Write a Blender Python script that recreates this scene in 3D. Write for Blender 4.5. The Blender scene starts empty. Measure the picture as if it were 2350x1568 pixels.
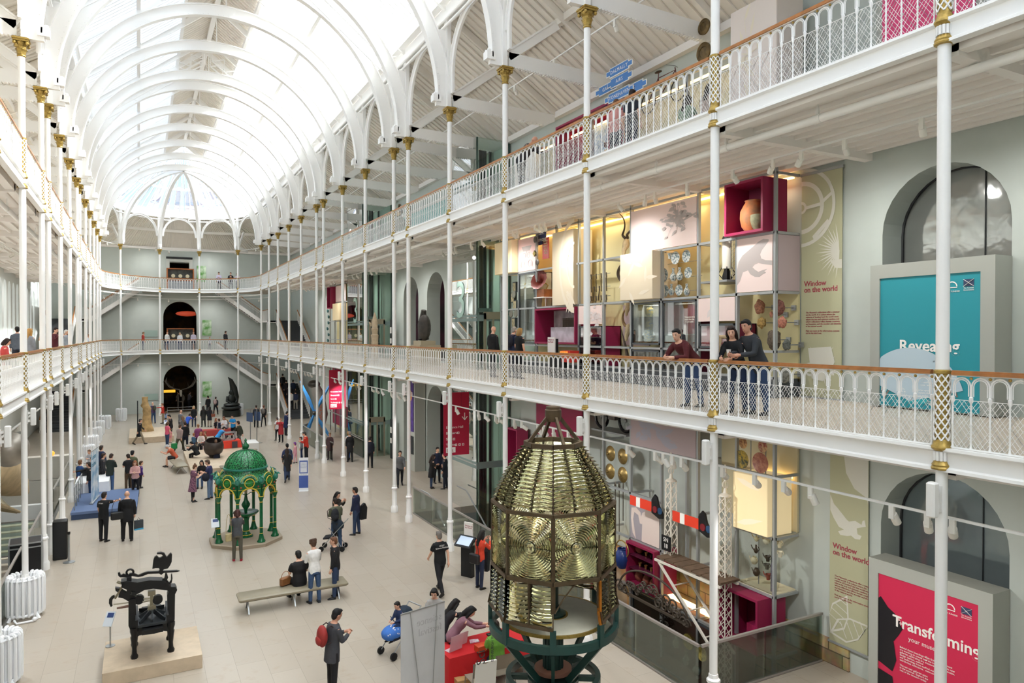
import bpy,bmesh,math,random
from math import sin,cos,pi,sqrt,atan2,radians as R
from mathutils import Vector,Matrix,Quaternion
import numpy as np
rnd=random.Random(7)
SC=bpy.context.scene
COL=SC.collection
def lin(c):
 if isinstance(c,str):
  c=c.lstrip('#');c=[int(c[i:i+2],16)/255 for i in(0,2,4)]
 return[((v/12.92)if v<=.04045 else((v+.055)/1.055)**2.4)for v in c]
MATS={}
def mat(key,color='#cccccc',rough=.55,metal=0.,noise=0.,nscale=6.,spec=.5,emit=0.,trans=0.,ior=1.45,bump=0.,bscale=40.,alpha=1.,color2=None):
 """procedural principled material; noise blends towards color2 (or a darker tone)"""
 if key in MATS:return MATS[key]
 m=bpy.data.materials.new(key);m.use_nodes=True
 nt=m.node_tree;b=nt.nodes['Principled BSDF']
 c=lin(color)
 b.inputs['Base Color'].default_value=(*c,1)
 b.inputs['Roughness'].default_value=rough
 b.inputs['Metallic'].default_value=metal
 b.inputs['Specular IOR Level'].default_value=spec
 b.inputs['IOR'].default_value=ior
 if trans:b.inputs['Transmission Weight'].default_value=trans
 if alpha<1:b.inputs['Alpha'].default_value=alpha
 if emit:
  b.inputs['Emission Color'].default_value=(*c,1);b.inputs['Emission Strength'].default_value=emit
 if noise or bump:
  tc=nt.nodes.new('ShaderNodeTexCoord')
 if noise:
  n=nt.nodes.new('ShaderNodeTexNoise');n.inputs['Scale'].default_value=nscale;n.inputs['Detail'].default_value=3
  nt.links.new(tc.outputs['Object'],n.inputs['Vector'])
  mx=nt.nodes.new('ShaderNodeMix');mx.data_type='RGBA'
  c2=lin(color2)if color2 else[v*(1-noise)for v in c]
  rm=nt.nodes.new('ShaderNodeMapRange');rm.inputs['From Min'].default_value=.38;rm.inputs['From Max'].default_value=.65
  nt.links.new(n.outputs['Fac'],rm.inputs['Value']);nt.links.new(rm.outputs['Result'],mx.inputs['Factor'])
  mx.inputs['A'].default_value=(*c,1);mx.inputs['B'].default_value=(*c2,1)
  nt.links.new(mx.outputs['Result'],b.inputs['Base Color'])
  if emit:nt.links.new(mx.outputs['Result'],b.inputs['Emission Color'])
 if bump:
  n2=nt.nodes.new('ShaderNodeTexNoise');n2.inputs['Scale'].default_value=bscale
  nt.links.new(tc.outputs['Object'],n2.inputs['Vector'])
  bp=nt.nodes.new('ShaderNodeBump');bp.inputs['Strength'].default_value=bump;bp.inputs['Distance'].default_value=.02
  nt.links.new(n2.outputs['Fac'],bp.inputs['Height']);nt.links.new(bp.outputs['Normal'],b.inputs['Normal'])
 MATS[key]=m
 return m
def pane(key,tint='#dfeae6',refl=.08,dens=.0,rough=.0):
 """thin clear sheet: tinted transparency plus a fresnel mirror"""
 if key in MATS:return MATS[key]
 m=bpy.data.materials.new(key);m.use_nodes=True;nt=m.node_tree
 for n in list(nt.nodes):nt.nodes.remove(n)
 o=nt.nodes.new('ShaderNodeOutputMaterial');t=nt.nodes.new('ShaderNodeBsdfTransparent');g=nt.nodes.new('ShaderNodeBsdfGlossy')
 t.inputs['Color'].default_value=(*lin(tint),1);g.inputs['Roughness'].default_value=rough
 lw=nt.nodes.new('ShaderNodeLayerWeight');lw.inputs['Blend'].default_value=.25
 mr=nt.nodes.new('ShaderNodeMapRange');mr.inputs['To Min'].default_value=refl;mr.inputs['To Max'].default_value=.8
 nt.links.new(lw.outputs['Fresnel'],mr.inputs['Value'])
 x=nt.nodes.new('ShaderNodeMixShader')
 nt.links.new(mr.outputs['Result'],x.inputs['Fac']);nt.links.new(t.outputs[0],x.inputs[1]);nt.links.new(g.outputs[0],x.inputs[2])
 nt.links.new(x.outputs[0],o.inputs['Surface'])
 MATS[key]=m
 return m
class MB:
 def __init__(s):s.v=[];s.f=[];s.m=[];s.mi=0
 def use(s,i):s.mi=i;return s
 def add(s,vs,fs):
  b=len(s.v);s.v+=[tuple(p)for p in vs]
  for f in fs:s.f.append([b+i for i in f]);s.m.append(s.mi)
  return s
 def box(s,x0,x1,y0,y1,z0,z1,M=None):
  vs=[Vector(p)for p in((x0,y0,z0),(x1,y0,z0),(x1,y1,z0),(x0,y1,z0),(x0,y0,z1),(x1,y0,z1),(x1,y1,z1),(x0,y1,z1))]
  if M is not None:vs=[M@p for p in vs]
  return s.add(vs,[(3,2,1,0),(4,5,6,7),(0,1,5,4),(1,2,6,5),(2,3,7,6),(3,0,4,7)])
 def cbox(s,c,d,rz=0.,M=None):
  T=Matrix.Translation(c)@Matrix.Rotation(rz,4,'Z')
  if M is not None:T=Matrix.Translation(c)@M
  return s.box(-d[0]/2,d[0]/2,-d[1]/2,d[1]/2,-d[2]/2,d[2]/2,T)
 def rbox(s,x0,x1,y0,y1,z0,z1,r=.02,M=None):
  """box with chamfered vertical and top edges"""
  P=[(x0+r,y0),(x1-r,y0),(x1,y0+r),(x1,y1-r),(x1-r,y1),(x0+r,y1),(x0,y1-r),(x0,y0+r)]
  cx,cy=(x0+x1)/2,(y0+y1)/2
  kx=1-2*r/max(x1-x0,1e-6);ky=1-2*r/max(y1-y0,1e-6)
  Q=[(cx+(a-cx)*kx,cy+(b-cy)*ky)for a,b in P]
  vs=[(*q,z0)for q in Q]+[(*p,z0+r)for p in P]+[(*p,z1-r)for p in P]+[(*q,z1)for q in Q]
  if M is not None:vs=[M@Vector(p)for p in vs]
  fs=[tuple(range(7,-1,-1)),tuple(range(24,32))]
  for k in range(3):
   for i in range(8):j=(i+1)%8;fs.append((k*8+i,k*8+j,k*8+8+j,k*8+8+i))
  return s.add(vs,fs)
 def bar(s,a,b,w,h=None,up=(0,0,1)):
  """rectangular bar from a to b"""
  a=Vector(a);b=Vector(b);h=w if h is None else h
  d=b-a;L=d.length
  if L<1e-7:return s
  d/=L;u=Vector(up);sd=d.cross(u)
  if sd.length<1e-4:sd=d.cross(Vector((1,0,0)))
  sd.normalize();u=sd.cross(d)
  vs=[p+sd*(i*w/2)+u*(j*h/2)for p in(a,b)for i,j in((-1,-1),(1,-1),(1,1),(-1,1))]
  return s.add(vs,[(0,1,2,3),(7,6,5,4),(0,4,5,1),(1,5,6,2),(2,6,7,3),(3,7,4,0)])
 def tube(s,pts,r,n=8,caps=True,closed=False):
  pts=[Vector(p)for p in pts];k=len(pts)
  rs=list(r)if hasattr(r,'__len__')else[r]*k
  vs=[];nrm=None
  for i,p in enumerate(pts):
   if closed:t=pts[(i+1)%k]-pts[i-1]
   else:t=pts[min(i+1,k-1)]-pts[max(i-1,0)]
   if t.length<1e-9:t=Vector((0,0,1))
   t.normalize()
   if nrm is None:
    nrm=t.orthogonal().normalized()
    if abs(t.z)>.99:nrm=Vector((1,0,0))
   nrm=(nrm-t*nrm.dot(t))
   if nrm.length<1e-6:nrm=t.orthogonal()
   nrm.normalize();bn=t.cross(nrm)
   for j in range(n):
    a=2*pi*j/n;vs.append(p+(nrm*cos(a)+bn*sin(a))*rs[i])
  fs=[]
  for i in range(k if closed else k-1):
   i2=(i+1)%k
   for j in range(n):j2=(j+1)%n;fs.append((i*n+j,i*n+j2,i2*n+j2,i2*n+j))
  if caps and not closed:
   fs.append(tuple(range(n-1,-1,-1)));fs.append(tuple((k-1)*n+j for j in range(n)))
  return s.add(vs,fs)
 def lathe(s,prof,n=16,c=(0,0,0),a0=0.,a1=2*pi,M=None,caps=True):
  full=abs(a1-a0-2*pi)<1e-6;N=n if full else n+1
  vs=[]
  for r,z in prof:
   for j in range(N):
    a=a0+(a1-a0)*j/n;vs.append(Vector((r*cos(a),r*sin(a),z)))
  T=Matrix.Translation(c)@M if M is not None else Matrix.Translation(c)
  vs=[T@p for p in vs]
  fs=[]
  for i in range(len(prof)-1):
   for j in range(n if full else n):
    j2=(j+1)%N
    fs.append((i*N+j,i*N+j2,(i+1)*N+j2,(i+1)*N+j))
  if caps and full:
   if prof[0][0]>1e-5:fs.append(tuple(range(N-1,-1,-1)))
   if prof[-1][0]>1e-5:fs.append(tuple((len(prof)-1)*N+j for j in range(N)))
  return s.add(vs,fs)
 def cyl(s,c,r,h,n=16,M=None):return s.lathe([(r,0),(r,h)],n,c,M=M)
 def ball(s,c,r,n=12,m=8,M=None):
  r=(r,r,r)if not hasattr(r,'__len__')else r
  T=Matrix.Translation(c)@(M if M is not None else Matrix.Identity(4))@Matrix.Diagonal((*r,1))
  pr=[(sin(pi*i/m),-cos(pi*i/m))for i in range(m+1)]
  pr[0]=(1e-4,-1);pr[-1]=(1e-4,1)
  return s.lathe(pr,n,M=T)
 def prism(s,poly,d0,d1,plane='XZ',M=None):
  """poly in a 2D plane, extruded along the third axis from d0 to d1"""
  def P(a,b,d):
   return{'XZ':(a,d,b),'YZ':(d,a,b),'XY':(a,b,d)}[plane]
  n=len(poly)
  vs=[Vector(P(a,b,d0))for a,b in poly]+[Vector(P(a,b,d1))for a,b in poly]
  if M is not None:vs=[M@p for p in vs]
  return s.add(vs,[tuple(range(n)),tuple(range(2*n-1,n-1,-1))]+[(i,n+i,n+(i+1)%n,(i+1)%n)for i in range(n)])
 def strip(s,A,B):
  """quad strip between two polylines"""
  n=len(A)
  return s.add(list(A)+list(B),[(i,i+1,n+i+1,n+i)for i in range(n-1)])
 def grid(s,rows):
  n=len(rows[0]);vs=[p for r in rows for p in r]
  return s.add(vs,[(i*n+j,i*n+j+1,(i+1)*n+j+1,(i+1)*n+j)for i in range(len(rows)-1)for j in range(n-1)])
 def merge(s,o,M=None,mi=None):
  b=len(s.v);s.v+=[tuple(M@Vector(p))for p in o.v]if M is not None else o.v
  for f,m in zip(o.f,o.m):s.f.append([b+i for i in f]);s.m.append(m if mi is None else mi)
  return s
 def mesh(s,name,mats,smooth=True,ang=38,fix=True):
  me=bpy.data.meshes.new(name);me.from_pydata(s.v,[],s.f)
  for m in(mats if isinstance(mats,(list,tuple))else[mats]):me.materials.append(m)
  me.polygons.foreach_set('material_index',s.m)
  if fix:
   bm=bmesh.new();bm.from_mesh(me);bmesh.ops.recalc_face_normals(bm,faces=bm.faces);bm.to_mesh(me);bm.free()
  if smooth:
   me.polygons.foreach_set('use_smooth',[True]*len(me.polygons))
   me.set_sharp_from_angle(angle=R(ang))
  me.update()
  return me
def link(o):COL.objects.link(o);return o
def tag(o,label=None,cat=None,group=None,kind=None):
 if label:o['label']=label
 if cat:o['category']=cat
 if group:o['group']=group
 if kind:o['kind']=kind
 return o
def empty(name,loc=(0,0,0),rz=0.,label=None,cat=None,group=None,kind='thing'):
 o=bpy.data.objects.new(name,None);o.location=loc;o.rotation_euler=(0,0,rz);o.empty_display_size=.1
 return tag(link(o),label,cat,group,kind if label else None)
def obj(name,mb,mats,parent=None,loc=None,rot=None,label=None,**kw):
 me=mb if isinstance(mb,bpy.types.Mesh)else mb.mesh(name,mats,**kw)
 o=bpy.data.objects.new(name,me);link(o)
 if parent is not None:o.parent=parent
 if loc is not None:o.location=loc
 if rot is not None:o.rotation_euler=rot
 if label:o['label']=label
 return o
def solo(name,mb,mats,label,cat,group=None,loc=None,rot=None,**kw):
 return tag(obj(name,mb,mats,None,loc,rot,**kw),label,cat,group,'thing')
def struct(name,mb,mats,**kw):
 return tag(obj(name,mb,mats,**kw),kind='structure')
def dup(src,loc=None,rz=None,label=None,group=None,parent=None):
 c=src.copy();link(c)
 if parent is not None:c.parent=parent
 for ch in list(src.children):dup(ch,parent=c)
 if loc is not None:c.location=loc
 if rz is not None:c.rotation_euler=(0,0,rz)
 if label:c['label']=label
 if group:c['group']=group
 return c
def text(name,body,size,M,m,parent=None,align='LEFT',ext=.002,sp=1.,bold=0.,label=None,cat=None,lines=1.):
 cu=bpy.data.curves.new(name,'FONT');cu.body=body;cu.size=size;cu.align_x=align;cu.extrude=ext
 cu.space_character=sp;cu.offset=bold;cu.space_line=lines;cu.resolution_u=3
 tmp=bpy.data.objects.new(name,cu);me=bpy.data.meshes.new_from_object(tmp);bpy.data.objects.remove(tmp);bpy.data.curves.remove(cu)
 me.name=name;me.materials.clear();me.materials.append(m)
 o=bpy.data.objects.new(name,me);link(o);o.matrix_world=M
 if parent is not None:o.parent=parent;o.matrix_parent_inverse=Matrix.Identity(4);o.matrix_basis=M
 if label:tag(o,label,cat,None,'thing')
 return o
def wallM(X,Y,Z,face='-X'):
 """frame of a sheet on a wall: x to the reader's right, y up, z towards the reader"""
 if face=='-X':c=((0,-1,0),(0,0,1),(-1,0,0))
 elif face=='-Y':c=((1,0,0),(0,0,1),(0,-1,0))
 elif face=='+X':c=((0,1,0),(0,0,1),(1,0,0))
 else:c=((-1,0,0),(0,0,1),(0,1,0))
 M=Matrix([[c[j][i]for j in range(3)]+[0]for i in range(3)]+[[0,0,0,1]])
 return Matrix.Translation((X,Y,Z))@M
def lathe_pts(f,n):return[f(i/n)for i in range(n+1)]
ORD='first second third fourth fifth sixth seventh eighth ninth tenth eleventh twelfth thirteenth fourteenth fifteenth sixteenth seventeenth eighteenth nineteenth twentieth twenty-first twenty-second twenty-third twenty-fourth twenty-fifth twenty-sixth twenty-seventh twenty-eighth twenty-ninth thirtieth'.split()
ORD+=['thirty-'+w for w in ORD[:9]]+['fortieth']+['forty-'+w for w in ORD[:9]]+['fiftieth']+['fifty-'+w for w in ORD[:9]]+['sixtieth']+['sixty-'+w for w in ORD[:9]]+['seventieth']+['seventy-'+w for w in ORD[:9]]
FPX=1620.;YAW=math.atan(857/1620);PITCH=R(.6);EYE=Vector((0,0,7.3))
FW=Vector((sin(YAW)*cos(PITCH),cos(YAW)*cos(PITCH),-sin(PITCH)));RT=Vector((cos(YAW),-sin(YAW),0));UP=RT.cross(FW)
def ray(x,y):return FW+RT*((x-1175)/FPX)-UP*((y-784)/FPX)
def at(x,y,ax=2,v=0.):
 """the place seen at a pixel, on the plane where coordinate ax has value v"""
 r=ray(x,y);t=(v-EYE[ax])/r[ax];return EYE+r*t
XR,XL,XC,XW,XWL=9.25,-2.62,3.315,13.55,-6.95
YC=[-2.7,1.4,5.5,9.62,13.75,17.9,21.95,26.05,27.8,31.9,36.0,40.2,41.95,46.4,50.6,54.9,59.0,63.1]
F1,F2,YEND=5.85,11.38,73.
WHITE=mat('white_paint','#f4f3f1',.45)
GOLD=mat('gilding','#b89a52',.38,.55,noise=.25,nscale=30)
WOOD=mat('oak_handrail','#b5763f',.35,noise=.25,nscale=8)
GREYW=mat('sage_wall','#bdc5c0',.7,noise=.03,nscale=2)
DARK=mat('dark_metal','#26282a',.45,.3)
BLACK=mat('black','#141416',.5)
STEEL=mat('steel','#a9acae',.35,.8)
FRAMEG=mat('grey_frame','#a7abad',.4,.3)
def floor_mat():
 m=bpy.data.materials.new('limestone_floor');m.use_nodes=True;nt=m.node_tree;b=nt.nodes['Principled BSDF']
 tc=nt.nodes.new('ShaderNodeTexCoord');mp=nt.nodes.new('ShaderNodeMapping');mp.inputs['Rotation'].default_value=(0,0,pi/2)
 br=nt.nodes.new('ShaderNodeTexBrick');br.offset=.5
 for k,v in(('Scale',1.),('Mortar Size',.004),('Brick Width',1.5),('Row Height',.62),('Bias',0.),('Mortar Smooth',.0)):br.inputs[k].default_value=v
 br.inputs['Color1'].default_value=(*lin('#b3a99b'),1);br.inputs['Color2'].default_value=(*lin('#aca192'),1);br.inputs['Mortar'].default_value=(*lin('#958a7c'),1)
 n=nt.nodes.new('ShaderNodeTexNoise');n.inputs['Scale'].default_value=2.2;n.inputs['Detail'].default_value=6;n.inputs['Roughness'].default_value=.65
 rm=nt.nodes.new('ShaderNodeMapRange');rm.inputs['From Min'].default_value=.56;rm.inputs['From Max'].default_value=.75;rm.inputs['To Max'].default_value=.55
 mx=nt.nodes.new('ShaderNodeMix');mx.data_type='RGBA';mx.inputs['B'].default_value=(*lin('#a08a71'),1)
 L=nt.links.new
 L(tc.outputs['Object'],mp.inputs['Vector']);L(mp.outputs['Vector'],br.inputs['Vector']);L(tc.outputs['Object'],n.inputs['Vector'])
 L(n.outputs['Fac'],rm.inputs['Value']);L(rm.outputs['Result'],mx.inputs['Factor']);L(br.outputs['Color'],mx.inputs['A']);L(mx.outputs['Result'],b.inputs['Base Color'])
 b.inputs['Roughness'].default_value=.28;b.inputs['Specular IOR Level'].default_value=.4
 return m
FLOORM=floor_mat()
GALF=mat('gallery_floor','#cdbfae',.4,noise=.06,nscale=3)
CEILW=mat('ceiling_white','#efebe7',.6)
BOARD=mat('roof_boards','#ece7df',.6,noise=.05,nscale=1.5)
STONE=None
mb=MB()
mb.box(-2.95,9.83,-4,73.6,-.3,0);mb.box(9.83,13.55,-4,10.6,-.3,0);mb.box(9.83,13.55,27.3,73.6,-.3,0)
mb.box(-7,-2.95,42,73.6,-.3,0);mb.box(-7,-2.95,-4,14,-.3,0)
struct('floor',mb,FLOORM,smooth=False)
mb=MB();mb.box(9.6,13.9,10,28,-3.7,-3.5);mb.box(-7.2,-2.7,13.5,42.5,-2.9,-2.6)
struct('floor_lower',mb,mat('basement_floor','#8d8377',.6),smooth=False)
def stone_mat():
 m=bpy.data.materials.new('rubble_sandstone');m.use_nodes=True;nt=m.node_tree;b=nt.nodes['Principled BSDF']
 tc=nt.nodes.new('ShaderNodeTexCoord');mp=nt.nodes.new('ShaderNodeMapping');mp.inputs['Rotation'].default_value=(0,pi/2,pi/2)
 br=nt.nodes.new('ShaderNodeTexBrick')
 for k,v in(('Scale',1.),('Mortar Size',.015),('Brick Width',.7),('Row Height',.3)):br.inputs[k].default_value=v
 br.inputs['Color1'].default_value=(*lin('#bda27a'),1);br.inputs['Color2'].default_value=(*lin('#8e7958'),1);br.inputs['Mortar'].default_value=(*lin('#6c5c44'),1)
 n=nt.nodes.new('ShaderNodeTexNoise');n.inputs['Scale'].default_value=5;n.inputs['Detail'].default_value=5
 mx=nt.nodes.new('ShaderNodeMix');mx.data_type='RGBA';mx.blend_type='OVERLAY';mx.inputs['Factor'].default_value=.5
 L=nt.links.new
 L(tc.outputs['Object'],mp.inputs['Vector']);L(mp.outputs['Vector'],br.inputs['Vector']);L(tc.outputs['Object'],n.inputs['Vector'])
 L(br.outputs['Color'],mx.inputs['A']);L(n.outputs['Color'],mx.inputs['B']);L(mx.outputs['Result'],b.inputs['Base Color']);b.inputs['Roughness'].default_value=.85
 return m
STONE=stone_mat()
mb=MB();mb.box(13.5,13.9,10,28,-3.5,.55)
struct('wall_basement',mb,STONE,smooth=False)
mb=MB();mb.box(9.55,9.83,10.6,27.3,-3.5,-.3);mb.box(9.6,13.9,10.3,10.6,-3.5,-.3);mb.box(9.6,13.9,27.3,27.6,-3.5,-.3)
mb.box(-2.95,-2.7,14,42,-2.6,-.3);mb.box(-7,-2.7,13.7,14,-2.6,-.3);mb.box(-7,-2.7,42,42.3,-2.6,-.3)
struct('wall_pit',mb,mat('pit_grey','#8f938f',.7),smooth=False)
def arched_wall(mb,u0,u1,z0,z1,ops,P,depth):
 """wall sheet in (u,z) with arched or square openings (uc, half width, sill, top, arched); P(u,z,d) -> xyz, d into the wall"""
 ops=sorted(ops);u=u0
 def q(a,b,c,d):mb.add([P(*a,0),P(*b,0),P(*c,0),P(*d,0)],[(0,1,2,3)])
 for uc,hw,s,t,ar in ops:
  q((u,z0),(uc-hw,z0),(uc-hw,z1),(u,z1))
  if s>z0:q((uc-hw,z0),(uc+hw,z0),(uc+hw,s),(uc-hw,s))
  N=16 if ar else 1
  sp=t-hw if ar else t
  arc=[(uc-hw*cos(pi*i/N),sp+(hw*sin(pi*i/N)if ar else 0))for i in range(N+1)]
  for a,b in zip(arc,arc[1:]):q(a,b,(b[0],z1),(a[0],z1))
  ed=[(uc-hw,s)]+arc+[(uc+hw,s)]
  ed.append(ed[0])
  for a,b in zip(ed,ed[1:]):mb.add([P(*a,0),P(*b,0),P(*b,depth),P(*a,depth)],[(0,1,2,3)])
  u=uc+hw
 q((u,z0),(u1,z0),(u1,z1),(u,z1))
mb=MB()
PE=lambda u,z,d:(u,YEND+d,z)
for z0,z1,ops in((-.3,5.85,[(3.45,1.42,0,4.35,1)]),(5.85,11.38,[(3.45,1.42,5.86,10.35,1)]),(11.38,15.6,[(3.41,.85,11.4,13.98,0)])):
 arched_wall(mb,-7,13.6,z0,z1,ops,PE,.7)
struct('wall_end',mb,GREYW,smooth=False)
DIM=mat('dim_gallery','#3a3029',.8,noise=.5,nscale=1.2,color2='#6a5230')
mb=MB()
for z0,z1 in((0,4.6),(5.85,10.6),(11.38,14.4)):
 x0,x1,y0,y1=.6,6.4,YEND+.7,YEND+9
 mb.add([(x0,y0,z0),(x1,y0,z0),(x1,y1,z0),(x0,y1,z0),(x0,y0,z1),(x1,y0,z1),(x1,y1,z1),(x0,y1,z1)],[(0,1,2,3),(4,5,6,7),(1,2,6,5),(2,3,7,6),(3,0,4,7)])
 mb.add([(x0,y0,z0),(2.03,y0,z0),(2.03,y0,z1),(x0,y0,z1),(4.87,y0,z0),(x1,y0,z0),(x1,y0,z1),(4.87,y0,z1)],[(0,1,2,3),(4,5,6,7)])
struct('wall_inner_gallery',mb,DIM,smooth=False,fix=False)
mb=MB()
PRW=lambda u,z,d:(XW+d,u,z)
ra=[(8.08,1.22,0.02,4.62,1),(34.05,1.22,.02,4.62,1),(37.8,1.22,.02,4.62,1)]
r1=[(8.08,1.22,5.86,10.55,1),(34.05,1.22,5.86,10.5,1),(37.8,1.22,5.86,10.5,1)]
arched_wall(mb,-4,73.2,-.3,5.85,ra,PRW,.75);arched_wall(mb,-4,73.2,5.85,11.38,r1,PRW,.75);arched_wall(mb,-4,73.2,11.38,15.6,[],PRW,.1)
struct('wall_right',mb,GREYW,smooth=False)
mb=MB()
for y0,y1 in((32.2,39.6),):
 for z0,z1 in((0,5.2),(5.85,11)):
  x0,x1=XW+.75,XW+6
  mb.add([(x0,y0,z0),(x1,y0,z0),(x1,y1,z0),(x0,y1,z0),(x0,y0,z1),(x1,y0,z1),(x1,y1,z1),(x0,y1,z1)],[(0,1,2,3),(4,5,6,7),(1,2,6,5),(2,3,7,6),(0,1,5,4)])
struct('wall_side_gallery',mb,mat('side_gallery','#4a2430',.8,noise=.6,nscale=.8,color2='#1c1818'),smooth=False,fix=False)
WG=mat('window_glass','#a9adab',.12,spec=.8,noise=.1,nscale=2)
for k,(z0,z1)in enumerate(((.02,4.62),(5.86,10.55))):
 hw=1.22;sp=z1-hw;x=XW+.68
 poly=[(8.08-hw,z0)]+[(8.08-hw*cos(pi*i/20),sp+hw*sin(pi*i/20))for i in range(21)]+[(8.08+hw,z0)]
 w=struct('window_%d'%(k+1),MB().prism(poly,x,x+.03,'YZ'),mat('arch_window_%d'%k,('#8d999b','#9b9d99')[k],.07,.55,noise=.12,nscale=1.5,bump=.25,bscale=3.),smooth=False)
 fr=MB();arc=[(x-.03,a,b)for a,b in poly]
 fr.tube(arc,.035,6);fr.bar((x-.02,8.08-.42,z0),(x-.02,8.08-.42,sp+hw*.93),.012,.02)
 obj('window_frame',fr,DARK,w)
mb=MB()
PL=lambda u,z,d:(XWL-d,u,z)
lo=[(-2+1.6*i,.5,7.2,10.55,1)for i in range(42)]
arched_wall(mb,-4,73.2,-2.9,5.85,[],PL,.3);arched_wall(mb,-4,73.2,5.85,11.38,lo,PL,.35);arched_wall(mb,-4,73.2,11.38,15.6,[],PL,.3)
struct('wall_left',mb,mat('pale_wall_left','#cdd2d0',.7),smooth=False)
mb=MB()
for i in range(42):
 y=-2+1.6*i
 mb.add([(XWL-.33,y-.5,7.2),(XWL-.33,y+.5,7.2),(XWL-.33,y+.5,10.55),(XWL-.33,y-.5,10.55)],[(0,1,2,3)])
struct('window_3',mb,mat('frosted_window','#eceeee',.3,emit=.3),smooth=False)  # panes carry an added even glow to brighten the left gallery
mb=MB();mb.box(-7,13.6,-4.2,-4,-3,15.6)
struct('wall_near',mb,GREYW,smooth=False)
def apse(t,grow=0.):
 return Vector((XC-(5.935+grow)*cos(t),63.1+(7.6+grow)*sin(t),0))
def ap_at(x):
 return math.acos(max(-1,min(1,(XC-x)/5.935)))
AT=[0,ap_at(-1.32),ap_at(1.69),ap_at(4.94),ap_at(7.95),pi]
APC=[apse(t)for t in AT]
EDGE=[Vector((XL,-4,0))]+[apse(pi*i/40)for i in range(41)]+[Vector((XR,-4,0))]
def normals2d(pts):
 out=[]
 for i in range(len(pts)):
  t=pts[min(i+1,len(pts)-1)]-pts[max(i-1,0)];t.z=0;t.normalize()
  out.append(Vector((-t.y,t.x,0)))
 return out
EN=normals2d(EDGE)
def sweep(mb,prof,pts,nr):
 """prof (offset outward, z) swept along the edge"""
 rows=[[p+n*o+Vector((0,0,z))for p,n in zip(pts,nr)]for o,z in prof]
 mb.grid(rows)
for nm,F in(('first',F1),('second',F2)):
 mb=MB()
 top=F;d=.33 if nm=='first' else.33
 sweep(mb,[(.03,F-.02),(-.08,F-.02),(-.085,F-.06),(-.03,F-.085),(-.03,F-.27),(-.07,F-.29),(-.075,F-.33),(.06,F-.34),(.06,F-.20)],EDGE,EN)
 struct('trim_%s_gallery'%nm,mb,WHITE)
 mb=MB();U=.24
 th=(F-U,F)
 mb.box(XR,XW,-4,62,*th);mb.box(XR,11.05,62,63.1,*th);mb.box(XWL,XL,-4,62,*th);mb.box(-4.42,XL,62,63.1,*th)
 ring=[apse(pi*i/40)for i in range(41)]
 outer=[]
 for p in ring:
  x=-4.42+(p.x-XL)/(XR-XL)*(11.05+4.42)
  y=71.35 if-4.4<x<11.0 else 63.1
  outer.append(Vector((x,y,0)))
 outer[1].x=-4.42;outer[-2].x=11.05
 outer[0]=Vector((-4.42,63.1,0));outer[-1]=Vector((11.05,63.1,0))
 for i in range(40):
  a,b,c,d_=ring[i],ring[i+1],outer[i+1],outer[i]
  mb.add([Vector((q.x,q.y,z))for z in th for q in(a,b,c,d_)],[(0,1,2,3),(4,5,6,7),(2,3,7,6)])
 mb.box(.3,6.4,71.35,73,*th)
 struct('floor_%s_gallery'%nm,mb,GALF,smooth=False)
 mb=MB();zb=F-U
 for x in np.arange(XR+.5,XW,.36):mb.box(x,x+.07,-4,62,zb-.09,zb)
 for x in np.arange(XWL+.2,XL-.4,.36):mb.box(x,x+.07,-4,62,zb-.09,zb)
 for y in YC[:-1]:
  mb.box(XR+.16,XW,y-.09,y+.09,zb-.22,zb);mb.box(XWL,XL-.16,y-.09,y+.09,zb-.22,zb)
 mb.box(XR+.16,XR+.36,-4,62,zb-.16,zb);mb.box(XL-.36,XL-.16,-4,62,zb-.16,zb)
 mb.box(XR+.4,XW,-4,62,zb-.012,zb-.002);mb.box(XWL,XL-.4,-4,62,zb-.012,zb-.002)
 struct('ceiling_%s_gallery'%nm,mb,CEILW,smooth=False)
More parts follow.
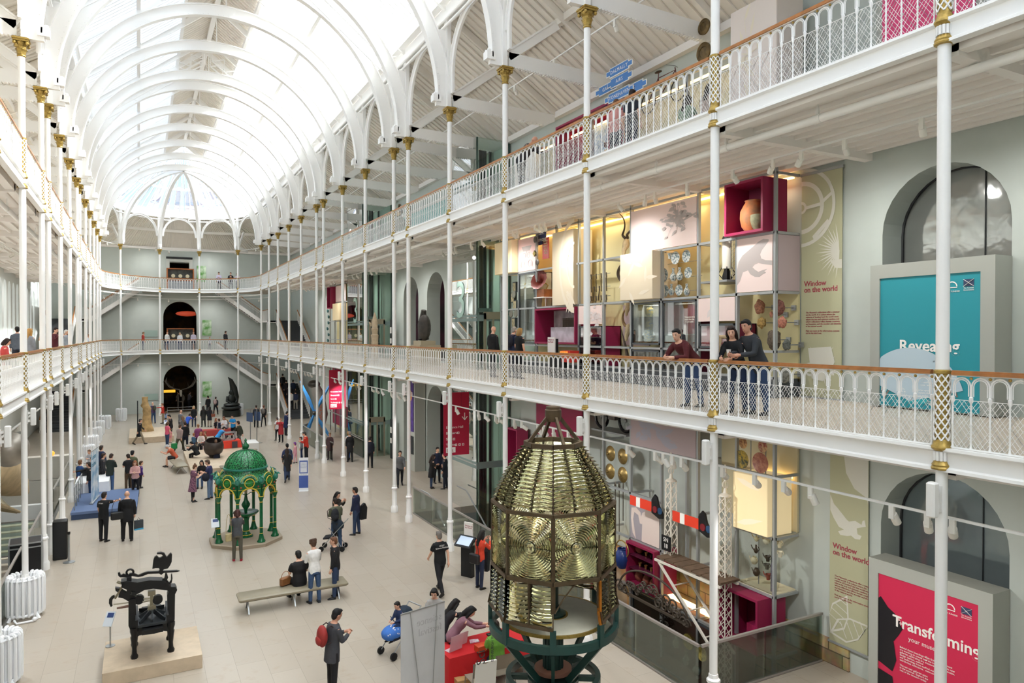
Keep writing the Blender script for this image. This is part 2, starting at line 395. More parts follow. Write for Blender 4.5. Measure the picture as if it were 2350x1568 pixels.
def column_meshes():
 n=16
 sh=MB().lathe([(.072,1.0),(.072,5.54)],n);sh.lathe([(.08,6.84),(.08,11.06)],n,caps=False);sh.lathe([(.08,12.36),(.08,14.42)],n,caps=False)
 sh.lathe([(.082,5.5),(.082,6.86)],n,caps=False);sh.lathe([(.082,11.0),(.082,12.4)],n,caps=False)
 pe=MB().lathe([(.15,0),(.15,.22),(.125,.26),(.105,.3),(.1,.93),(.125,.95),(.125,1.0),(.09,1.03),(.085,1.1)],8)
 lats=[]
 for z0,z1 in((5.92,6.78),(11.47,12.31)):
  lat=MB();lats.append(lat)
  k=10;m=7
  for i in range(m):
   for s in(1,-1):
    for half in(0,):
     pts=[(.094*cos(2*pi*i/m+s*2*pi*j/14*1.0),.094*sin(2*pi*i/m+s*2*pi*j/14*1.0),z0+(z1-z0)*j/14)for j in range(15)]
     lat.tube(pts,.011,4)
 flus=[]
 for z0 in(5.655,11.165):
  flu=MB();flus.append(flu)
  for i in range(14):
   a=2*pi*i/14;flu.cbox((.094*cos(a),.094*sin(a),z0+.06),(.02,.028,.12),a)
 gds=[]
 for z in(5.53,11.04):
  gd=MB();gds.append(gd)
  gd.lathe([(.082,z),(.125,z+.01),(.128,z+.03),(.115,z+.05),(.12,z+.07),(.1,z+.1),(.088,z+.125)],n,caps=False)
  gd.lathe([(.088,z+.25),(.11,z+.265),(.128,z+.29),(.125,z+.31),(.108,z+.33),(.1,z+.37),(.086,z+.4)],n,caps=False)
  gd.lathe([(.084,z+.25),(.0845,z+1.26)],n,caps=False)
  zt=z+1.25
  gd.lathe([(.085,zt),(.104,zt+.01),(.104,zt+.045),(.085,zt+.06)],n,caps=False)
 cap=MB().lathe([(.082,14.4),(.1,14.42),(.1,14.44),(.085,14.46),(.095,14.6),(.13,14.72),(.15,14.76)],n,caps=False)
 for i in range(8):
  a=2*pi*i/8
  for z,r0,r1,h in((14.47,.088,.135,.13),(14.58,.1,.165,.13)):
   aa=a+(pi/8 if z<14.5 else 0)
   M=Matrix.Rotation(aa,4,'Z')
   cap.add([M@Vector(p)for p in((r0,-.035,z),(r0,.035,z),(r0+.01,.045,z+h*.6),(r0+.01,-.045,z+h*.6),(r1,-.03,z+h),(r1,.03,z+h),(r1+.005,0,z+h*.8))],[(0,1,2,3),(3,2,5,4),(4,5,6)])
 for i in range(4):
  a=pi/4+pi/2*i;cap.ball((.19*cos(a),.19*sin(a),14.73),(.045,.045,.05),8,5);cap.ball((.15*cos(a+pi/4),.15*sin(a+pi/4),14.78),.03,6,4)
 ab=[(.2*cos(pi/4+pi/2*(i//2))+(0),0)for i in range(8)]
 cap.box(-.17,.17,-.17,.17,14.77,14.87);cap.box(-.19,.19,-.19,.19,14.82,14.845)
 return[(sh.mesh('shaft',WHITE),'shaft'),(pe.mesh('pedestal',WHITE),'pedestal'),(cap.mesh('capital',GOLD),'capital')]+[(m.mesh('lattice',WHITE),'lattice')for m in lats]+[(m.mesh('fluting',WHITE),'fluting')for m in flus]+[(m.mesh('collar',GOLD),'collar')for m in gds]
CM=column_meshes()
def column(x,y,label,ped=True):
 c=empty('iron_column',(x,y,0),0,label,'column','white cast iron columns')
 for me,nm in CM:
  obj(nm,me,None,c,label=('gilded leafy capital' if nm=='capital' else 'gilded collar rings' if nm=='collar' else None))
 return c
seq=0
for y in YC:
 if y>5:
  seq+=1
  column(XR,y,'%s white iron column from the right edge of the photo, in the right row'%ORD[seq-1])
seq=0
for y in YC:
 if y>17:
  seq+=1
  column(XL,y,'%s white iron column from the left edge of the photo, in the left row'%ORD[seq-1])
for i,nm in enumerate(('leftmost','second from the left','third from the left','rightmost')):
 column(APC[i+1].x,APC[i+1].y,'white iron column on the curved end of the hall, %s of four'%nm)
def resample(pts,step):
 L=[0.]
 for a,b in zip(pts,pts[1:]):L.append(L[-1]+(b-a).length)
 n=max(1,round(L[-1]/step));out=[]
 for i in range(n+1):
  s=L[-1]*i/n;k=0
  while k<len(pts)-2 and L[k+1]<s:k+=1
  t=(s-L[k])/max(L[k+1]-L[k],1e-9);out.append(pts[k].lerp(pts[k+1],t))
 return out
def baluster_mesh():
 p=[(.024,0),(.024,.012),(.013,.035),(.0105,.06),(.0115,.3),(.017,.31),(.017,.325),(.0115,.335),(.0105,.5),(.012,.58),(.02,.6),(.0245,.625),(.0245,.66),(.014,.67)]
 return MB().lathe(p,8)
BALM=baluster_mesh();BALME=BALM.mesh('baluster',WHITE)
RAILPARTS={}
def rail_parts(pts,near):
 bp=resample(pts,.229)
 hp=[p+Vector((0,0,.955))for p in resample(pts,.5 if len(pts)>2 else 99)]
 hr=MB();br_=MB()
 for dz,w,h in((.0,.085,.035),(.025,.06,.03)):
  for a,b in zip(hp,hp[1:]):hr.bar(a+Vector((0,0,dz)),b+Vector((0,0,dz)),w,h)
 ar=MB();bo=MB();ba=MB();la=MB()
 for a,b in zip(bp,bp[1:]):
  d=b-a;L=d.length;d.normalize();r=L/2
  for rr,ro in((r*.93,.011),(r*.72,.007)):
   arc=[a+d*(r-rr*cos(pi*i/8))+Vector((0,0,.80+min(rr*sin(pi*i/8),.12)))for i in range(9)]
   arc=[a+d*(r-rr)+Vector((0,0,.67))]+arc+[a+d*(r+rr)+Vector((0,0,.67))]
   ar.tube(arc,ro,4,caps=False)
  bo.ball(a+Vector((0,0,.9)),.021,6,4)
  ar.bar(a+Vector((0,0,.935)),b+Vector((0,0,.935)),.03,.02)
  br_.bar(a+Vector((0,0,.005)),b+Vector((0,0,.005)),.04,.02)
  n=4;H=.60
  for i in range(n):
   for s in(1,-1):
    x0=i/n*L;x1=x0+s*L*.999*1.9
    pz=[(x0,.02),(x1,.02+H)]
    cur=x0;z=.02;dirn=s;slope=H/(1.9*L)
    segs=[]
    while z<.02+H-1e-6:
     nx=L if dirn>0 else 0
     dx=abs(nx-cur)
     if dx<1e-9:dirn=-dirn;continue
     dz=dx*slope
     if z+dz>.02+H:dx=(.02+H-z)/slope;dz=.02+H-z;nx=cur+dirn*dx
     segs.append(((cur,z),(nx,z+dz)));cur=nx;z+=dz;dirn=-dirn
    for(xa,za),(xb,zb)in segs:la.bar(a+d*xa+Vector((0,0,za)),a+d*xb+Vector((0,0,zb)),.0045,.0045)
  la.bar(a+Vector((0,0,.62)),b+Vector((0,0,.62)),.008,.008)
 if not near:
  for p in bp:ba.merge(BALM,Matrix.Translation(p))
 return bp,(hr.mesh('handrail',WOOD),br_.mesh('bottom_rail',WHITE)),ar.mesh('arcade_trim',WHITE),bo.mesh('boss_trim',GOLD),la.mesh('wire_mesh',WHITE,smooth=False),(None if near else ba.mesh('baluster_lattice',WHITE))
def balustrade(pts,z,label,near=False,key=None):
 o=pts[0].copy();loc=[p-o for p in pts]
 t=empty('gallery_balustrade',(o.x,o.y,z),0,label,'railing','white balustrades with oak rails round the galleries')
 if key is None or key not in RAILPARTS:
  rp=rail_parts(loc,near)
  if key:RAILPARTS[key]=rp
 else:rp=RAILPARTS[key]
 bp,hr,ar,bo,la,ba=rp
 obj('handrail',hr[0],None,t,label='polished oak handrail');obj('bottom_rail',hr[1],None,t);obj('arcade_trim',ar,None,t);obj('boss_trim',bo,None,t,label='row of small gilded bosses');obj('wire_mesh',la,None,t)
 if ba:obj('baluster_lattice',ba,None,t)
 else:
  for p in bp:obj('baluster',BALME,None,t,tuple(p))
 return t
E=Vector
for nm,F in(('first',F1-.01),('second',F2-.01)):
 k=0
 for y0,y1 in zip(YC,YC[1:]):
  if y1<5:continue
  k+=1
  g=.135
  balustrade([E((XR,y0+g,0)),E((XR,y1-g,0))],F,'%s bay of the %s-floor balustrade along the right, from the right edge'%(ORD[k-1],nm),near=y1<22.5,key=('R',round(y1-y0,2),y1<22.5))
 k=0
 for y0,y1 in zip(YC,YC[1:]):
  if y1<17:continue
  k+=1
  balustrade([E((XL,y0+.135,0)),E((XL,y1-.135,0))],F,'%s bay of the %s-floor balustrade along the left, from the left edge'%(ORD[k-1],nm),near=False,key=('R',round(y1-y0,2),False))
 for i in range(5):
  t0,t1=AT[i],AT[i+1]
  pts=[apse(t0+(t1-t0)*(.03+.94*j/12))for j in range(13)]
  balustrade(pts,F,'%s bay of the curved %s-floor balustrade at the end, from the left'%(ORD[i],nm))
ZE,ZR=18.25,22.9
SL=(ZR-ZE)/5.935
def slope(d):return ZR-SL*d
def arch_mesh():
 """one transverse rib spanning the hall at y=0 (local origin on the hall axis)"""
 ri,ro,zc=5.50,5.93,15.07
 mb=MB();N=48
 for w,a,b in((.05,ri,ro),(.13,ri-.03,ri+.01),(.13,ro-.02,ro+.02)):
  rows=[]
  for i in range(N+1):
   t=pi*i/N
   rows.append([(-r*cos(t),y,zc+r*sin(t))for r,y in((a,-w),(b,-w),(b,w),(a,w),(a,-w))])
  mb.grid(rows)
 for s in(-1,1):
  xp=s*5.93
  A=[(s*ro*cos(pi/2*i/12*.62),zc+ro*sin(pi/2*i/12*.62))for i in range(13)]
  poly=A+[(xp,A[-1][1])]
  k=6
  poly=A[:k]+[(xp,A[k-1][1])]
  mb.prism(poly,-.04,.04,'XZ')
  mb.box(min(xp,xp-s*.14),max(xp,xp-s*.14),-.15,.15,14.88,ZE-.4)
  mb.box(min(xp-s*.02,xp-s*.5),max(xp-s*.02,xp-s*.5),-.07,.07,14.88,15.3)
  mb.box(min(xp-s*.35,xp-s*.62),max(xp-s*.35,xp-s*.62),-.13,.13,15.0,15.22)
  mb.ball((xp-s*.55,-.08,15.26),.05,6,4);mb.ball((xp-s*.55,.08,15.26),.05,6,4)
 rv=MB()
 for i in range(5,176,2):
  t=R(i)
  for r in(ri+.055,):
   for s in(-1,1):
    p=Vector((-r*cos(t),s*.055,zc+r*sin(t)));q=.018
    rv.add([p+Vector((q,0,0)),p+Vector((0,0,q)),p-Vector((q,0,0)),p-Vector((0,0,q)),p+Vector((0,s*.014,0))],[(0,1,4),(1,2,4),(2,3,4),(3,0,4)])
 return mb.mesh('rib_web',WHITE,ang=30),rv.mesh('rivet',WHITE,fix=False)
AM=arch_mesh()
ys=[y for y in YC if y>0]
for k,y in enumerate(reversed(ys)):
 t=empty('arch_rib',(XC,y,0),0,'%s white riveted arch rib across the hall, counted from the domed end'%ORD[k],'arch','white iron arch ribs spanning the hall')
 obj('rib_web',AM[0],None,t);obj('rivet',AM[1],None,t)
def row_arch(L):
 mb=MB();r=L/2-.17;zc=17.75-min(r,2.0);k=min(r,2.0)
 for w,a,b in((.04,0.,.16),(.1,-.015,.02)):
  rows=[]
  for i in range(25):
   t=pi*i/24
   rows.append([(x,L/2-(r-q)*cos(t),zc+(k-q)*sin(t))for q,x in((a,-w),(b,-w),(b,w),(a,w),(a,-w))])
  mb.grid(rows)
 mb.box(-.04,.04,.17,.33,15.3,zc);mb.box(-.04,.04,L-.33,L-.17,15.3,zc)
 return mb.mesh('arcade_arch',WHITE)
RA={}
for X,side in((XR,'right'),(XL,'left')):
 k=0
 for y0,y1 in zip(YC,YC[1:]):
  if y0<1:continue
  L=round(y1-y0,2)
  if L not in RA:RA[L]=row_arch(L)
  k+=1
  solo('arcade_arch',RA[L],None,'%s small white arch joining two columns of the %s row, from the photo edge'%(ORD[k-1],side),'arch','small arches along the rows of columns',loc=(X,y0,0))
def apse_arch(i):
 a,b=APC[i],APC[i+1];mb=MB();L=(b-a).length;r=L/2-.2;k=1.7;zc=17.75-k
 for w,p,q in((.04,0.,.16),(.1,-.015,.02)):
  rows=[]
  for j in range(21):
   t=pi*j/20;f=.5-(.5-.1/L)*cos(t)
   rows.append([])
   for qq,x in((p,-w),(q,-w),(q,w),(p,w),(p,-w)):
    c=a.lerp(b,.5-(.5-(.2+qq)/L)*cos(t));n=(b-a).normalized();n=Vector((-n.y,n.x,0))
    rows[-1].append(c+n*x+Vector((0,0,zc+(k-qq)*sin(t))))
  mb.grid(rows)
 return mb
for i in range(5):
 solo('arcade_arch',apse_arch(i),WHITE,'small white arch between columns of the curved end, %s from the left'%ORD[i],'arch','small arches round the curved end')
for i in range(1,5):
 p=APC[i];top=Vector((XC,63.2,20.75));mb=MB()
 h=Vector((top.x-p.x,top.y-p.y,0));dn=h.normalized();sd=Vector((-dn.y,dn.x,0))
 for w,q0,q1 in((.05,0,.34),(.12,-.02,.03),(.12,.32,.36)):
  rows=[]
  for j in range(25):
   t=pi/2*j/24
   rows.append([])
   for q,x in((q0,-w),(q1,-w),(q1,w),(q0,w),(q0,-w)):
    rr=1-q/h.length*(1)
    rows[-1].append(p+h*(1-(1-q/h.length)*cos(t))*1+sd*x+Vector((0,0,15.2+(5.6-q)*sin(t))))
  mb.grid(rows)
 pb=Matrix.Translation((p.x,p.y,0))@Matrix.Rotation(atan2(dn.y,dn.x),4,'Z')
 mb.box(-.08,.08,-.15,.15,14.88,ZE-.4,pb);mb.box(-.02,.35,-.07,.07,14.88,15.3,pb);mb.box(.2,.4,-.1,.1,15,15.22,pb)
 solo('dome_rib',mb,WHITE,'curved white rib rising from an end column to the dome crown, %s from the left'%ORD[i-1],'arch','ribs of the half dome')
def struct_bar(nm,parts,m=WHITE):
 mb=MB()
 for a,b,w,h in parts:mb.bar(a,b,w,h)
 return struct(nm,mb,m,smooth=False)
Y0,Y1=-4,63.2
pb=[]
for s in(-1,1):
 x=XC+s*5.935
 pb+=[((x,Y0,18.02),(x,Y1,18.02),.3,.42),((x-s*.25,Y0,18.3),(x-s*.25,Y1,18.3),.3,.12)]
 for d in(1.43,3.25,5.4):
  pb.append(((XC+s*d,Y0,slope(d)-.08),(XC+s*d,Y1,slope(d)-.08),.14,.22))
pb.append(((XC,Y0,ZR-.12),(XC,Y1,ZR-.12),.22,.34))
struct_bar('trim_roof',pb)  # structural eaves beams, purlins and ridge beam of the glass roof
ring=[apse(pi*i/40)for i in range(41)]
mb=MB()
for dz,o,w,h in((18.02,0,.3,.42),(18.3,-.25,.3,.12)):
 for a,b in zip(ring,ring[1:]):mb.bar(a+Vector((0,0,dz)),b+Vector((0,0,dz)),w,h)
struct('trim_eaves_end',mb,WHITE,smooth=False)  # eaves beam carried round the curved end
def pipe(nm,pts,r,label):
 return solo(nm,MB().tube(pts,r,8),WHITE,label,'pipe')
for s,side in((1,'right'),(-1,'left')):
 x=XC+s*5.72
 P1=[Vector((x,Y0,17.74)),Vector((x,62,17.74))]
 arc=[apse(t,-.22)for t in[pi*i/40 for i in range(0,19)]]if s<0 else[apse(t,-.22)for t in[pi*(40-i)/40 for i in range(0,19)]]
 P1+=[Vector((p.x,p.y,17.74))for p in arc]
 e=P1[-1]
 P2=[Vector((p.x,p.y,17.5))for p in reversed(P1)]
 q=P1+[e+(e-P1[-2]).normalized()*.15+Vector((0,0,-.05)),e+(e-P1[-2]).normalized()*.15+Vector((0,0,-.2))]+P2
 pipe('eaves_pipe',q,.05,'looped white heating pipe under the glass roof along the %s eaves'%side)
mb=MB()
for s in(-1,1):
 mb.add([(XC,Y0,ZR+.05),(XC,Y1,ZR+.05),(XC+s*1.43,Y1,slope(1.43)+.05),(XC+s*1.43,Y0,slope(1.43)+.05)],[(0,1,2,3)])
 for y in np.arange(Y0,Y1,.3):
  mb.bar((XC+s*.1,y,ZR-.07),(XC+s*1.4,y,slope(1.4)),.05,.07)
struct('ceiling_ridge',mb,BOARD,smooth=False)
GLZ=pane('roof_glass','#eef4f6',.03)
nt_=GLZ.node_tree;o_=[n for n in nt_.nodes if n.type=='OUTPUT_MATERIAL'][0];old_=o_.inputs['Surface'].links[0].from_socket
tl_=nt_.nodes.new('ShaderNodeBsdfTranslucent');tl_.inputs['Color'].default_value=(.92,.94,.96,1);mx_=nt_.nodes.new('ShaderNodeMixShader');mx_.inputs['Fac'].default_value=.05
nt_.links.new(old_,mx_.inputs[1]);nt_.links.new(tl_.outputs[0],mx_.inputs[2]);nt_.links.new(mx_.outputs[0],o_.inputs['Surface'])
mb=MB()
for s in(-1,1):
 mb.add([(XC+s*1.43,Y0,slope(1.43)+.06),(XC+s*1.43,Y1,slope(1.43)+.06),(XC+s*5.9,Y1,slope(5.9)+.06),(XC+s*5.9,Y0,slope(5.9)+.06)],[(0,1,2,3)])
for a,b in zip(ring,ring[1:]):
 mb.add([(a.x,a.y,ZE+.1),(b.x,b.y,ZE+.1),(XC,63.1,ZR+.06)],[(0,1,2)])
struct('roof_glazing',mb,GLZ,smooth=False)
mb=MB()
for s in(-1,1):
 for y in np.arange(Y0,Y1-.2,.30):
  for d0,d1 in((1.5,3.18),(3.32,5.33)):
   mb.bar((XC+s*d0,y,slope(d0)-.02),(XC+s*d1,y,slope(d1)-.02),.045,.15)
  mb.bar((XC+s*5.47,y,slope(5.47)),(XC+s*5.75,y,slope(5.75)),.03,.06)
for i in range(0,41):
 p=ring[i]
 mb.bar(p+Vector((0,0,ZE+.05)),(XC+(p.x-XC)*.1,63.1+(p.y-63.1)*.1,ZR-.4),.05,.12)
struct('roof_glazing_bar',mb,WHITE,smooth=False)
for k in(0.35,0.68):
 mb=MB()
 for a,b in zip(ring,ring[1:]):
  f=lambda p:Vector((XC+(p.x-XC)*(1-k),63.1+(p.y-63.1)*(1-k),ZE+(ZR-ZE)*k))
  mb.bar(f(a),f(b),.1,.15)
 struct('trim_roof_ring',mb,WHITE,smooth=False)  # purlin beams ringing the half dome
raf=MB()
for s in(-1,1):raf.bar((XC+s*5.85,0,slope(5.85)-.14),(XC+s*.1,0,ZR-.2),.1,.3)
RAF=raf.mesh('principal_rafter',WHITE,smooth=False)
rod=MB()
for dy in(-.06,.06):rod.tube([(XC+.0,dy,21.06),(XC,dy,ZR-.2)],.014,5)
ROD=rod.mesh('hanger_rod',WHITE)
for k,y in enumerate(reversed(ys)):
 t=empty('roof_rafter',(0,y,0),0,'%s pair of white rafters under the glass roof, counted from the domed end'%ORD[k],'rafter','rafters of the glass roof')
 obj('principal_rafter',RAF,None,t);obj('hanger_rod',ROD,None,t)
tr=MB()
for s in(-1,1):
 n=9;up=[(XC+s*(.2+5.5*i/n),0,slope(.2+5.5*i/n)-.3)for i in range(n+1)];lo=[(XC+s*(.2+5.5*i/n),0,slope(.2+5.5*i/n)-.95)for i in range(n+1)]
 for i in range(n):
  tr.bar(lo[i],lo[i+1],.05,.06);tr.bar(lo[i],up[i+1],.04,.04);tr.bar(up[i],lo[i],.04,.04)
TR=tr.mesh('lattice_truss',WHITE,smooth=False)
for y,w in((26.93,'nearer'),(41.1,'farther')):
 for dy in(-.85,.85):
  solo('lattice_truss',TR,None,'white lattice roof truss between the paired arches, %s pair, %s one'%(w,'front' if dy<0 else 'back'),'truss',loc=(0,y+dy*.5,0))
ZA,ZB=18.1,15.35
mb=MB()
sl=(ZA-ZB)/(XW-XR)
for s in(-1,1):
 x0=XC+s*5.95;x1=XC+s*(XW-XC)
 mb.add([(x0,Y0,ZA),(x0,63.1,ZA),(x1,63.1,ZB),(x1,Y0,ZB)],[(0,1,2,3)])
 for y in np.arange(Y0,63,.33):
  mb.bar((x0+s*.1,y,ZA-.1),(x1,y,ZB-.04),.07,.05)
 mb.bar((XC+s*(XR+2-XC),Y0,ZA-2*sl-.12),(XC+s*(XR+2-XC),63.1,ZA-2*sl-.12),.16,.22)
 for y in ys:mb.bar((x0,y,ZA-.2),(x1,y,ZB-.14),.1,.22)
def outer_pt(i):
 t=pi*i/40;d=Vector((-cos(t),sin(t),0))
 hx=XW-XC;hy=YEND-63.1
 k=min(hx/max(abs(d.x),1e-6),hy/max(d.y,1e-6))
 return Vector((XC+d.x*k,63.1+d.y*k,0))
for i in range(40):
 a,b,c,d=ring[i],ring[i+1],outer_pt(i+1),outer_pt(i)
 mb.add([a+Vector((0,0,ZA)),b+Vector((0,0,ZA)),c+Vector((0,0,ZB)),d+Vector((0,0,ZB))],[(0,1,2,3)])
for i in range(0,161):
 i=i/4;p=apse(pi*i/40);q=outer_pt(i)
 mb.bar(p+Vector((0,0,ZA-.06)),q+Vector((0,0,ZB-.04)),.06,.07)
for i in range(40):
 a,b=ring[i].lerp(outer_pt(i),.45),ring[i+1].lerp(outer_pt(i+1),.45)
 mb.bar(a+Vector((0,0,ZA-.45*(ZA-ZB)-.14)),b+Vector((0,0,ZA-.45*(ZA-ZB)-.14)),.16,.24)
struct('ceiling_side_roofs',mb,BOARD,smooth=False)
mb=MB();mb.box(XW-.2,XW,-4,73,15.12,15.34);mb.box(XWL,XWL+.2,-4,73,15.12,15.34);mb.box(XWL,XW,72.8,73,15.12,15.34)
struct('trim_cornice',mb,CEILW,smooth=False)
tb=MB()
poly=[(0.1,14.93),(0.1,15.32),(4.08,15.22),(4.08,14.98),(3.7,14.80)]
tb.prism(poly,-.05,.05,'XZ')
for i in range(40):
 x=.2+i*.088;z=14.93-.13*(x-.1)/3.6
 tb.box(x,x+.045,-.06,.06,z-.03,z+.02)
br=MB().bar((.08,0,15.2),(1.72,0,16.42),.1,.26);br.bar((.08,0,15.36),(1.66,0,16.53),.16,.05)
TB=tb.mesh('tie_beam',WHITE,smooth=False);BR=br.mesh('brace',WHITE,smooth=False)
for X,side,fl in((XR,'right',0),(XL,'left',pi)):
 k=0
 for y in ys:
  k+=1
  t=empty('side_roof_tie',(X,y,0),fl,'%s white tie beam with its sloping brace over the %s gallery, from the photo edge'%(ORD[k-1],side),'beam','tie beams over the side galleries')
  obj('tie_beam',TB,None,t);obj('brace',BR,None,t)
for i in range(1,5):
 p=APC[i];d=Vector((p.x-XC,(p.y-63.1)*1.6,0)).normalized()
 t=empty('side_roof_tie',(p.x,p.y,0),atan2(d.y,d.x),'white tie beam and brace behind a column of the curved end, %s from the left'%ORD[i-1],'beam','tie beams of the curved end')
 b1=MB().prism([(0.1,14.93),(0.1,15.2),(2.0,15.1),(2.0,14.85)],-.05,.05,'XZ');b2=MB().bar((.15,0,15.2),(1.2,0,16.6),.1,.2)
 obj('tie_beam',b1,WHITE,t,smooth=False);obj('brace',b2,WHITE,t,smooth=False)
PIPEM=mat('pipe_white','#eeedea',.35)
def hung_pipe(x,y0,y1,z,zc,label):
 t=empty('heating_pipe',(x,y0,z),0,label,'pipe','white pipes under the upper gallery')
 obj('pipe_run',MB().tube([(0,0,0),(0,y1-y0,0)],.068,12),PIPEM,t)
 hg=MB();cp=MB();y=1.2;k=0
 while y<y1-y0:
  hg.tube([(0,y,0),(0,y,zc-z)],.016,6);hg.cbox((0,y,.13),(.05,.05,.1));cp.tube([(0,y-.07,0),(0,y+.07,0)],.077,12)
  y+=2.05;k+=1
 obj('hanger',hg,PIPEM,t);obj('coupling',cp,PIPEM,t)
hung_pipe(9.9,-3.5,62,10.84,11.14,'long white heating pipe hung under the second-floor gallery along the right')
hung_pipe(-3.27,-3.5,62,10.84,11.14,'long white heating pipe hung under the second-floor gallery along the left')
for s,side in((1,'right'),(-1,'left')):
 pts=[apse(pi*i/40 if s<0 else pi*(40-i)/40,.3)for i in range(2,18)]
 pts=[Vector((p.x,p.y,10.75))for p in pts]
 solo('heating_pipe',MB().tube(pts,.06,8),PIPEM,'white pipe curving under the second-floor gallery at the end, %s half'%side,'pipe')
def track(nm,pts,label):
 mb=MB()
 for a,b in zip(pts,pts[1:]):mb.bar(a,b,.036,.034)
 return solo(nm,mb,PIPEM,label,'lighting track',smooth=False)
TX2,TZ2,TX1,TZ1=11.36,10.85,9.5,4.862
def end_track(o,z):return[Vector((p.x,p.y,z))for p in[apse(pi*i/24,o)for i in range(25)]]
track('lighting_track',[Vector((TX2,-3,TZ2)),Vector((TX2,62,TZ2))],'white lighting track under the second-floor gallery, right side')
track('lighting_track',[Vector((TX1,-3,TZ1)),Vector((TX1,63,TZ1))],'white lighting track under the first-floor gallery, right side')
track('lighting_track',[Vector((2*XC-TX2,-3,TZ2)),Vector((2*XC-TX2,62,TZ2))],'white lighting track under the second-floor gallery, left side')
track('lighting_track',[Vector((2*XC-TX1,-3,TZ1)),Vector((2*XC-TX1,63,TZ1))],'white lighting track under the first-floor gallery, left side')
track('lighting_track',end_track(.8,10.5),'curved white lighting track under the second-floor gallery at the end')
track('lighting_track',end_track(.8,4.7),'curved white lighting track under the first-floor gallery at the end')
track('lighting_track',[Vector((11.0,-3,15.5)),Vector((11.0,62,15.5))],'white lighting track below the sloping roof of the top gallery, right side')
track('lighting_track',end_track(.5,14.9),'curved white lighting track below the roof boards at the end')
LENSG=mat('spot_glass_off','#4a4742',.15);LENSW=mat('spot_glass_lit','#ffcf8a',.3,emit=5.)
HEADM=mat('spot_head','#efede6',.4)
ad=MB().box(-.022,.022,-.038,.038,-.2,-.017);ADM=ad.mesh('adapter',HEADM,smooth=False)
hd=MB().lathe([(.02,.09),(.055,.085),(.058,.05),(.058,-.09),(.05,-.09),(.046,-.07)],14,caps=False);HDM=hd.mesh('lamp_head',HEADM)
LN0=MB().lathe([(.0475,-.075),(.001,-.073)],14,caps=False);LNM=[LN0.mesh('lens',LENSG),LN0.mesh('lens',LENSW)]
ARMM=MB().tube([(0,0,0),(0,0,.12)],.012,6).mesh('arm',HEADM)
BH=MB().lathe([(.02,.09),(.055,.085),(.058,.05),(.058,-.09),(.05,-.09),(.046,-.07)],14,caps=False).mesh('lamp_head',BLACK)
def spot(x,y,z,label,group,aim,lit=False,dark=False):
 t=empty('track_spotlight',(x,y,z),0,label,'spotlight',group)
 obj('adapter',ADM,None,t)
 d=Vector(aim).normalized();q=d.to_track_quat('-Z','Y')
 p=Vector((d.x*.12,d.y*.12,-.17+d.z*.04))if abs(d.x)+abs(d.y)>.2 else Vector((0,.1,-.2))
 h=obj('lamp_head',HDM,None,t,tuple(p));h.rotation_mode='QUATERNION';h.rotation_quaternion=q
 obj('lens',LNM[1 if lit else 0],None,h)
 obj('arm',MB().tube([(0,0,-.15),tuple(p)],.012,5),HEADM,t)
 return t
rs=random.Random(3)
def spots(pxs,X,Z,name,grp,side):
 pxs=sorted(pxs,reverse=True)
 for i,px in enumerate(pxs):
  y=at(px,767,0,X).y
  aim=(rs.uniform(.3,1),rs.uniform(-.7,.9),-rs.uniform(.4,1.1))
  lit=i in(2,5,9,12)
  spot(X,y,Z,'%s white spotlight on the track under the %s, from the right edge'%(ORD[i],name),grp,aim,lit and name[0]=='s')
spots([2112,1936,1837,1772,1680,1576,1502,1480,1419,1281,1249,1238,1227,1188,1176,1105.5,1080.6,1044.3,1036,1014.8,922.6,889.4,880,872,862.6,851,818.6,809,765.8,759,735,707.7,700],TX2,TZ2,'second-floor gallery','spotlights above the first-floor displays',1)
spots([2189,2131,2049,1861.6,1800,1733,1659,1565,1544,1523,1504,1440,1321.6,1304,1270,1247,1233.6,1197,1180,1145.7,1137,1113,1098,1046,1021,925.7,912,897,876,864,853,822,801,778,767,712,705,699,678,672,666,650,645],TX1,TZ1,'first-floor gallery','spotlights above the ground-floor displays',1)
k=0
for y in[22.5,23.5,26.6,27.2,29,30.5,33,34.2,37,39,42.5,44]:
 k+=1
 spot(2*XC-TX2,y,TZ2,'%s white spotlight on the left second-floor track, from the left edge'%ORD[k-1],'spotlights on the left tracks',(-1,rs.uniform(-.5,.5),-.8))
k=0
for y in[19,20.2,23.2,23.9,30,34]:
 k+=1
 spot(2*XC-TX1,y,TZ1,'%s white spotlight on the left first-floor track, from the left edge'%ORD[k-1],'spotlights on the left tracks',(-1,rs.uniform(-.5,.5),-.8))
for zz,nm,o in((10.5,'second-floor',.8),(4.7,'first-floor',.8),(14.9,'roof',.5)):
 for k,i in enumerate((4,8,11,14,18,21)):
  p=apse(pi*i/24,o)
  spot(p.x,p.y,zz,'%s small spotlight from the left on the curved %s track at the end'%(ORD[k],nm),'spotlights on the curved tracks',(0,1,-.8))
for k,px in enumerate((1410,1271,1181,930,905)):
 spot(11.0,at(px,400,0,11.0).y,15.5,'%s white spotlight from the right on the track below the sloping roof'%ORD[k],'spotlights below the sloping roof',(.6,.2,-1))
sb=MB().rbox(-.06,.06,-.06,.06,0,.46,.02);SBM=sb.mesh('speaker_body',PIPEM)
bk=MB().box(.05,.12,-.02,.02,.1,.16).box(.05,.12,-.02,.02,.3,.36).box(.115,.124,-.05,.05,.06,.4);BKM=bk.mesh('bracket',PIPEM)
k=0
for y in YC:
 if y>5:
  k+=1
  t=empty('column_loudspeaker',(XR-.2,y,4.93),0,'slim white loudspeaker on the %s column of the right row, from the right edge'%ORD[k-1],'loudspeaker','slim white loudspeakers on the columns')
  obj('speaker_body',SBM,None,t);obj('bracket',BKM,None,t)
k=0
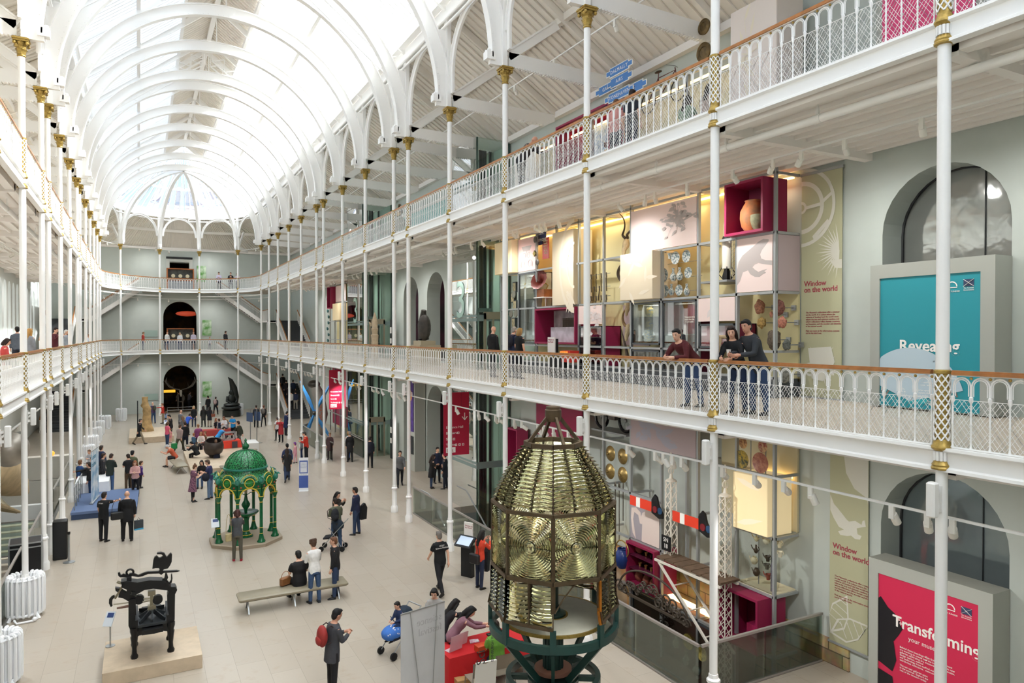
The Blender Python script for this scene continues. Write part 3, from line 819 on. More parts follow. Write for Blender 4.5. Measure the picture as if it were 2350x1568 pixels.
for y in YC:
 if y>17:
  k+=1
  t=empty('column_loudspeaker',(XL+.2,y,4.93),pi,'slim white loudspeaker on the %s column of the left row, from the left edge'%ORD[k-1],'loudspeaker','slim white loudspeakers on the columns')
  obj('speaker_body',SBM,None,t);obj('bracket',BKM,None,t)
RADM=mat('radiator_white','#eff0f2',.4)
def radiator_meshes():
 sec=MB();n=20
 for i in range(n):
  M=Matrix.Rotation(2*pi*i/n,4,'Z')
  for r in(.25,.36):
   sec.tube([M@Vector((r,0,z))for z in(.1,.16,.84,.9)],[.02,.03,.03,.02],6)
  sec.tube([M@Vector((r,0,z))for r,z in((.25,.88),(.28,.93),(.33,.93),(.36,.88))],.03,6)
  sec.tube([M@Vector((r,0,z))for r,z in((.25,.12),(.28,.08),(.33,.08),(.36,.12))],.03,6)
 hdr=MB().tube([(.31*cos(2*pi*i/32),.31*sin(2*pi*i/32),.1)for i in range(32)],.03,6,closed=True)
 hdr.tube([(.31*cos(2*pi*i/32),.31*sin(2*pi*i/32),.88)for i in range(32)],.028,6,closed=True)
 ft=MB()
 for i in range(4):
  a=pi/4+pi/2*i;ft.tube([(.34*cos(a),.34*sin(a),.1),(.4*cos(a),.4*sin(a),0)],[.03,.045],6)
 vp=MB().tube([(.2,-.46,.03),(-.1,-.5,.03),(-.16,-.42,.08)],.025,6).ball((.22,-.45,.06),.05,8,5)
 return[(sec.mesh('radiator_fin_tread',RADM),'fin'),(hdr.mesh('header',RADM),'header'),(ft.mesh('foot',RADM),'foot'),(vp.mesh('valve',RADM),'valve')]
RMS=radiator_meshes()
def radiator(x,y,label,s=1.):
 t=empty('ring_radiator',(x,y,0),0,label,'radiator','white ring radiators round column feet');t.scale=(s,s,s)
 for me,nm in RMS:obj(nm,me,None,t)
radiator(XL,YC[5],'white ring radiator round the column foot cut by the left photo edge',1.15)
radiator(XL,YC[6],'white ring radiator round the column beside the black flight case',1.15)
for k,y in enumerate((46.4,50.6,54.9,59.0)):
 radiator(XL,y,'white ring radiator in the far left row, %s from the table end'%ORD[k],1.1)
for i,lab in((1,'white ring radiator under the leftmost column of the curved end'),(4,'white ring radiator behind the seated bronze Buddha'),):
 radiator(APC[i].x,APC[i].y,lab,1.1)
radiator(XL+.3,62.6,'white ring radiator where the left row meets the curved end',1.1)
TREAD=mat('stair_grey','#4a4d50',.7);STRW=WHITE
def flight(t,a,b,width,n,side):
 """flight from a (foot) to b (head); side = horizontal unit vector across the flight"""
 a=Vector(a);b=Vector(b);s=Vector(side)*width
 st=MB();h=(b.z-a.z)/n;d=Vector((b.x-a.x,b.y-a.y,0))/n
 for i in range(n):
  p=a+d*i+Vector((0,0,h*i))
  q=[p,p+d*1.05,p+d*1.05+s,p+s]
  st.add([v+Vector((0,0,z))for z in(-.02,h)for v in q],[(0,1,2,3),(4,5,6,7),(0,1,5,4),(1,2,6,5),(2,3,7,6),(3,0,4,7)])
 obj('step_tread',st,TREAD,t,smooth=False)
 for sg in(0,1):
  o=s*sg;sm=MB()
  sm.bar(a+o+Vector((0,0,-.05)),b+o+Vector((0,0,-.05)),.06,.34);obj('stringer',sm,STRW,t,smooth=False)
  hm=MB().bar(a+o+Vector((0,0,1.)),b+o+Vector((0,0,1.)),.07,.06);obj('handrail',hm,WOOD,t,smooth=False)
  bm_=MB();m=n*2
  for i in range(m+1):
   p=a.lerp(b,i/m)+o;bm_.bar(p,p+Vector((0,0,.98)),.02,.02)
  bm_.bar(a+o+Vector((0,0,.82)),b+o+Vector((0,0,.82)),.02,.05)
  obj('baluster_lattice',bm_,STRW,t,smooth=False)
def corner_stair(mx,z0,label):
 fx=lambda x:x if mx>0 else 2*XC-x
 t=empty('corner_staircase',(0,0,0),0,label,'staircase','white corner staircases at the end of the hall')
 sx=1 if mx>0 else-1
 flight(t,(fx(11.2),62.2,z0),(fx(11.2),67.6,z0+2.7),1.9,16,(sx,0,0))
 land=MB();x0,x1=sorted((fx(10.45),fx(13.4)));land.box(x0,x1,67.6,72.9,z0+2.55,z0+2.7);obj('landing',land,WHITE,t,smooth=False)
 flight(t,(fx(10.45),71.45,z0+2.7),(fx(6.6),71.45,z0+5.5),1.45,17,(0,1,0))
 rl=MB();rx=fx(10.45)
 rl.bar((rx,67.7,z0+3.68),(rx,71.4,z0+3.68),.07,.06);obj('landing_handrail',rl,WOOD,t,smooth=False)
 r2=MB()
 for i in range(19):r2.bar((rx,67.7+i*.205,z0+2.7),(rx,67.7+i*.205,z0+3.65),.02,.02)
 r2.bar((fx(10.45),67.65,z0+2.6),(fx(11.2),67.65,z0+2.6),.1,.2)
 for i in range(4):r2.bar((fx(10.45+.2*i),67.65,z0+2.7),(fx(10.45+.2*i),67.65,z0+3.65),.02,.02)
 obj('landing_baluster_lattice',r2,WHITE,t,smooth=False)
 ps=MB()
 for px,py in((10.45,71.4),(10.45,67.7)):ps.lathe([(.06,0),(.06,2.6)],10,(fx(px),py,z0))
 obj('support_post',ps,WHITE,t)
for z0,w in((0,'ground to first floor'),(F1,'first to second floor')):
 corner_stair(1,z0,'white corner staircase with dark steps, right side, %s'%w)
 corner_stair(-1,z0,'white corner staircase with dark steps, left side, %s'%w)
LG=pane('lift_glass','#dcebe4',.07);GG=pane('balustrade_glass','#e2ebe4',.04);CG=pane('case_glass','#f0f4f2',.04)
LSTEEL=mat('lift_steel','#7e918e',.4,.4)
def lift(x0,x1,y0,y1,z0,label,doors,num):
 t=empty('glass_lift',(x0,y0,0),0,label,'lift');W=x1-x0;D=y1-y0;H=15.2
 g=MB();
 g.add([(0,0,z0),(0,D,z0),(0,D,H),(0,0,H)],[(0,1,2,3)]);g.add([(0,0,z0),(W,0,z0),(W,0,H),(0,0,H)],[(0,1,2,3)])
 g.add([(0,D,z0),(W,D,z0),(W,D,H),(0,D,H)],[(0,1,2,3)])
 obj('glass_wall',g,LG,t,smooth=False)
 f=MB()
 for x,y in((0.03,0.03),(0.03,D-.03),(W-.03,.03)):f.box(x-.03,x+.03,y-.03,y+.03,z0,H)
 for z in(2.0,5.6,7.95,11.2,13.4):
  f.box(-.01,.05,0,D,z-.13,z+.0);f.box(-.01,.05,0,D,z+.05,z+.13);f.box(0,W,-.01,.05,z-.13,z+.13)
 obj('steel_frame',f,LSTEEL,t,smooth=False)
 gu=MB()
 for y in(D*.3,D*.36,D*.62):gu.box(W*.5,W*.5+.06,y,y+.05,z0,H)
 for x in(W*.55,W*.62,W*.86):gu.box(x,x+.07,D*.55,D*.6,z0,H)
 obj('guide_frame',gu,DARK,t,smooth=False)
 bk=MB().box(W-.06,W-.01,.05,D-.05,z0,H);obj('back_panel',bk,mat('lift_back','#bfccc2',.6),t,smooth=False)
 ca=MB().box(.12,W*.5,.15,D-.15,8.2 if num=='3' else 2.2,8.35 if num=='3' else 2.35);ca.box(.12,W*.5,.15,D-.15,5.9,5.98);obj('cabin',ca,LSTEEL,t,smooth=False)
 for z in doors:
  dm=MB();dx0,dx1=W*.27,W*.7
  dm.box(dx0-.1,dx0,-.04,.04,z,z+2.3);dm.box(dx1,dx1+.1,-.04,.04,z,z+2.3);dm.box(dx0-.1,dx1+.1,-.04,.04,z+2.05,z+2.35);dm.box((dx0+dx1)/2-.04,(dx0+dx1)/2+.04,-.03,.03,z,z+2.05)
  obj('door_frame',dm,mat('bronze_steel','#a39a86',.35,.6),t,smooth=False)
 text('floor_number',num,2.2,Matrix.Translation((-.02,D*.82 if D<3 else D*.6,8.0))@wallM(0,0,0),mat('etched','#a9c6bb',.6),t,ext=.002)
 return t
lift(12.0,13.5,25.7,28.3,-3.5,'glass lift tower beside the large red sign and the pit',(F1,),'3')
lift(11.7,13.5,41.0,44.4,0,'glass lift tower with bronze doors between the red sign and the twin arches',(0,F1),'3')
def glass_rail(pts,z,label,h=1.05,rail=True,pw=2.2):
 t=empty('glass_balustrade',(pts[0][0],pts[0][1],z),0,label,'glass balustrade')
 o=Vector((pts[0][0],pts[0][1],0));P=[Vector((p[0],p[1],p[2]if len(p)>2 else 0))-o for p in pts]
 rl=MB()
 for a,b in zip(P,P[1:]):
  n=max(1,round((b-a).length/pw));d=(b-a)/n
  for i in range(n):
   u=d.normalized()*.012;p,q=a+d*i+u,a+d*(i+1)-u;e=Vector((0,0,h));sd=Vector((-u.y,u.x,0)).normalized()*.008
   g=MB().add([p-sd,q-sd,q-sd+e,p-sd+e,p+sd,q+sd,q+sd+e,p+sd+e],[(0,1,2,3),(4,5,6,7),(0,1,5,4),(1,2,6,5),(2,3,7,6),(3,0,4,7)])
   obj('glass_panel',g,GG,t,smooth=False)
  rl.bar(a+Vector((0,0,h+.02)),b+Vector((0,0,h+.02)),.06,.05)
  rl.bar(a+Vector((0,0,.02)),b+Vector((0,0,.02)),.04,.05)
 obj('top_rail',rl,mat('rail_grey','#a9a5a0',.35,.5),t,smooth=False)
 return t
glass_rail([(9.86,27.25),(9.86,10.66)],0,'glass balustrade with grey rail along the pit, right of the lighthouse lens')
glass_rail([(9.9,10.63),(13.45,10.63)],0,'glass balustrade with grey rail at the near end of the pit')
glass_rail([(9.8,40.5),(9.9,49.3),(10.6,50.5)],0,'glass balustrade with panels near the blue propeller')
glass_rail([(11.6,40.6),(11.65,44.5)],0,'short glass balustrade beside the farther glass lift',rail=False)
glass_rail([(-3.05,14.5),(-3.05,30.0)],0,'glass balustrade along the left opening behind the flight case')
glass_rail([(-3.05,33.5),(-3.05,41.8)],0,'glass balustrade along the left opening beside the pull-up banner')
t=empty('pit_staircase',(0,0,0),0,'staircase going down into the pit below the red hanging sign','staircase')
sm=MB()
for i in range(20):sm.box(10.2,11.7,25.9-i*.3,26.2-i*.3,-.17*(i+1)-.04,-.17*(i+1))
obj('step_tread',sm,mat('pit_step','#cfc4b4',.6),t,smooth=False)
rm_=MB()
for x in(10.15,11.75):rm_.tube([(x,27.1,.95),(x,26.2,.95),(x,20,-2.5)],.03,8)
obj('handrail',rm_,STEEL,t)
mb=MB();mb.box(-6.9,-3.1,24.2,24.4,-2.6,-.05);mb.box(-6.9,-3.1,24.0,24.6,-.05,.12);mb.box(-6.9,-3.1,36.6,36.9,-2.6,-.1)
struct('wall_left_opening',mb,mat('opening_wall','#d3d5d3',.6),smooth=False)
glass_rail([(-6.9,30.4),(-3.1,30.4)],-.6,'green glass balustrade across the left opening, upper one',h=1.2)
glass_rail([(-6.9,24.3),(-3.1,24.3)],-1.6,'green glass balustrade across the left opening, lower one',h=1.4)
t=empty('pit_staircase',(0,0,0),0,'staircase going down in the left opening behind the columns','staircase')
sm=MB()
for i in range(15):sm.box(-6.8,-3.3,33.6-i*.3-.3,33.6-i*.3,-.17*(i+1)-.04,-.17*(i+1))
obj('step_tread',sm,mat('pit_step','#cfc4b4',.6),t,smooth=False)
rm_=MB()
for x in(-5.6,-3.35):
 for dz in(.5,.9):rm_.tube([(x,33.6,dz),(x,29.2,-2.5+dz)],.02,6)
 for i in range(6):rm_.tube([(x,33.6-i*.88,-.5*i),(x,33.6-i*.88,.9-.5*i)],.015,6)
obj('handrail',rm_,mat('bronze_rail','#6d5d4a',.4,.5),t)
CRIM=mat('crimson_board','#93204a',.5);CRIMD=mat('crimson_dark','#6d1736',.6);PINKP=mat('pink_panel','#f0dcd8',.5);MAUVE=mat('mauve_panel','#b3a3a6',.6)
CREAM=mat('cream_box','#e6d9c0',.55);PRINT=mat('print_grey','#b9b0ae',.6);PRINTP=mat('print_pale','#d9d6c6',.6)
YELB=mat('case_back_yellow','#d8cf9f',.6);CASEF=mat('case_frame_dark','#50555a',.4,.2);WHT=mat('white_letter','#f4f2ee',.5)
LED=mat('warm_strip','#ffd890',.4,emit=1.0)
SHELFM=mat('shelf_grey','#9a9ea0',.4,.3)
def px(x,y,X):return at(x,y,0,X)
def box_thing(name,y0,y1,z0,z1,xf,xb,m,label,cat,group=None,r=.01):
 o=empty(name,(xb,(y0+y1)/2,z0),0,label,cat,group)
 return o
FX=12.72
mull=[11.32,12.46,13.79,15.22,16.59,17.96,19.35,20.75,22.12,23.48,24.93]
t=empty('display_grid',(FX,11.32,0),0,'tall grey steel display grid along the right wall through both floors','display frame')
vb=MB();hb=MB();wb=MB()
def seg(mb,y0,y1,z0,z1):mb.box(-.04,.04,y0-11.32-.03,y1-11.32+.03,z0,z1)
for y in(11.32,13.79,16.59,17.96,19.35,22.12,23.48,24.93):seg(vb,y,y,5.86,11.1)
for y,z0,z1 in((12.46,5.86,9.6),(15.22,5.86,9.6),(20.75,8.25,11.1)):seg(vb,y,y,z0,z1)
for y in(11.32,12.46,13.79,16.59,17.96,19.35,22.12):seg(vb,y,y,-1.6,5.5)
seg(vb,15.22,15.22,-1.6,4.05);seg(vb,14.2,14.2,1.3,4.05)
for z in(10.95,9.6,8.25,6.9,6.3,4.05):hb.box(-.04,.04,0,13.6,z-.03,z+.03)
hb.box(-.04,.04,0,8.0,1.29,1.35);hb.box(-.04,.04,1.1,8.0,-.1,-.04);hb.box(-.04,.04,0,1.14,2.62,2.68);hb.box(-.04,.04,3.9,8,2.62,2.68);hb.box(-.04,.04,0,1.14,-.1,-.04)
for y in(11.32,17.96):
 for z in(10.95,9.6,8.25,6.9,4.05,2.65,1.32,-.07):wb.box(0,.75,y-11.35,y-11.29,z-.03,z+.03)
for y in(13.79,16.59):
 for z in(9.6,4.05,2.65,1.32,-.07):wb.box(0,.75,y-11.35,y-11.29,z-.03,z+.03)
obj('grid_post_frame',vb,FRAMEG,t,smooth=False);obj('grid_rail_frame',hb,FRAMEG,t,smooth=False);obj('wall_arm_frame',wb,FRAMEG,t,smooth=False)
bp=MB();bp.box(.74,.80,1.2,13.6,8.25,11.05);bp.box(.74,.8,0.0,13.6,6.2,8.25)
obj('back_board',bp,YELB,t,smooth=False)
bp=MB();bp.box(.74,.8,0,2.4,2.7,5.5);obj('back_board',bp,mat('case_back_beige','#cfc7a6',.6),t,smooth=False)
ls=MB();ls.box(.62,.72,.1,13.5,10.9,10.94);ls.box(.5,.7,.1,1.1,3.94,3.99);ls.box(.3,.55,1.3,7.9,-.04,-.01);obj('light_strip_trim',ls,LED,t,smooth=False)
bs=MB().box(-.02,.8,0,13.6,5.86,6.27);obj('base_board',bs,CASEF,t,smooth=False)
for y in(12.1,14.9,18.5,21.5,24):
 l=bpy.data.lights.new('case_lamp','AREA');l.energy=3;l.color=(1,.83,.55);l.shape='RECTANGLE';l.size=.15;l.size_y=1.2
 o=bpy.data.objects.new('case_lamp',l);link(o);o.location=(13.3,y,10.85);o.rotation_euler=(0,R(25),0)
for y,z,x in((15.9,8.12,13.05),(14.5,8.12,13.05),(22.8,9.48,13.05),(18.65,7.5,13.0),(13.1,7.5,13.0),(14.5,-.2,13.1)):
 l=bpy.data.lights.new('case_lamp','AREA');l.energy=3;l.color=(1,.93,.8);l.shape='RECTANGLE';l.size=.3;l.size_y=.9
 o=bpy.data.objects.new('case_lamp',l);link(o);o.location=(x,y,z)
def panel(name,y0,y1,z0,z1,m,label,x=FX-.02,prints=(),pm=PRINT,cat='panel',th=.03,group=None):
 """flat board in the grid; prints: polygons in (u,v) of the board, u to the reader's right"""
 t=empty(name,(x,(y0+y1)/2,z0),0,label,cat,group)
 W=y1-y0;H=z1-z0
 obj('board',MB().box(-th,0,-W/2,W/2,0,H),m,t,smooth=False)
 if prints:
  mb=MB()
  for k,poly in enumerate(prints):
   P=[(-th-.002-.0003*(k%40),W/2-u*W,v*H)for u,v in poly]
   mb.add(P,[tuple(range(len(P)))])
  obj('print_pattern',mb,pm,t,smooth=False,fix=False)
 return t
def openbox(name,y0,y1,z0,z1,xf,xb,m,label,cat='display box',th=.06,m2=None,group=None):
 t=empty(name,(xb,(y0+y1)/2,z0),0,label,cat,group);W=(y1-y0)/2;H=z1-z0;d=xf-xb
 mb=MB();mb.box(d,0,-W,-W+th,0,H);mb.box(d,0,W-th,W,0,H);mb.box(d,0,-W+th,W-th,0,th);mb.box(d,0,-W+th,W-th,H-th,H)
 obj('shell',mb,m,t,smooth=False)
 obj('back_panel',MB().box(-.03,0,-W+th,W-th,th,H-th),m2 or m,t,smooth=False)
 return t
def solidbox(name,y0,y1,z0,z1,xf,xb,m,label,prints=(),pm=PRINTP,cat='display box'):
 t=empty(name,(xb,(y0+y1)/2,z0),0,label,cat);W=y1-y0;H=z1-z0;d=xf-xb
 obj('casing',MB().rbox(d,0,-W/2,W/2,0,H,.012),m,t,smooth=False)
 if prints:
  mb=MB()
  for k,poly in enumerate(prints):mb.add([(d-.002-.0003*(k%40),W/2-u*W,v*H)for u,v in poly],[tuple(range(len(poly)))])
  obj('print_pattern',mb,pm,t,smooth=False,fix=False)
 return t
def glass_case(name,y0,y1,z0,z1,label,back,xf=FX-.05,xb=13.4,shelves=()):
 t=empty(name,(xb,(y0+y1)/2,z0),0,label,'glass case');W=(y1-y0)/2;H=z1-z0;d=xf-xb
 f=MB();th=.05
 f.box(d,d+.06,-W,-W+th,0,H);f.box(d,d+.06,W-th,W,0,H);f.box(d,d+.06,-W,W,0,th);f.box(d,d+.06,-W,W,H-th,H)
 obj('case_frame',f,CASEF,t,smooth=False)
 b=MB();b.box(-.04,0,-W,W,0,H);b.box(d+.06,0,-W,-W+.02,0,H);b.box(d+.06,0,W-.02,W,0,H);b.box(d+.06,0,-W,W,0,.02);b.box(d+.06,0,-W,W,H-.02,H)
 obj('case_interior',b,back,t,smooth=False)
 obj('glass_pane',MB().box(d+.025,d+.03,-W+th,W-th,th,H-th),CG,t,smooth=False)
 for z in shelves:obj('shelf',MB().box(d+.12,-.05,-W+.03,W-.03,z-z0-.012,z-z0),mat('glass_shelf','#a9b8b0',.2),t,smooth=False)
 return t
def ring(cx,cy,r0,r1,a0=0.,a1=360.,n=24):
 A=[(cx+r1*cos(R(a0+(a1-a0)*i/n)),cy+r1*sin(R(a0+(a1-a0)*i/n)))for i in range(n+1)]
 B=[(cx+r0*cos(R(a0+(a1-a0)*i/n)),cy+r0*sin(R(a0+(a1-a0)*i/n)))for i in range(n+1)]
 return[[A[i],A[i+1],B[i+1],B[i]]for i in range(n)]
def leafp(x,y,a,L,w):
 c,s=cos(a),sin(a)
 return[(x+c*p*L-s*q*w,y+s*p*L+c*q*w)for p,q in((0,0),(.3,.5),(.6,.45),(1,0),(.6,-.45),(.3,-.5))]
def spray(seed,n,cx,cy,sx,sy,L=.12,w=.05):
 r_=random.Random(seed);out=[]
 for i in range(n):
  a=r_.uniform(-2.6,-.3)if i%3 else r_.uniform(-pi,pi)
  x=cx+r_.gauss(0,sx);y=cy+r_.gauss(0,sy)
  out.append(leafp(x,y,a,L*r_.uniform(.6,1.3),w*r_.uniform(.7,1.3)))
  out.append([(x,y),(x+.006,y+.01),(cx+.01,cy+.01),(cx,cy)])
 return out
def curl(cx,cy,r0,r1,turns,w,n=40,ph=0.):
 P=[((r0+(r1-r0)*i/n)*cos(ph+2*pi*turns*i/n),(r0+(r1-r0)*i/n)*sin(ph+2*pi*turns*i/n))for i in range(n+1)]
 return[[(cx+a[0]*(1-w),cy+a[1]*(1-w)),(cx+a[0]*(1+w),cy+a[1]*(1+w)),(cx+b[0]*(1+w),cy+b[1]*(1+w)),(cx+b[0]*(1-w),cy+b[1]*(1-w))]for a,b in zip(P,P[1:])]
SAL=[(645,735),(600,725),(560,745),(520,780),(470,820),(420,860),(385,920),(372,1000),(372,1150),(400,1110),(415,1060),(425,1025),(470,1010),(490,1050),(530,1080),(570,1085),(600,1060),(625,1050),(610,1035),(635,1015),(600,1020),(560,1035),(530,1010),(510,985),(530,960),(560,950),(600,965),(675,985),(675,940),(620,930),(585,910),(575,870),(590,830),(620,790),(645,755)]
SAL=[((x-372)/303,1-(y-693)/529)for x,y in SAL]
panel('printed_panel',11.37,12.43,8.29,9.56,PINKP,'pinkish white panel with a grey salamander silhouette below the red niche',prints=[SAL])
eye=ring(.64,.87,.025,.05)
sp_=solo('end_board',MB().box(12.78,13.48,11.3,11.33,8.29,9.56),MAUVE,'dusky mauve board closing the end of the salamander panel bay','panel',smooth=False)
panel('printed_panel',13.83,16.55,9.64,10.85,PINKP,'wide pink panel with the grey print of a leafy branch',prints=spray(5,46,.72,.66,.10,.13,.11,.05)+[[(1,.62),(1,.66),(.8,.55),(.5,.62),(.5,.59),(.8,.51)]])
panel('printed_panel',12.5,13.75,7.62,8.2,PINKP,'small pink panel above the dark case behind the column',prints=[leafp(.25,.15,1.1,.8,.2)],pm=mat('print_faint','#dfd6d6',.6))
panel('printed_panel',18.0,19.31,7.62,8.2,PINKP,'small pink panel below the knives',prints=spray(3,20,.6,.45,.15,.2,.2,.1),pm=mat('print_faint','#dfd6d6',.6))
panel('printed_panel',22.16,23.44,9.64,10.85,mat('pink_panel_deep','#ecc9c6',.5),'pink panel with a grey scrolled iron ornament print, near the blue telephone sign',prints=curl(.3,.2,.02,.14,1.6,.12)+curl(.7,.2,.02,.14,-1.6,.12,ph=pi)+curl(.38,.45,.02,.1,1.4,.14)+curl(.62,.45,.02,.1,-1.4,.14,ph=pi)+[[(.3,.6),(.7,.6),(.8,.75),(.2,.75)],[(.47,.05),(.53,.05),(.53,.6),(.47,.6)]])
mv=panel('printed_panel',16.63,17.92,6.95,8.2,MAUVE,'mauve panel behind the long antelope horn',x=13.44,prints=ring(.65,.3,.12,.16,-40,140))
panel('printed_panel',13.83,16.55,4.09,5.45,MAUVE,'broad mauve panel with faint blue blotches above the signal arms',prints=spray(9,22,.25,.6,.12,.2,.2,.1)+spray(10,10,.55,.3,.05,.1,.2,.1),pm=mat('print_blue','#a9a7b4',.6))
TEA=[[(0.02,.15),(.15,.08),(.05,.45),(.1,.62),(.25,.62),(.32,.5),(.42,.42),(.42,.5),(.3,.72),(.1,.72),(-.0,.55)]]
tea=[[(.04,.70),(.02,.45),(.08,.12),(.2,.0),(.17,.12),(.1,.45),(.14,.62),(.28,.58),(.34,.40),(.42,.40),(.36,.66),(.2,.74)],[(.4,.0),(.42,.42),(.36,.5),(.42,.66),(.52,.72),(.55,.86),(.6,.88),(.7,.82),(.95,.74),(1,.7),(1,0)]]
panel('printed_panel',15.26,16.55,1.38,2.62,mat('mauve_grey','#aaa3ab',.6),'mauve panel with a pale print of an ornate teapot beside the signal mast',prints=tea,pm=mat('print_blush','#ead9d2',.6))
E_=panel('crimson_board',19.1,22.08,3.7,5.45,CRIM,'crimson board behind the crown of the lighthouse lens')
wheel=ring(1.05,.52,.62,.70,90,270)+ring(1.05,.52,.30,.34,90,270)+[[(.44,.5),(1,.5),(1,.55),(.44,.55)]]+spray(2,12,.8,.1,.1,.05,.25,.05)
solidbox('cream_box',15.25,16.72,8.27,9.6,12.4,13.3,CREAM,'plain cream box with a faint engraved plant standing proud of the grid',prints=[leafp(.5+.3*cos(k),.45+.35*sin(k),k*1.3,.35,.08)for k in range(9)],pm=mat('print_cream','#ece2cf',.6))
solidbox('cream_box',19.45,20.78,8.27,10.75,12.55,13.3,CREAM,'tall cream box with a pale engraved wheel beside the gramophone',prints=[[(u,v*.9+.05)for u,v in p]for p in wheel],pm=mat('print_cream','#ece2cf',.6))
solidbox('cream_box',23.5,24.9,9.62,10.85,12.4,13.3,mat('cream_lit','#ecd9b0',.6,emit=.03),'cream box high beside the glass lift',cat='display box')
lb=solidbox('light_box',11.38,12.42,2.69,4.02,12.55,13.35,mat('cream_glow','#f1dcae',.6,emit=.1),'glowing cream light box with a faint line drawing under the plates',prints=[leafp(.1,.1,.2,.8,.1),leafp(.1,.9,-.2,.7,.1)],pm=mat('print_glow','#eee0c4',.6,emit=.1))
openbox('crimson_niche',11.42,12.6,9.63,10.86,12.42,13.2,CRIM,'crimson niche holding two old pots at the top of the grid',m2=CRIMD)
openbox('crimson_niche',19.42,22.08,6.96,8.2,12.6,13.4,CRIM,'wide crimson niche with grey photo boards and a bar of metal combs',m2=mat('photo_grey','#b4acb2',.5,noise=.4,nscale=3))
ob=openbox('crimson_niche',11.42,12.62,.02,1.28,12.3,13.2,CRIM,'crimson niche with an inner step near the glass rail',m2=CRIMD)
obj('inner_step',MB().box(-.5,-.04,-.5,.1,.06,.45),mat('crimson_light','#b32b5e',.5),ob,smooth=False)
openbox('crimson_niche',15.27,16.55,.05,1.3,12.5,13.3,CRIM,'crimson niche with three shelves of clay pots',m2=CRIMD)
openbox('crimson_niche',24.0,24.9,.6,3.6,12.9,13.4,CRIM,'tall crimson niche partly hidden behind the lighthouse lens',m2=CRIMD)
cb=MB();cb.box(-.3,-.24,0,1.4,0,.3)
for i in range(24):cb.box(-.32,-.3,.02+i*.058,.04+i*.058,-.04,.36)
solo('metal_comb_bar',cb,mat('comb_metal','#5d5148',.5,.4),'dark bar with rows of metal teeth inside the wide crimson niche','machine part',loc=(13.35,19.5,7.5),smooth=False)
solo('photo_board',MB().box(-.02,0,0,2.0,0,.52),mat('photo_pale','#c9c2cd',.35,noise=.25,nscale=4),'pale photo board along the bottom of the wide crimson niche','photo board',loc=(12.95,19.5,7.02),smooth=False)
glass_case('glass_case',15.26,16.55,7.0,8.2,'dark framed glass case with yellow and blue painted pottery',mat('case_back_grey','#b6b3a4',.6),shelves=(7.42,7.8))
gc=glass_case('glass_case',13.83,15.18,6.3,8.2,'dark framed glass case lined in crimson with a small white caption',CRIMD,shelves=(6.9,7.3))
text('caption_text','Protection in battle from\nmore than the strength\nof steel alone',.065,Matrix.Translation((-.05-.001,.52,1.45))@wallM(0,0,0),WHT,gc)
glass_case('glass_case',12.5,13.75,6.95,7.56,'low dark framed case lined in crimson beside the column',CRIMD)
glass_case('glass_case',18.0,19.31,6.3,7.56,'dark case lined in crimson with small tools on pegs',CRIM,shelves=(6.7,6.95,7.2))
glass_case('glass_case',22.16,23.44,6.95,9.56,'tall dark framed glass case with small statues on three shelves',mat('case_back_pale','#c9c8bd',.6),shelves=(7.75,8.6))
glass_case('glass_case',15.26,16.55,6.3,6.85,'low dark case below the painted pottery',CASEF)
glass_case('glass_case',12.5,16.5,-1.9,-.12,'long sunken case with yellow dishes seen through the glass rail',mat('case_back_maroon','#5d3a3a',.6))
def ex(name,mb,m,label,cat,loc,group=None,rot=None,**kw):return solo(name,mb,m,label,cat,group,loc,rot,**kw)
VASES={'jar':[(.0,0),(.16,0),(.27,.15),(.31,.35),(.3,.5),(.22,.66),(.18,.72),(.2,.76),(.17,.77)],'bowl':[(0,0),(.1,0),(.16,.1),(.2,.25),(.19,.36),(.17,.36)],'bottle':[(0,0),(.06,0),(.1,.08),(.1,.16),(.04,.26),(.035,.34),(.05,.38),(.045,.39)],'pot':[(0,0),(.07,0),(.13,.08),(.14,.15),(.1,.24),(.06,.27),(.07,.3),(.06,.3)],'cup':[(0,0),(.03,0),(.035,.06),(.055,.1),(.05,.1)],'plate':[(0,0),(.09,.005),(.17,.03),(.175,.035),(.16,.03),(.0,.012)]}
def vase(kind,s=1.,n=20):return MB().lathe([(max(r,.0005)*s,z*s)for r,z in VASES[kind]],n,caps=False)
ex('clay_pot',vase('jar'),mat('terracotta','#c77a4a',.7,noise=.35,nscale=4,color2='#8d6a4e'),'large orange clay pot in the upper crimson niche','pot',(12.85,12.1,9.69))
ex('striped_pot',vase('bowl'),mat('striped_pot','#8d8a6c',.7,noise=.3,nscale=12),'small greenish striped pot in front of the large orange pot','pot',(12.66,11.75,9.69))
CER=mat('painted_ceramic','#d9dbd6',.3,noise=.9,nscale=28,color2='#43636f');CERY=mat('yellow_ceramic','#d9b84e',.3,noise=.9,nscale=22,color2='#2e6a86')
PLATEROT=(0,-pi/2,0)
def rod_(x,y0,y1,z,label):ex('display_rod',MB().tube([(0,0,0),(0,y1-y0,0)],.008,6),STEEL,label,'rod',(x,y0,z),'display rods in the grid')
row3=[(1535,((1,'vase'),))]
cer=[(1523,586,'cup',1.6),(1538,588,'cup',1.6),(1552,592,'plate',1.),(1577,588,'plate',.95),(1525,632,'plate',1.1),(1545,634,'bottle',.9),(1560,632,'bottle',.9),(1581,626,'plate',.85),(1528,668,'plate',.95),(1541,668,'bottle',.8),(1560,666,'plate',.85),(1576,668,'bottle',.8)]
names={'cup':'small painted cup','plate':'painted plate','bottle':'painted flask'}
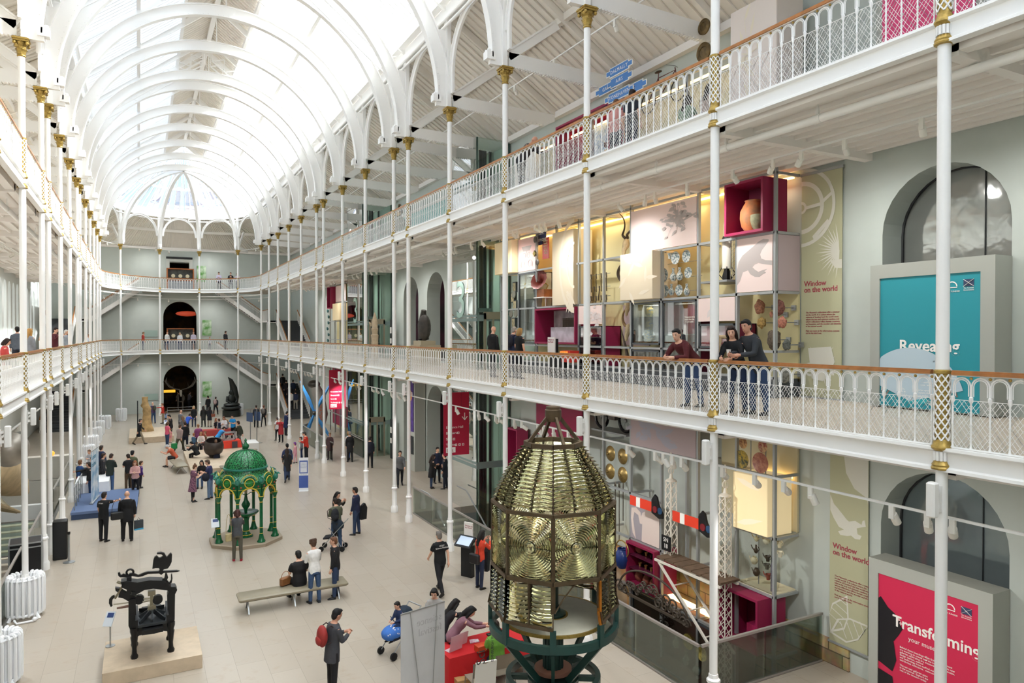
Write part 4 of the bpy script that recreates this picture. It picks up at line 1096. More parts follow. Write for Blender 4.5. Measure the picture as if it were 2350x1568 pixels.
for i,(x,y,k,s)in enumerate(cer):
 p=px(x,y,12.85);lab='%s, %s of the row on the %s rod of the ceramics bay'%(names[k],ORD[i%4],('upper','middle','lower')[i//4])
 if k=='plate':ex('ceramic_plate',vase('plate',s),CER,lab,'plate',p,'ceramics on rods',PLATEROT)
 else:ex('ceramic_'+('flask' if k=='bottle' else 'cup'),vase(k,s),CER,lab,'vase',p-Vector((0,0,.15*s if k=='bottle' else.08)),'ceramics on rods')
for z,w in((9.22,'upper'),(8.82,'middle'),(8.45,'lower')):rod_(12.88,13.85,15.18,z,'thin steel rod carrying the %s row of painted ceramics'%w)
for i,(x,y,s)in enumerate(((1491,716,.8),(1491,744,.8),(1489,778,1.1))):
 p=px(x,y,13.05);ex('painted_flask',vase('pot',s*1.2),CERY,'yellow and blue painted vase on the %s shelf of the glass case'%('upper','middle','lowest')[i],'vase',(p.x,p.y,(7.81,7.43,7.06)[i]))
ROCKS=[(1743,705,.16,'#b07a5f','large reddish'),(1788,706,.16,'#8a5a50','speckled maroon'),(1748,741,.13,'#a98a4e','ochre'),(1795,740,.13,'#c07f6a','pink oval'),(1770,722,.06,'#b98068','small pink'),(1776,780,.22,'#6e6152','big dark brown'),(1805,792,.12,'#6c7068','grey upright'),(1802,860,.17,'#8a8a80','pale grey')]
for i,(x,y,s,c,nm)in enumerate(ROCKS):
 p=px(x,y,12.95);r_=random.Random(i+40);mb=MB();mb.ball((0,0,0),(s*.55,s*.85,s*1.05),14,10)
 mb.v=[tuple(Vector(v)*(1+.10*sin(9*v[1]/s+i)+.08*sin(7*v[2]/s+2*i)+r_.uniform(-.05,.05)))for v in mb.v]
 ex('rock_specimen',mb,mat('rock%d'%i,c,.85,noise=.5,nscale=25),'%s rock on a steel bracket in the bay under the salamander panel'%nm,'rock',p,'rocks on brackets')
 ex('rock_bracket',MB().tube([(s*.3,0,0),(.5,0,0)],.015,6).box(.46,.5,-.06,.06,-.06,.06),STEEL,'steel bracket holding the %s rock'%nm,'bracket',p,'brackets of the rocks')
p=px(1668,645,12.9);rk=empty('rocket_model',(p.x,p.y,8.62),0,'white model rocket with a black base standing on a grey shelf','model rocket')
obj('rocket_body',MB().lathe([(.12,.3),(.12,1.02),(.075,1.12),(.075,1.42),(.05,1.55),(.012,1.75),(.001,1.8)],20),mat('rocket_white','#e2ddd2',.4),rk)
obj('black_band',MB().lathe([(.122,.98),(.122,1.04),(.1,1.1)],20,caps=False),BLACK,rk)
lp=MB()
for i in range(4):
 a=pi/4+pi/2*i
 lp.bar((.3*cos(a),.3*sin(a),0),(.1*cos(a),.1*sin(a),.36),.02);lp.bar((.3*cos(a),.3*sin(a),.3),(.1*cos(a),.1*sin(a),.05),.02);lp.bar((.3*cos(a),.3*sin(a),0),(.3*cos(a),.3*sin(a),.3),.02)
lp.lathe([(.1,0),(.12,.1),(.06,.3)],12)
obj('launch_stand',lp,BLACK,rk)
tw=MB()
for dx in(-.04,.04):
 for dy in(-.04,.04):tw.bar((dx,dy-.2,0),(dx,dy-.2,1.25),.012)
for i in range(12):
 z=i*.1;tw.bar((-.04,-.24,z),(.04,-.16,z+.1),.008);tw.bar((-.04,-.16,z),(.04,-.24,z+.1),.008)
obj('gantry_lattice',tw,mat('gantry','#a7a39a',.5,.4),rk)
ex('rocket_shelf',MB().box(-.35,.5,-.35,.55,-.05,0),SHELFM,'grey shelf carrying the model rocket','shelf',(p.x,p.y,8.62),smooth=False)
HORN=mat('dark_horn','#4a3d31',.5,noise=.3,nscale=9);BONE=mat('skull_bone','#c8b591',.7,noise=.3,nscale=8);HORNB=mat('ram_horn','#86683f',.6,noise=.3,nscale=14)
def skull(mb,s=1.):mb.ball((0,0,0),(.11*s,.1*s,.16*s),10,8);mb.tube([(-.02*s,0,-.05*s),(-.08*s,0,-.2*s),(-.1*s,0,-.36*s)],[.1*s,.07*s,.04*s],8)
def trophy(name,p,label,horns,r0,m,s=1.):
 t=empty(name,p,0,label,'horned skull');mb=MB();skull(mb,s);obj('skull',mb,BONE,t)
 for h in horns:
  n=len(h);obj('horn',MB().tube(h,[r0*(1-.9*i/(n-1))for i in range(n)],8),m,t)
 return t
p=px(1437,560,13.0);H=[]
for s in(-1,1):
 H.append([(.02+.05*i/24,s*(.05+.33*(i/24))+(.10*sin(2.6*pi*i/24))*(1 if s<0 else 1),.1+.95*i/24+.06*cos(2.6*pi*i/24))for i in range(25)])
trophy('kudu_skull',p,'antelope skull with long spiral horns beside the pink branch panel',H,.045,HORN)
p=px(1440,625,13.0)
ex('curved_horn',MB().tube([(0,.05+.42*sin(pi*i/20),-.42+.84*i/20)for i in range(21)],[.02+.03*sin(pi*i/20)for i in range(21)],8),HORN,'dark horn curved like a bow beside the proud cream box','horn',p)
p=px(1443,700,13.0);trophy('small_skull',p,'small pale animal skull below the bow-shaped horn',[],.03,HORN,.9)
p=px(1443,755,13.0);H=[]
for s in(-1,1):H.append([(0,s*(.08+.22*sin(1.5*pi*i/24)),.08+.26*(1-cos(1.5*pi*i/24)))for i in range(25)])
trophy('ram_skull',p,'ram skull with thick curled brown horns',H,.05,HORNB)
p=px(1440,812,13.0)
ex('antelope_horn',MB().tube([(0,.35*(i/16)**1.2,.9*i/16)for i in range(17)],[.055*(1-.9*i/16)for i in range(17)],8),HORN,'single long dark horn rising in front of the mauve panel','horn',p-Vector((0,0,.1)))
for i in range(12):
 z=(9.15,8.75,8.45)[i//4];y=18.15+.28*(i%4)+(.1 if i//4==1 else 0)
 L=(.42,.3,.36)[i//4];mb=MB();mb.bar((0,0,-.08),(0,.02,.08),.025,.03);mb.bar((0,.02,-.08),(0,.08 if i//4 else 0,-.08-L),.03,.008)
 ex('display_knife',mb,mat('blade_steel','#5a5248',.4,.6),'dark blade, %s from the right of the %s row in the knife bay'%(ORD[i%4],('upper','middle','lower')[i//4]),'knife',(12.95,y,z),'knives in the grid',smooth=False)
for k,z in enumerate((9.2,8.8,8.5)):rod_(12.98,18.0,19.3,z,'thin steel rod carrying the %s row of knives'%('upper','middle','lower')[k])
p=px(1252,680,12.9);g=empty('gramophone',(p.x,p.y,8.62),0,'gramophone with a dark red ribbed horn on a wooden box','gramophone')
obj('wooden_box',MB().rbox(-.22,.22,-.25,.25,0,.28,.015),mat('walnut','#9a5b33',.4,noise=.3,nscale=6),g)
hn=MB();M=Matrix.Translation((-.2,.12,.62))@Matrix.Rotation(-1.2,4,'Y')@Matrix.Rotation(.3,4,'X')
pr=[(.02,-.3),(.04,-.2),(.1,-.1),(.22,-.02),(.36,.02)]
vs=[];n=24
for r,z in pr:
 for j in range(n):rr=r*(1+(.04 if j%2 else-.02));vs.append(M@Vector((rr*cos(2*pi*j/n),rr*sin(2*pi*j/n),z)))
hn.add(vs,[(i*n+j,i*n+(j+1)%n,(i+1)*n+(j+1)%n,(i+1)*n+j)for i in range(4)for j in range(n)])
obj('horn',hn,mat('horn_red','#6b2a22',.35,.2),g)
obj('arm',MB().tube([(.0,-.05,.28),(.05,-.1,.42),(.02,.0,.5),(-.06,.08,.52)],.022,8),GOLD,g)
ex('gramophone_stand',MB().box(-.3,.3,-.35,.35,.32,.35).tube([(0,0,0),(0,0,.33)],.03,8),WHITE,'white post and plate under the gramophone','stand',(p.x,p.y,8.27))
ex('carved_figure',MB().lathe([(.09,0),(.1,.1),(.07,.22),(.08,.3),(.05,.36),(.055,.42),(.02,.48),(.001,.5)],10),mat('carved_wood','#b7975f',.6),'small carved wooden figure at the foot of the gramophone','figurine',(12.9,21.9,8.28))
s1=ex('enamel_sign',MB().box(0,.02,-.36,.36,0,.62),mat('enamel_navy','#2b3564',.3),'navy enamel sign reading PUBLIC TELEPHONE','sign',px(1241,562,12.8),smooth=False)
text('sign_text','PUBLIC\nTELEPHONE',.15,Matrix.Translation((-.004,0,.36))@wallM(0,0,0),WHT,s1,'CENTER',lines=1.6)
s2=ex('enamel_sign',MB().box(0,.02,-.22,.22,0,.75),mat('enamel_red','#c03a34',.35),'narrow red poster sign with rows of small letters','sign',px(1252,594,12.8),smooth=False)
text('sign_text','SUMMER\nTRAINS\nDEPART\nDAILY\nFROM\nHERE',.085,Matrix.Translation((-.004,0,.6))@wallM(0,0,0),mat('cream_letter','#ecdcc0',.5),s2,'CENTER')
for k,(x,y)in enumerate(((1229,550),(1234,602),(1227,582))):
 ex('metal_badge',MB().lathe([(.001,0),(.11,.0),(.12,.02),(.1,.03),(.001,.025)],14 if k<2 else 4),mat('badge_%d'%(k//2),('#5a5550','#8c7b3f')[k//2],.4,.5),('round dark badge beside the navy sign','round grey badge below the red sign','diamond brass plate beside the red sign')[k],'badge',px(x,y,12.66),rot=(0,-pi/2,0))
for k,(y,z,s,c,nm)in enumerate(((22.6,8.61,1.0,'#66706c','bronze grey crouching animal figure'),(22.95,7.76,1.1,'#7d98a4','blue robed standing figurine'),(22.45,7.76,.9,'#9a7a4a','brown seated figurine'),(22.5,7.0,.9,'#d8cfae','cream swan-like pottery figure'),(22.95,7.0,1.0,'#e6e4de','white robed figurine'))):
 mb=MB().lathe([(.1*s,0),(.12*s,.08*s),(.09*s,.25*s),(.11*s,.4*s),(.06*s,.48*s),(.07*s,.56*s),(.03*s,.64*s),(.001,.66*s)],12)
 if k==0:mb.ball((-.05,.05,.3),(.12,.16,.2),10,6)
 if k==3:mb.tube([(0,-.08,.2),(0,-.2,.35),(0,-.18,.55),(0,-.26,.6)],[.06,.04,.03,.03],8)
 ex('figurine',mb,mat('figurine%d'%k,c,.5,noise=.3,nscale=10),nm+' in the tall glass case','figurine',(13.05,y,z))
for k,(x,y,w)in enumerate(((1180,659,0),(1176,683,0),(1181,701,0),(1178,741,0),(1180,676,1),(1174,720,1),(1185,720,1))):
 q=px(x,y,13.0)
 if w:mb=MB().lathe([(.001,0),(.14,0),(.15,.03),(.13,.05),(.001,.05)],16);rt=(0,-pi/2,0)
 else:mb=MB().box(0,.12,-.14,.14,-.2,.2);rt=None
 f=ex('framed_dial',mb,(mat('dial_grey','#8b8a80',.5),CASEF)[0 if w else 1],('round grey dial, %s of three beside the lift'%ORD[max(k-4,0)])if w else('dark boxed picture, %s from the top beside the lift'%ORD[k]),'framed picture',q,'boxed pictures and dials beside the lift',rt,smooth=False)
 if not w:obj('picture_board',MB().box(-.005,0,-.11,.11,-.16,.16),mat('sepia_print','#cfc3a0',.6,noise=.4,nscale=12),f,smooth=False)
solo('green_back_panel',MB().box(13.42,13.46,23.5,24.9,6.3,9.55),mat('glass_green_panel','#bcd2c4',.3),'pale green back panel behind the boxed pictures','panel',smooth=False)
q=px(1273,815,12.1);k_=empty('info_stand',(12.1,q.y,F1),0,'low dark information stand with a white caption board before the wide niche','information stand')
obj('desk',MB().box(-.05,.35,-.5,.5,.75,.83).box(.05,.25,-.4,.4,0,.75),DARK,k_,smooth=False)
obj('caption_board',MB().box(-.02,.02,-.02,.42,.83,1.35),mat('caption_white','#f2efec',.5),k_,smooth=False);obj('board_side',MB().box(.02,.1,-.06,-.02,.83,1.3),BLACK,k_,smooth=False)
text('caption_text','Window on\nthe World',.075,Matrix.Translation((-.023,.38,1.24))@wallM(0,0,0),mat('text_crimson','#a3344f',.5),k_)
for i in range(4):
 obj('picture_tile',MB().box(-.06,-.05,-.52-.12*i,-.42-.12*i,.8,.9),mat('tile_orange','#e0752c',.5,emit=.4),k_,smooth=False)
obj('tile_panel',MB().box(-.05,.3,-1.0,-.5,.55,.92),mat('tile_red','#c8352c',.5),k_,smooth=False)
SHG=mat('shield_brass','#a38a55',.35,.7,noise=.3,nscale=20)
for k,(x,y)in enumerate(((1401,1041),(1429,1048),(1400,1082),(1429,1090))):
 q=px(x,y,12.75)
 mb=MB().lathe([(.001,.09),(.06,.085),(.12,.06),(.22,.02),(.24,0),(.22,-.01)],20);mb.ball((0,0,.1),.04,8,5)
 ex('round_shield',mb,SHG,'round brass shield, %s of the four behind the lens'%('upper far','upper near','lower far','lower near')[k],'shield',q,'brass shields',PLATEROT)
for k in range(5):
 q=px(1412+9*(k%3),1150 if k<3 else 1215,12.9);L=.6 if k<3 else.35
 mb=MB().tube([(0,0,-L),(0,0,L*.6)],.014,6).ball((0,0,L*.75),(.02,.06,.13),8,6)if k<2 else MB().tube([(0,0,-L),(0,0,L)],.014,6)
 ex('display_mace',mb,mat('blade_steel','#5a5248',.4,.6),'slender metal mace or rod, %s from the lens, %s row'%(ORD[k%3],'upper' if k<3 else 'lower'),'mace',q,'maces and rods')
q=px(1405,972,12.8);mc=empty('motorcycle',(12.85,q.y,4.33),0,'old black motorcycle on a bracket above the brass shields','motorcycle')
BL=mat('gloss_black','#1b1b1d',.25)
def wheel_mb(r,w=.03,sp=18):
 mb=MB().tube([(0,r*cos(2*pi*i/28),r*sin(2*pi*i/28))for i in range(28)],w,8,closed=True)
 return mb
for yy,nm in((-.62,'front_wheel'),(.62,'rear_wheel')):
 w=obj(nm,wheel_mb(.33,.045),BL,mc,(0,yy,.38))
 sk=MB()
 for i in range(12):sk.tube([(0,0,0),(0,.3*cos(pi*i/6),.3*sin(pi*i/6))],.005,4)
 sk.ball((0,0,0),.06,8,6);obj('spoke',sk,STEEL,w)
obj('fuel_tank',MB().ball((0,-.1,.85),(.12,.34,.1),12,8),BL,mc)
fr=MB().tube([(0,.62,.38),(0,.2,.45),(0,-.3,.45),(0,-.42,.88),(0,.3,.85),(0,.62,.38)],.022,6);fr.tube([(0,-.62,.38),(0,-.45,1.0)],.025,6);fr.tube([(-.3,-.35,1.02),(0,-.45,1.0),(.3,-.35,1.02)],.015,6)
obj('frame',fr,BL,mc);obj('engine',MB().box(-.1,.1,-.18,.15,.35,.68).lathe([(.09,0),(.09,.22)],12,(0,-.05,.6)),mat('engine_grey','#6d6a66',.4,.6),mc,smooth=False)
obj('saddle',MB().ball((0,.4,.95),(.1,.17,.05),10,6),mat('leather','#3a2c24',.5),mc)
nb=obj('number_plate',MB().box(.0,.02,-.14,.14,-.08,.08),BL,mc,(-.1,-.8,.85),smooth=False)
text('plate_text','SR\n4706',.08,Matrix.Translation((-.002,0,.01))@wallM(0,0,0),WHT,nb,'CENTER')
ex('motorcycle_shelf',MB().box(-.2,.5,-.9,.9,-.05,0),SHELFM,'narrow grey shelf under the old motorcycle','shelf',(12.85,q.y,4.33),smooth=False)
for k,(x,y,r,c,c2,nm)in enumerate(((1707,1017,.13,'#c79a62','#7a4a2c','small tan plate'),(1752,1025,.14,'#c7a37a','#8b2f2a','small plate with red flower'),(1705,1054,.22,'#39443a','#b59a3f','large dark green plate'),(1748,1062,.24,'#b07a62','#8d5244','large pink fluted plate'))):
 ex('display_plate',vase('plate',r/.175),mat('plate%d'%k,c,.35,noise=.9,nscale=14,color2=c2),nm+' on the upright rods above the light box','plate',px(x,y,12.75),'plates above the light box',PLATEROT)
for k,y in enumerate((11.7,12.15)):ex('display_rod',MB().tube([(0,0,2.7+1.35),(0,0,5.45)],.014,6),STEEL,'upright rod behind the plates, %s one'%('nearer','farther')[k],'rod',(12.85,y,0),'upright rods of the grid')
POTC=[(1736,1234,'#d9cba2','cream','bottle'),(1759,1240,'#e6dcc0','white','pot'),(1735,1261,'#4a3a2c','tall brown coffee','bottle'),(1731,1286,'#e9ddbc','pale ribbed','pot'),(1736,1313,'#5b4a3a','dark round kettle-like','pot'),(1762,1280,'#4d3f33','tiny dark','cup'),(1760,1298,'#6d675c','grey','cup'),(1763,1322,'#a8483a','small red','cup'),(1789,1248,'#d9cfae','small cream','cup'),(1790,1270,'#e3dcc4','ivory','cup')]
TM={}
for k,(x,y,c,nm,kd)in enumerate(POTC):
 q=px(x,y,12.9);s={'bottle':.5,'pot':.62,'cup':1.3}[kd];tp=empty('teapot',q-Vector((0,0,.09)),0,'%s teapot on the rods of the lit case'%nm,'teapot','teapots in the lit case');m=mat('tea%d'%k,c,.3)
 obj('pot_body',vase(kd,s,14),m,tp);obj('spout',MB().tube([(0,.05,.06),(0,.12,.1),(0,.15,.16)],[.02,.014,.01],6),m,tp);obj('handle',MB().tube([(0,-.05-.05*sin(pi*i/8),.05+.12*i/8)for i in range(9)],.008,5),m,tp)
for k,y in enumerate((11.62,12.0)):ex('display_rod',MB().tube([(0,0,1.36),(0,0,2.62)],.014,6),STEEL,'upright rod of the teapot case, %s one'%('nearer','farther')[k],'rod',(12.96,y,0),'upright rods of the grid')
ex('incense_tower',MB().lathe([(.07,0),(.07,.62),(.05,.66),(.02,.74),(.001,.76)],12),mat('tower_mauve','#8d8595',.5,noise=.4,nscale=30),'tall mauve patterned cylinder in the teapot case','vase',(12.9,11.5,1.36))
glass=solo('teapot_case_glass',MB().add([(FX,11.35,1.36),(FX,12.42,1.36),(FX,12.42,2.6),(FX,11.35,2.6)],[(0,1,2,3)]),CG,'clear pane in front of the teapots','glass pane',smooth=False)
solo('teapot_case_floor',MB().box(FX,13.45,11.35,12.42,1.35,1.38),mat('case_floor_cream','#efe4c4',.4),'cream floor of the teapot case','shelf',smooth=False)
CL=mat('clay_red','#8e5240',.75,noise=.3,nscale=10);CLB=mat('clay_tan','#c69a5e',.7)
for k,(x,y,kd,s,m,nm)in enumerate(((1468,1268,'pot',.9,CL,'round brown pot on the top shelf'),(1483,1281,'cup',.9,CLB,'tan beaker on the top shelf'),(1494,1286,'cup',.8,mat('clay_dark','#44403a',.7),'small dark bowl on the top shelf'),(1469,1298,'cup',1.,CLB,'tan beaker on the middle shelf, far one'),(1482,1304,'cup',1.,CLB,'tan beaker on the middle shelf, middle one'),(1495,1310,'cup',1.,CLB,'tan beaker on the middle shelf, near one'),(1468,1325,'pot',1.05,CL,'necked red pot on the lowest shelf'),(1487,1335,'pot',1.1,CL,'fat red pot on the lowest shelf'),(1502,1345,'pot',1.,CL,'red pot cut by the niche edge on the lowest shelf'))):
 q=px(x,y,12.85);ex('clay_pot',vase(kd,s),m,nm+' of the pot niche','pot',(q.x,q.y,(.94,.56,.12)[min(k//3,2)]),'clay pots in the niche')
for k,z in enumerate((.93,.55)):solo('niche_shelf',MB().box(12.55,13.25,15.34,16.48,z-.012,z),mat('glass_shelf_dark','#5a2038',.2),'%s glass shelf of the pot niche'%('upper','lower')[k],'shelf',smooth=False)
SIGW=mat('signal_white','#e6e0d4',.5);RED=mat('signal_red','#e2412a',.4)
def mast(y,z0,z1,label):
 t=empty('lattice_mast',(12.3,y,0),0,label,'signal mast');mb=MB();w=.12
 for a in(-w,w):
  for b in(-w,w):mb.bar((a,b,z0),(a*.75,b*.75,z1),.03)
 n=int((z1-z0)/.22)
 for i in range(n):
  za,zb=z0+(z1-z0)*i/n,z0+(z1-z0)*(i+1)/n
  for s in(-1,1):
   mb.bar((s*w*.9,-w*.9,za),(s*w*.9,w*.9,zb),.014);mb.bar((s*w*.9,w*.9,za),(s*w*.9,-w*.9,zb),.014);mb.bar((-w*.9,s*w*.9,za),(w*.9,s*w*.9,zb),.014)
 obj('mast_lattice',mb,SIGW,t,smooth=False)
 fn=MB().lathe([(.14,z1),(.14,z1+.03),(.05,z1+.08),(.03,z1+.2)],10)
 for i in range(6):fn.tube([(.075*sin(pi*j/6)*cos(pi*i/3),.075*sin(pi*j/6)*sin(pi*i/3),z1+.27-.08*cos(pi*j/6))for j in range(7)],.008,5)
 fn.lathe([(.035,z1+.36),(.04,z1+.6),(.02,z1+.75)],10)
 obj('finial',fn,SIGW,t)
 return t
m1=mast(14.35,1.5,3.45,'cream lattice signal mast with a ball finial between the red arms')
m2=mast(12.42,-1.5,3.45,'tall cream lattice mast just behind the column at the pit end')
def sig_arm(y0,y1,z,label):
 t=empty('semaphore',(12.15,y1,z),0,label,'signal arm');L=y1-y0
 obj('blade',MB().box(0,.03,-L+.35,0,-.13,.13),RED,t,smooth=False);obj('white_band',MB().box(-.003,.033,-L+.35+(L-.35)*.55,-L+.35+(L-.35)*.72,-.131,.131),WHT,t,smooth=False)
 sp=MB().prism([(-L+.4,-.15),(-L+.4,.2),(-L+.28,.36),(-L+.18,.3),(-L+.12,.1),(-L-.05,-.1),(-L-.05,-.22),(-L+.1,-.25)],-.01,.04,'YZ');obj('spectacle_plate',sp,BLACK,t,smooth=False)
 for dy,c in((.24,'#7a2228'),(.04,'#24486b')):obj('lamp_glass',MB().lathe([(.001,0),(.09,0),(.09,.02),(.001,.02)],16,M=Matrix.Rotation(-pi/2,4,'Y')),mat('glass'+c[1:],c,.2),t,(-.012,-L+dy,-.03))
sig_arm(14.55,15.9,2.66,'red semaphore arm with a white band, upper one beside the teapot panel')
sig_arm(12.75,14.12,2.62,'red semaphore arm with a white band, one ending at the column')
pl=ex('number_board',MB().box(0,.03,-.17,.17,0,.38),BLACK,'small black plate reading SN 18 on the signal mast','sign',px(1528,1264,12.1),smooth=False)
text('plate_text','SN\n18',.16,Matrix.Translation((-.004,0,.23))@wallM(0,0,0),WHT,pl,'CENTER')
dk=empty('signal_platform',(12.1,12.1,1.5),0,'plank platform on white struts hung on the signal mast','platform')
for i in range(7):obj('plank',MB().box(-.25,.35,.33*i,.33*i+.3,0,.05),mat('weathered_plank','#6d5846',.8,noise=.3,nscale=7),dk,smooth=False)
st=MB()
for x in(-.25,.3):st.bar((x,0,-.06),(x,2.35,-.06),.05);st.bar((x,2.2,-.08),(x,.1,-1.75),.05)
for i in(1,2,3):st.bar((-.25,2.2-.55*i,-.08-.45*i),(.3,2.2-.55*i,-.08-.45*i),.025)
obj('strut_frame',st,SIGW,dk,smooth=False)
q=px(1428,1280,12.5);v=empty('lustre_vessel',q-Vector((0,0,.3)),0,'dark blue glazed vessel with gilt mounts half hidden behind the lens','vessel')
obj('vessel_bowl',vase('jar',.75),mat('cobalt','#2a3f7d',.2),v);obj('gilt_mount',MB().tube([(0,.3*cos(a*.5),.55+.25*sin(a*.5))for a in range(13)],.02,6),GOLD,v)
solidbox('cream_plinth',17.0,17.9,-1.2,.75,12.3,12.9,CREAM,'cream plinth with a pale flame shape at the pit edge beside the lens',prints=[leafp(.75,.1,1.45,.7,.25)],pm=mat('print_flame','#e9d58f',.6),cat='plinth')
IRON=mat('wrought_iron','#2b2725',.5,.4)
def scroll(mb,c,r,s=1,turns=1.5,w=.018):
 mb.tube([(c[0],c[1]+s*r*(1-i/26)*cos(2*pi*turns*i/24),c[2]+r*(1-i/26)*sin(2*pi*turns*i/24))for i in range(25)],w,5)
mb=MB();mb.tube([(0,0,-.5),(0,0,.45)],.03,6)
for k in range(4):
 for s in(-1,1):scroll(mb,(0,s*.08,-.4+.25*k),.11,s)
mb.ball((0,0,.5),(.04,.05,.1),8,6)
ex('iron_ornament',mb,IRON,'black wrought iron ornament hanging below the pot niche','ironwork',px(1523,1420,12.6))
mb=MB();r_=random.Random(4)
for k in range(26):
 u=k/25;h=.75*(1-abs(u-.5)*1.7);scroll(mb,(r_.uniform(-.03,.03),u*2.9,h*r_.uniform(.2,.9)),.1+.1*r_.random(),1 if k%2 else-1,1.4,.026)
mb.bar((0,0,0),(0,2.9,0),.06);mb.tube([(0,1.45+1.45*cos(pi*i/20),.05+.8*sin(pi*i/20))for i in range(21)],.03,6)
ex('carved_crest',mb,mat('carved_dark','#554b40',.6),'dark carved scrollwork crest standing in the pit behind the glass rail','carving',(12.3,13.7,-.1))
for k,(y,z,r,kd,c)in enumerate(((14.1,-.75,.2,'plate','#c9b85a'),(13.6,-.85,.2,'plate','#cbb765'),(13.1,-1.0,.18,'plate','#b9ab62'),(14.6,-1.1,.9,'bottle','#8d9a8a'),(14.2,-1.4,.9,'bottle','#a8b0a2'),(13.8,-1.5,.8,'pot','#7d8c86'))):
 ex('sunken_dish' if kd=='plate' else 'sunken_vase',vase(kd,r/.175 if kd=='plate' else r),mat('sunken%d'%k,c,.4,noise=.6,nscale=16),'%s %s in the sunken case, %s from the column'%(('yellow','grey')[k>2],'dish' if kd=='plate' else 'jar',ORD[k%3]),'dish' if kd=='plate' else 'jar',(12.7,y,z),'pottery in the sunken case',PLATEROT if kd=='plate' else None)
BANM=mat('banner_sage','#b5b596',.7);BANT=mat('banner_text','#a3414f',.6);BANW=mat('banner_white','#d6d5ca',.7)
PARA="The Museum's collections offer a window\non the world. It is a place where the\ncultures of Scotland and the world meet,\nwhere the arts and sciences combine and\nwhere collections reflect human creativity\nand invention and the wonder and diversity\nof the natural world.\n\nFind out more at the information stations\nand in the InfoZone."
def banner(name,ya,yb,z0,z1,label,polys,zt,x=13.5):
 t=empty(name,(x,(ya+yb)/2,z0),0,label,'banner');W=ya-yb;H=z1-z0
 obj('cloth',MB().box(-.012,0,-W/2,W/2,0,H),BANM,t,smooth=False)
 obj('hanging_bar',MB().box(-.03,.02,-W/2-.03,W/2+.03,H-.04,H+.02).box(-.03,.02,-W/2-.03,W/2+.03,-.02,.03),FRAMEG,t,smooth=False)
 mb=MB()
 for k,p in enumerate(polys):mb.add([(-.0135-.0003*(k%40),W/2-a,b-z0)for a,b in p],[tuple(range(len(p)))])
 obj('print_pattern',mb,BANW,t,smooth=False,fix=False)
 text('title_text','Window\non the world',.165,Matrix.Translation((-.016,W/2-.08,zt-z0))@wallM(0,0,0),BANT,t,bold=.003,lines=.85)
 text('paragraph_text',PARA,.052,Matrix.Translation((-.016,W/2-.13,zt-.62-z0))@wallM(0,0,0),BANT,t)
ya,yb=px(1840,640,13.5).y,px(1933,640,13.5).y;WB=ya-yb
z=lambda y:px(1885,y,13.5).z
Rg=ring(.0,z(470),.50,.60,-90,90)+ring(.0,z(470),.82,.90,-90,90)+ring(.0,z(470),.08,.14,-90,90)
Rg+=[[(.1,z(470)+.02),(.55,z(470)+.06),(.55,z(470)-.02),(.1,z(470)-.05)],[(.55,z(460)),(.86,z(440)),(.86,z(448)),(.55,z(470))],[(.3,z(540)),(.7,z(505)),(.75,z(512)),(.35,z(550))]]
fl=[leafp(1.0,z(580),pi*.55+pi*.9*k/16,.62-.1*(k%2),.035)for k in range(17)]+[[(.75,z(600)),(WB,z(600)),(WB,z(620)),(.9,z(618))]]
ln=[leafp(.55,z(835),2*pi*k/14,.3+.1*(k%3),.05)for k in range(14)]+ring(.25,z(850),.1,.15,0,300)+ring(.75,z(860),.08,.13,0,300)+[[(.2,z(800)),(.8,z(795)),(.9,z(830)),(.6,z(875)),(.3,z(870))]]
banner('wall_banner',ya,yb,px(1885,915,13.5).z,10.95,'sage green banner headed Window on the world, upper one on the first floor',[[(max(0,min(WB,a)),b)for a,b in p]for p in Rg+fl+ln],z(655))
ya2,yb2=px(1905,1260,13.5).y,px(1993,1260,13.5).y;W2=ya2-yb2
z=lambda y:px(1950,y,13.5).z
EAG=[(838,400),(862,455),(890,480),(920,510),(945,535),(960,545),(1000,530),(1040,545),(1045,520),(1058,512),(1066,550),(1040,560),(1010,575),(1015,610),(1040,615),(1030,640),(1000,645),(975,630),(950,640),(905,645),(890,625),(930,605),(895,595),(860,545),(838,500)]
EAG=[((x-835)/245*W2,z(1000+y/2.76)-.0)for x,y in EAG]
HEAD=[[(.35,4.65),(.4,4.3),(.6,4.0),(.9,3.85),(W2,3.7),(W2,5.2),(.5,5.2)]]
b1=[leafp(.0,z(1468),.95,1.0,.36)];b2=[leafp(.0,z(1465),-.0+.35,1.0,.34)]
def outline(P,w=.03):
 c=(sum(p[0]for p in P)/len(P),sum(p[1]for p in P)/len(P));Q=[(c[0]+(p[0]-c[0])*.86,c[1]+(p[1]-c[1])*.86)for p in P]
 return[[P[i],P[(i+1)%len(P)],Q[(i+1)%len(P)],Q[i]]for i in range(len(P))]
boats=[]
for a,L in((1.15,1.05),(.45,1.1)):
 P=leafp(.02,z(1470),a,L,.5);boats+=outline(P)
 for f in(.35,.5,.65,.8):
  c,s=cos(a),sin(a);w=.2*sin(pi*f);boats.append([(c*f*L-s*w,z(1470)+s*f*L+c*w),(c*f*L+s*w,z(1470)+s*f*L-c*w),(c*f*L+s*w+.015,z(1470)+s*f*L-c*w+.015),(c*f*L-s*w+.015,z(1470)+s*f*L+c*w+.015)])
banner('wall_banner',ya2,yb2,px(1950,1490,13.5).z,5.45,'sage green banner headed Window on the world, lower one on the ground floor',[[(max(0,min(W2,a)),b)for a,b in p]for p in[EAG]+HEAD+boats],z(1268))
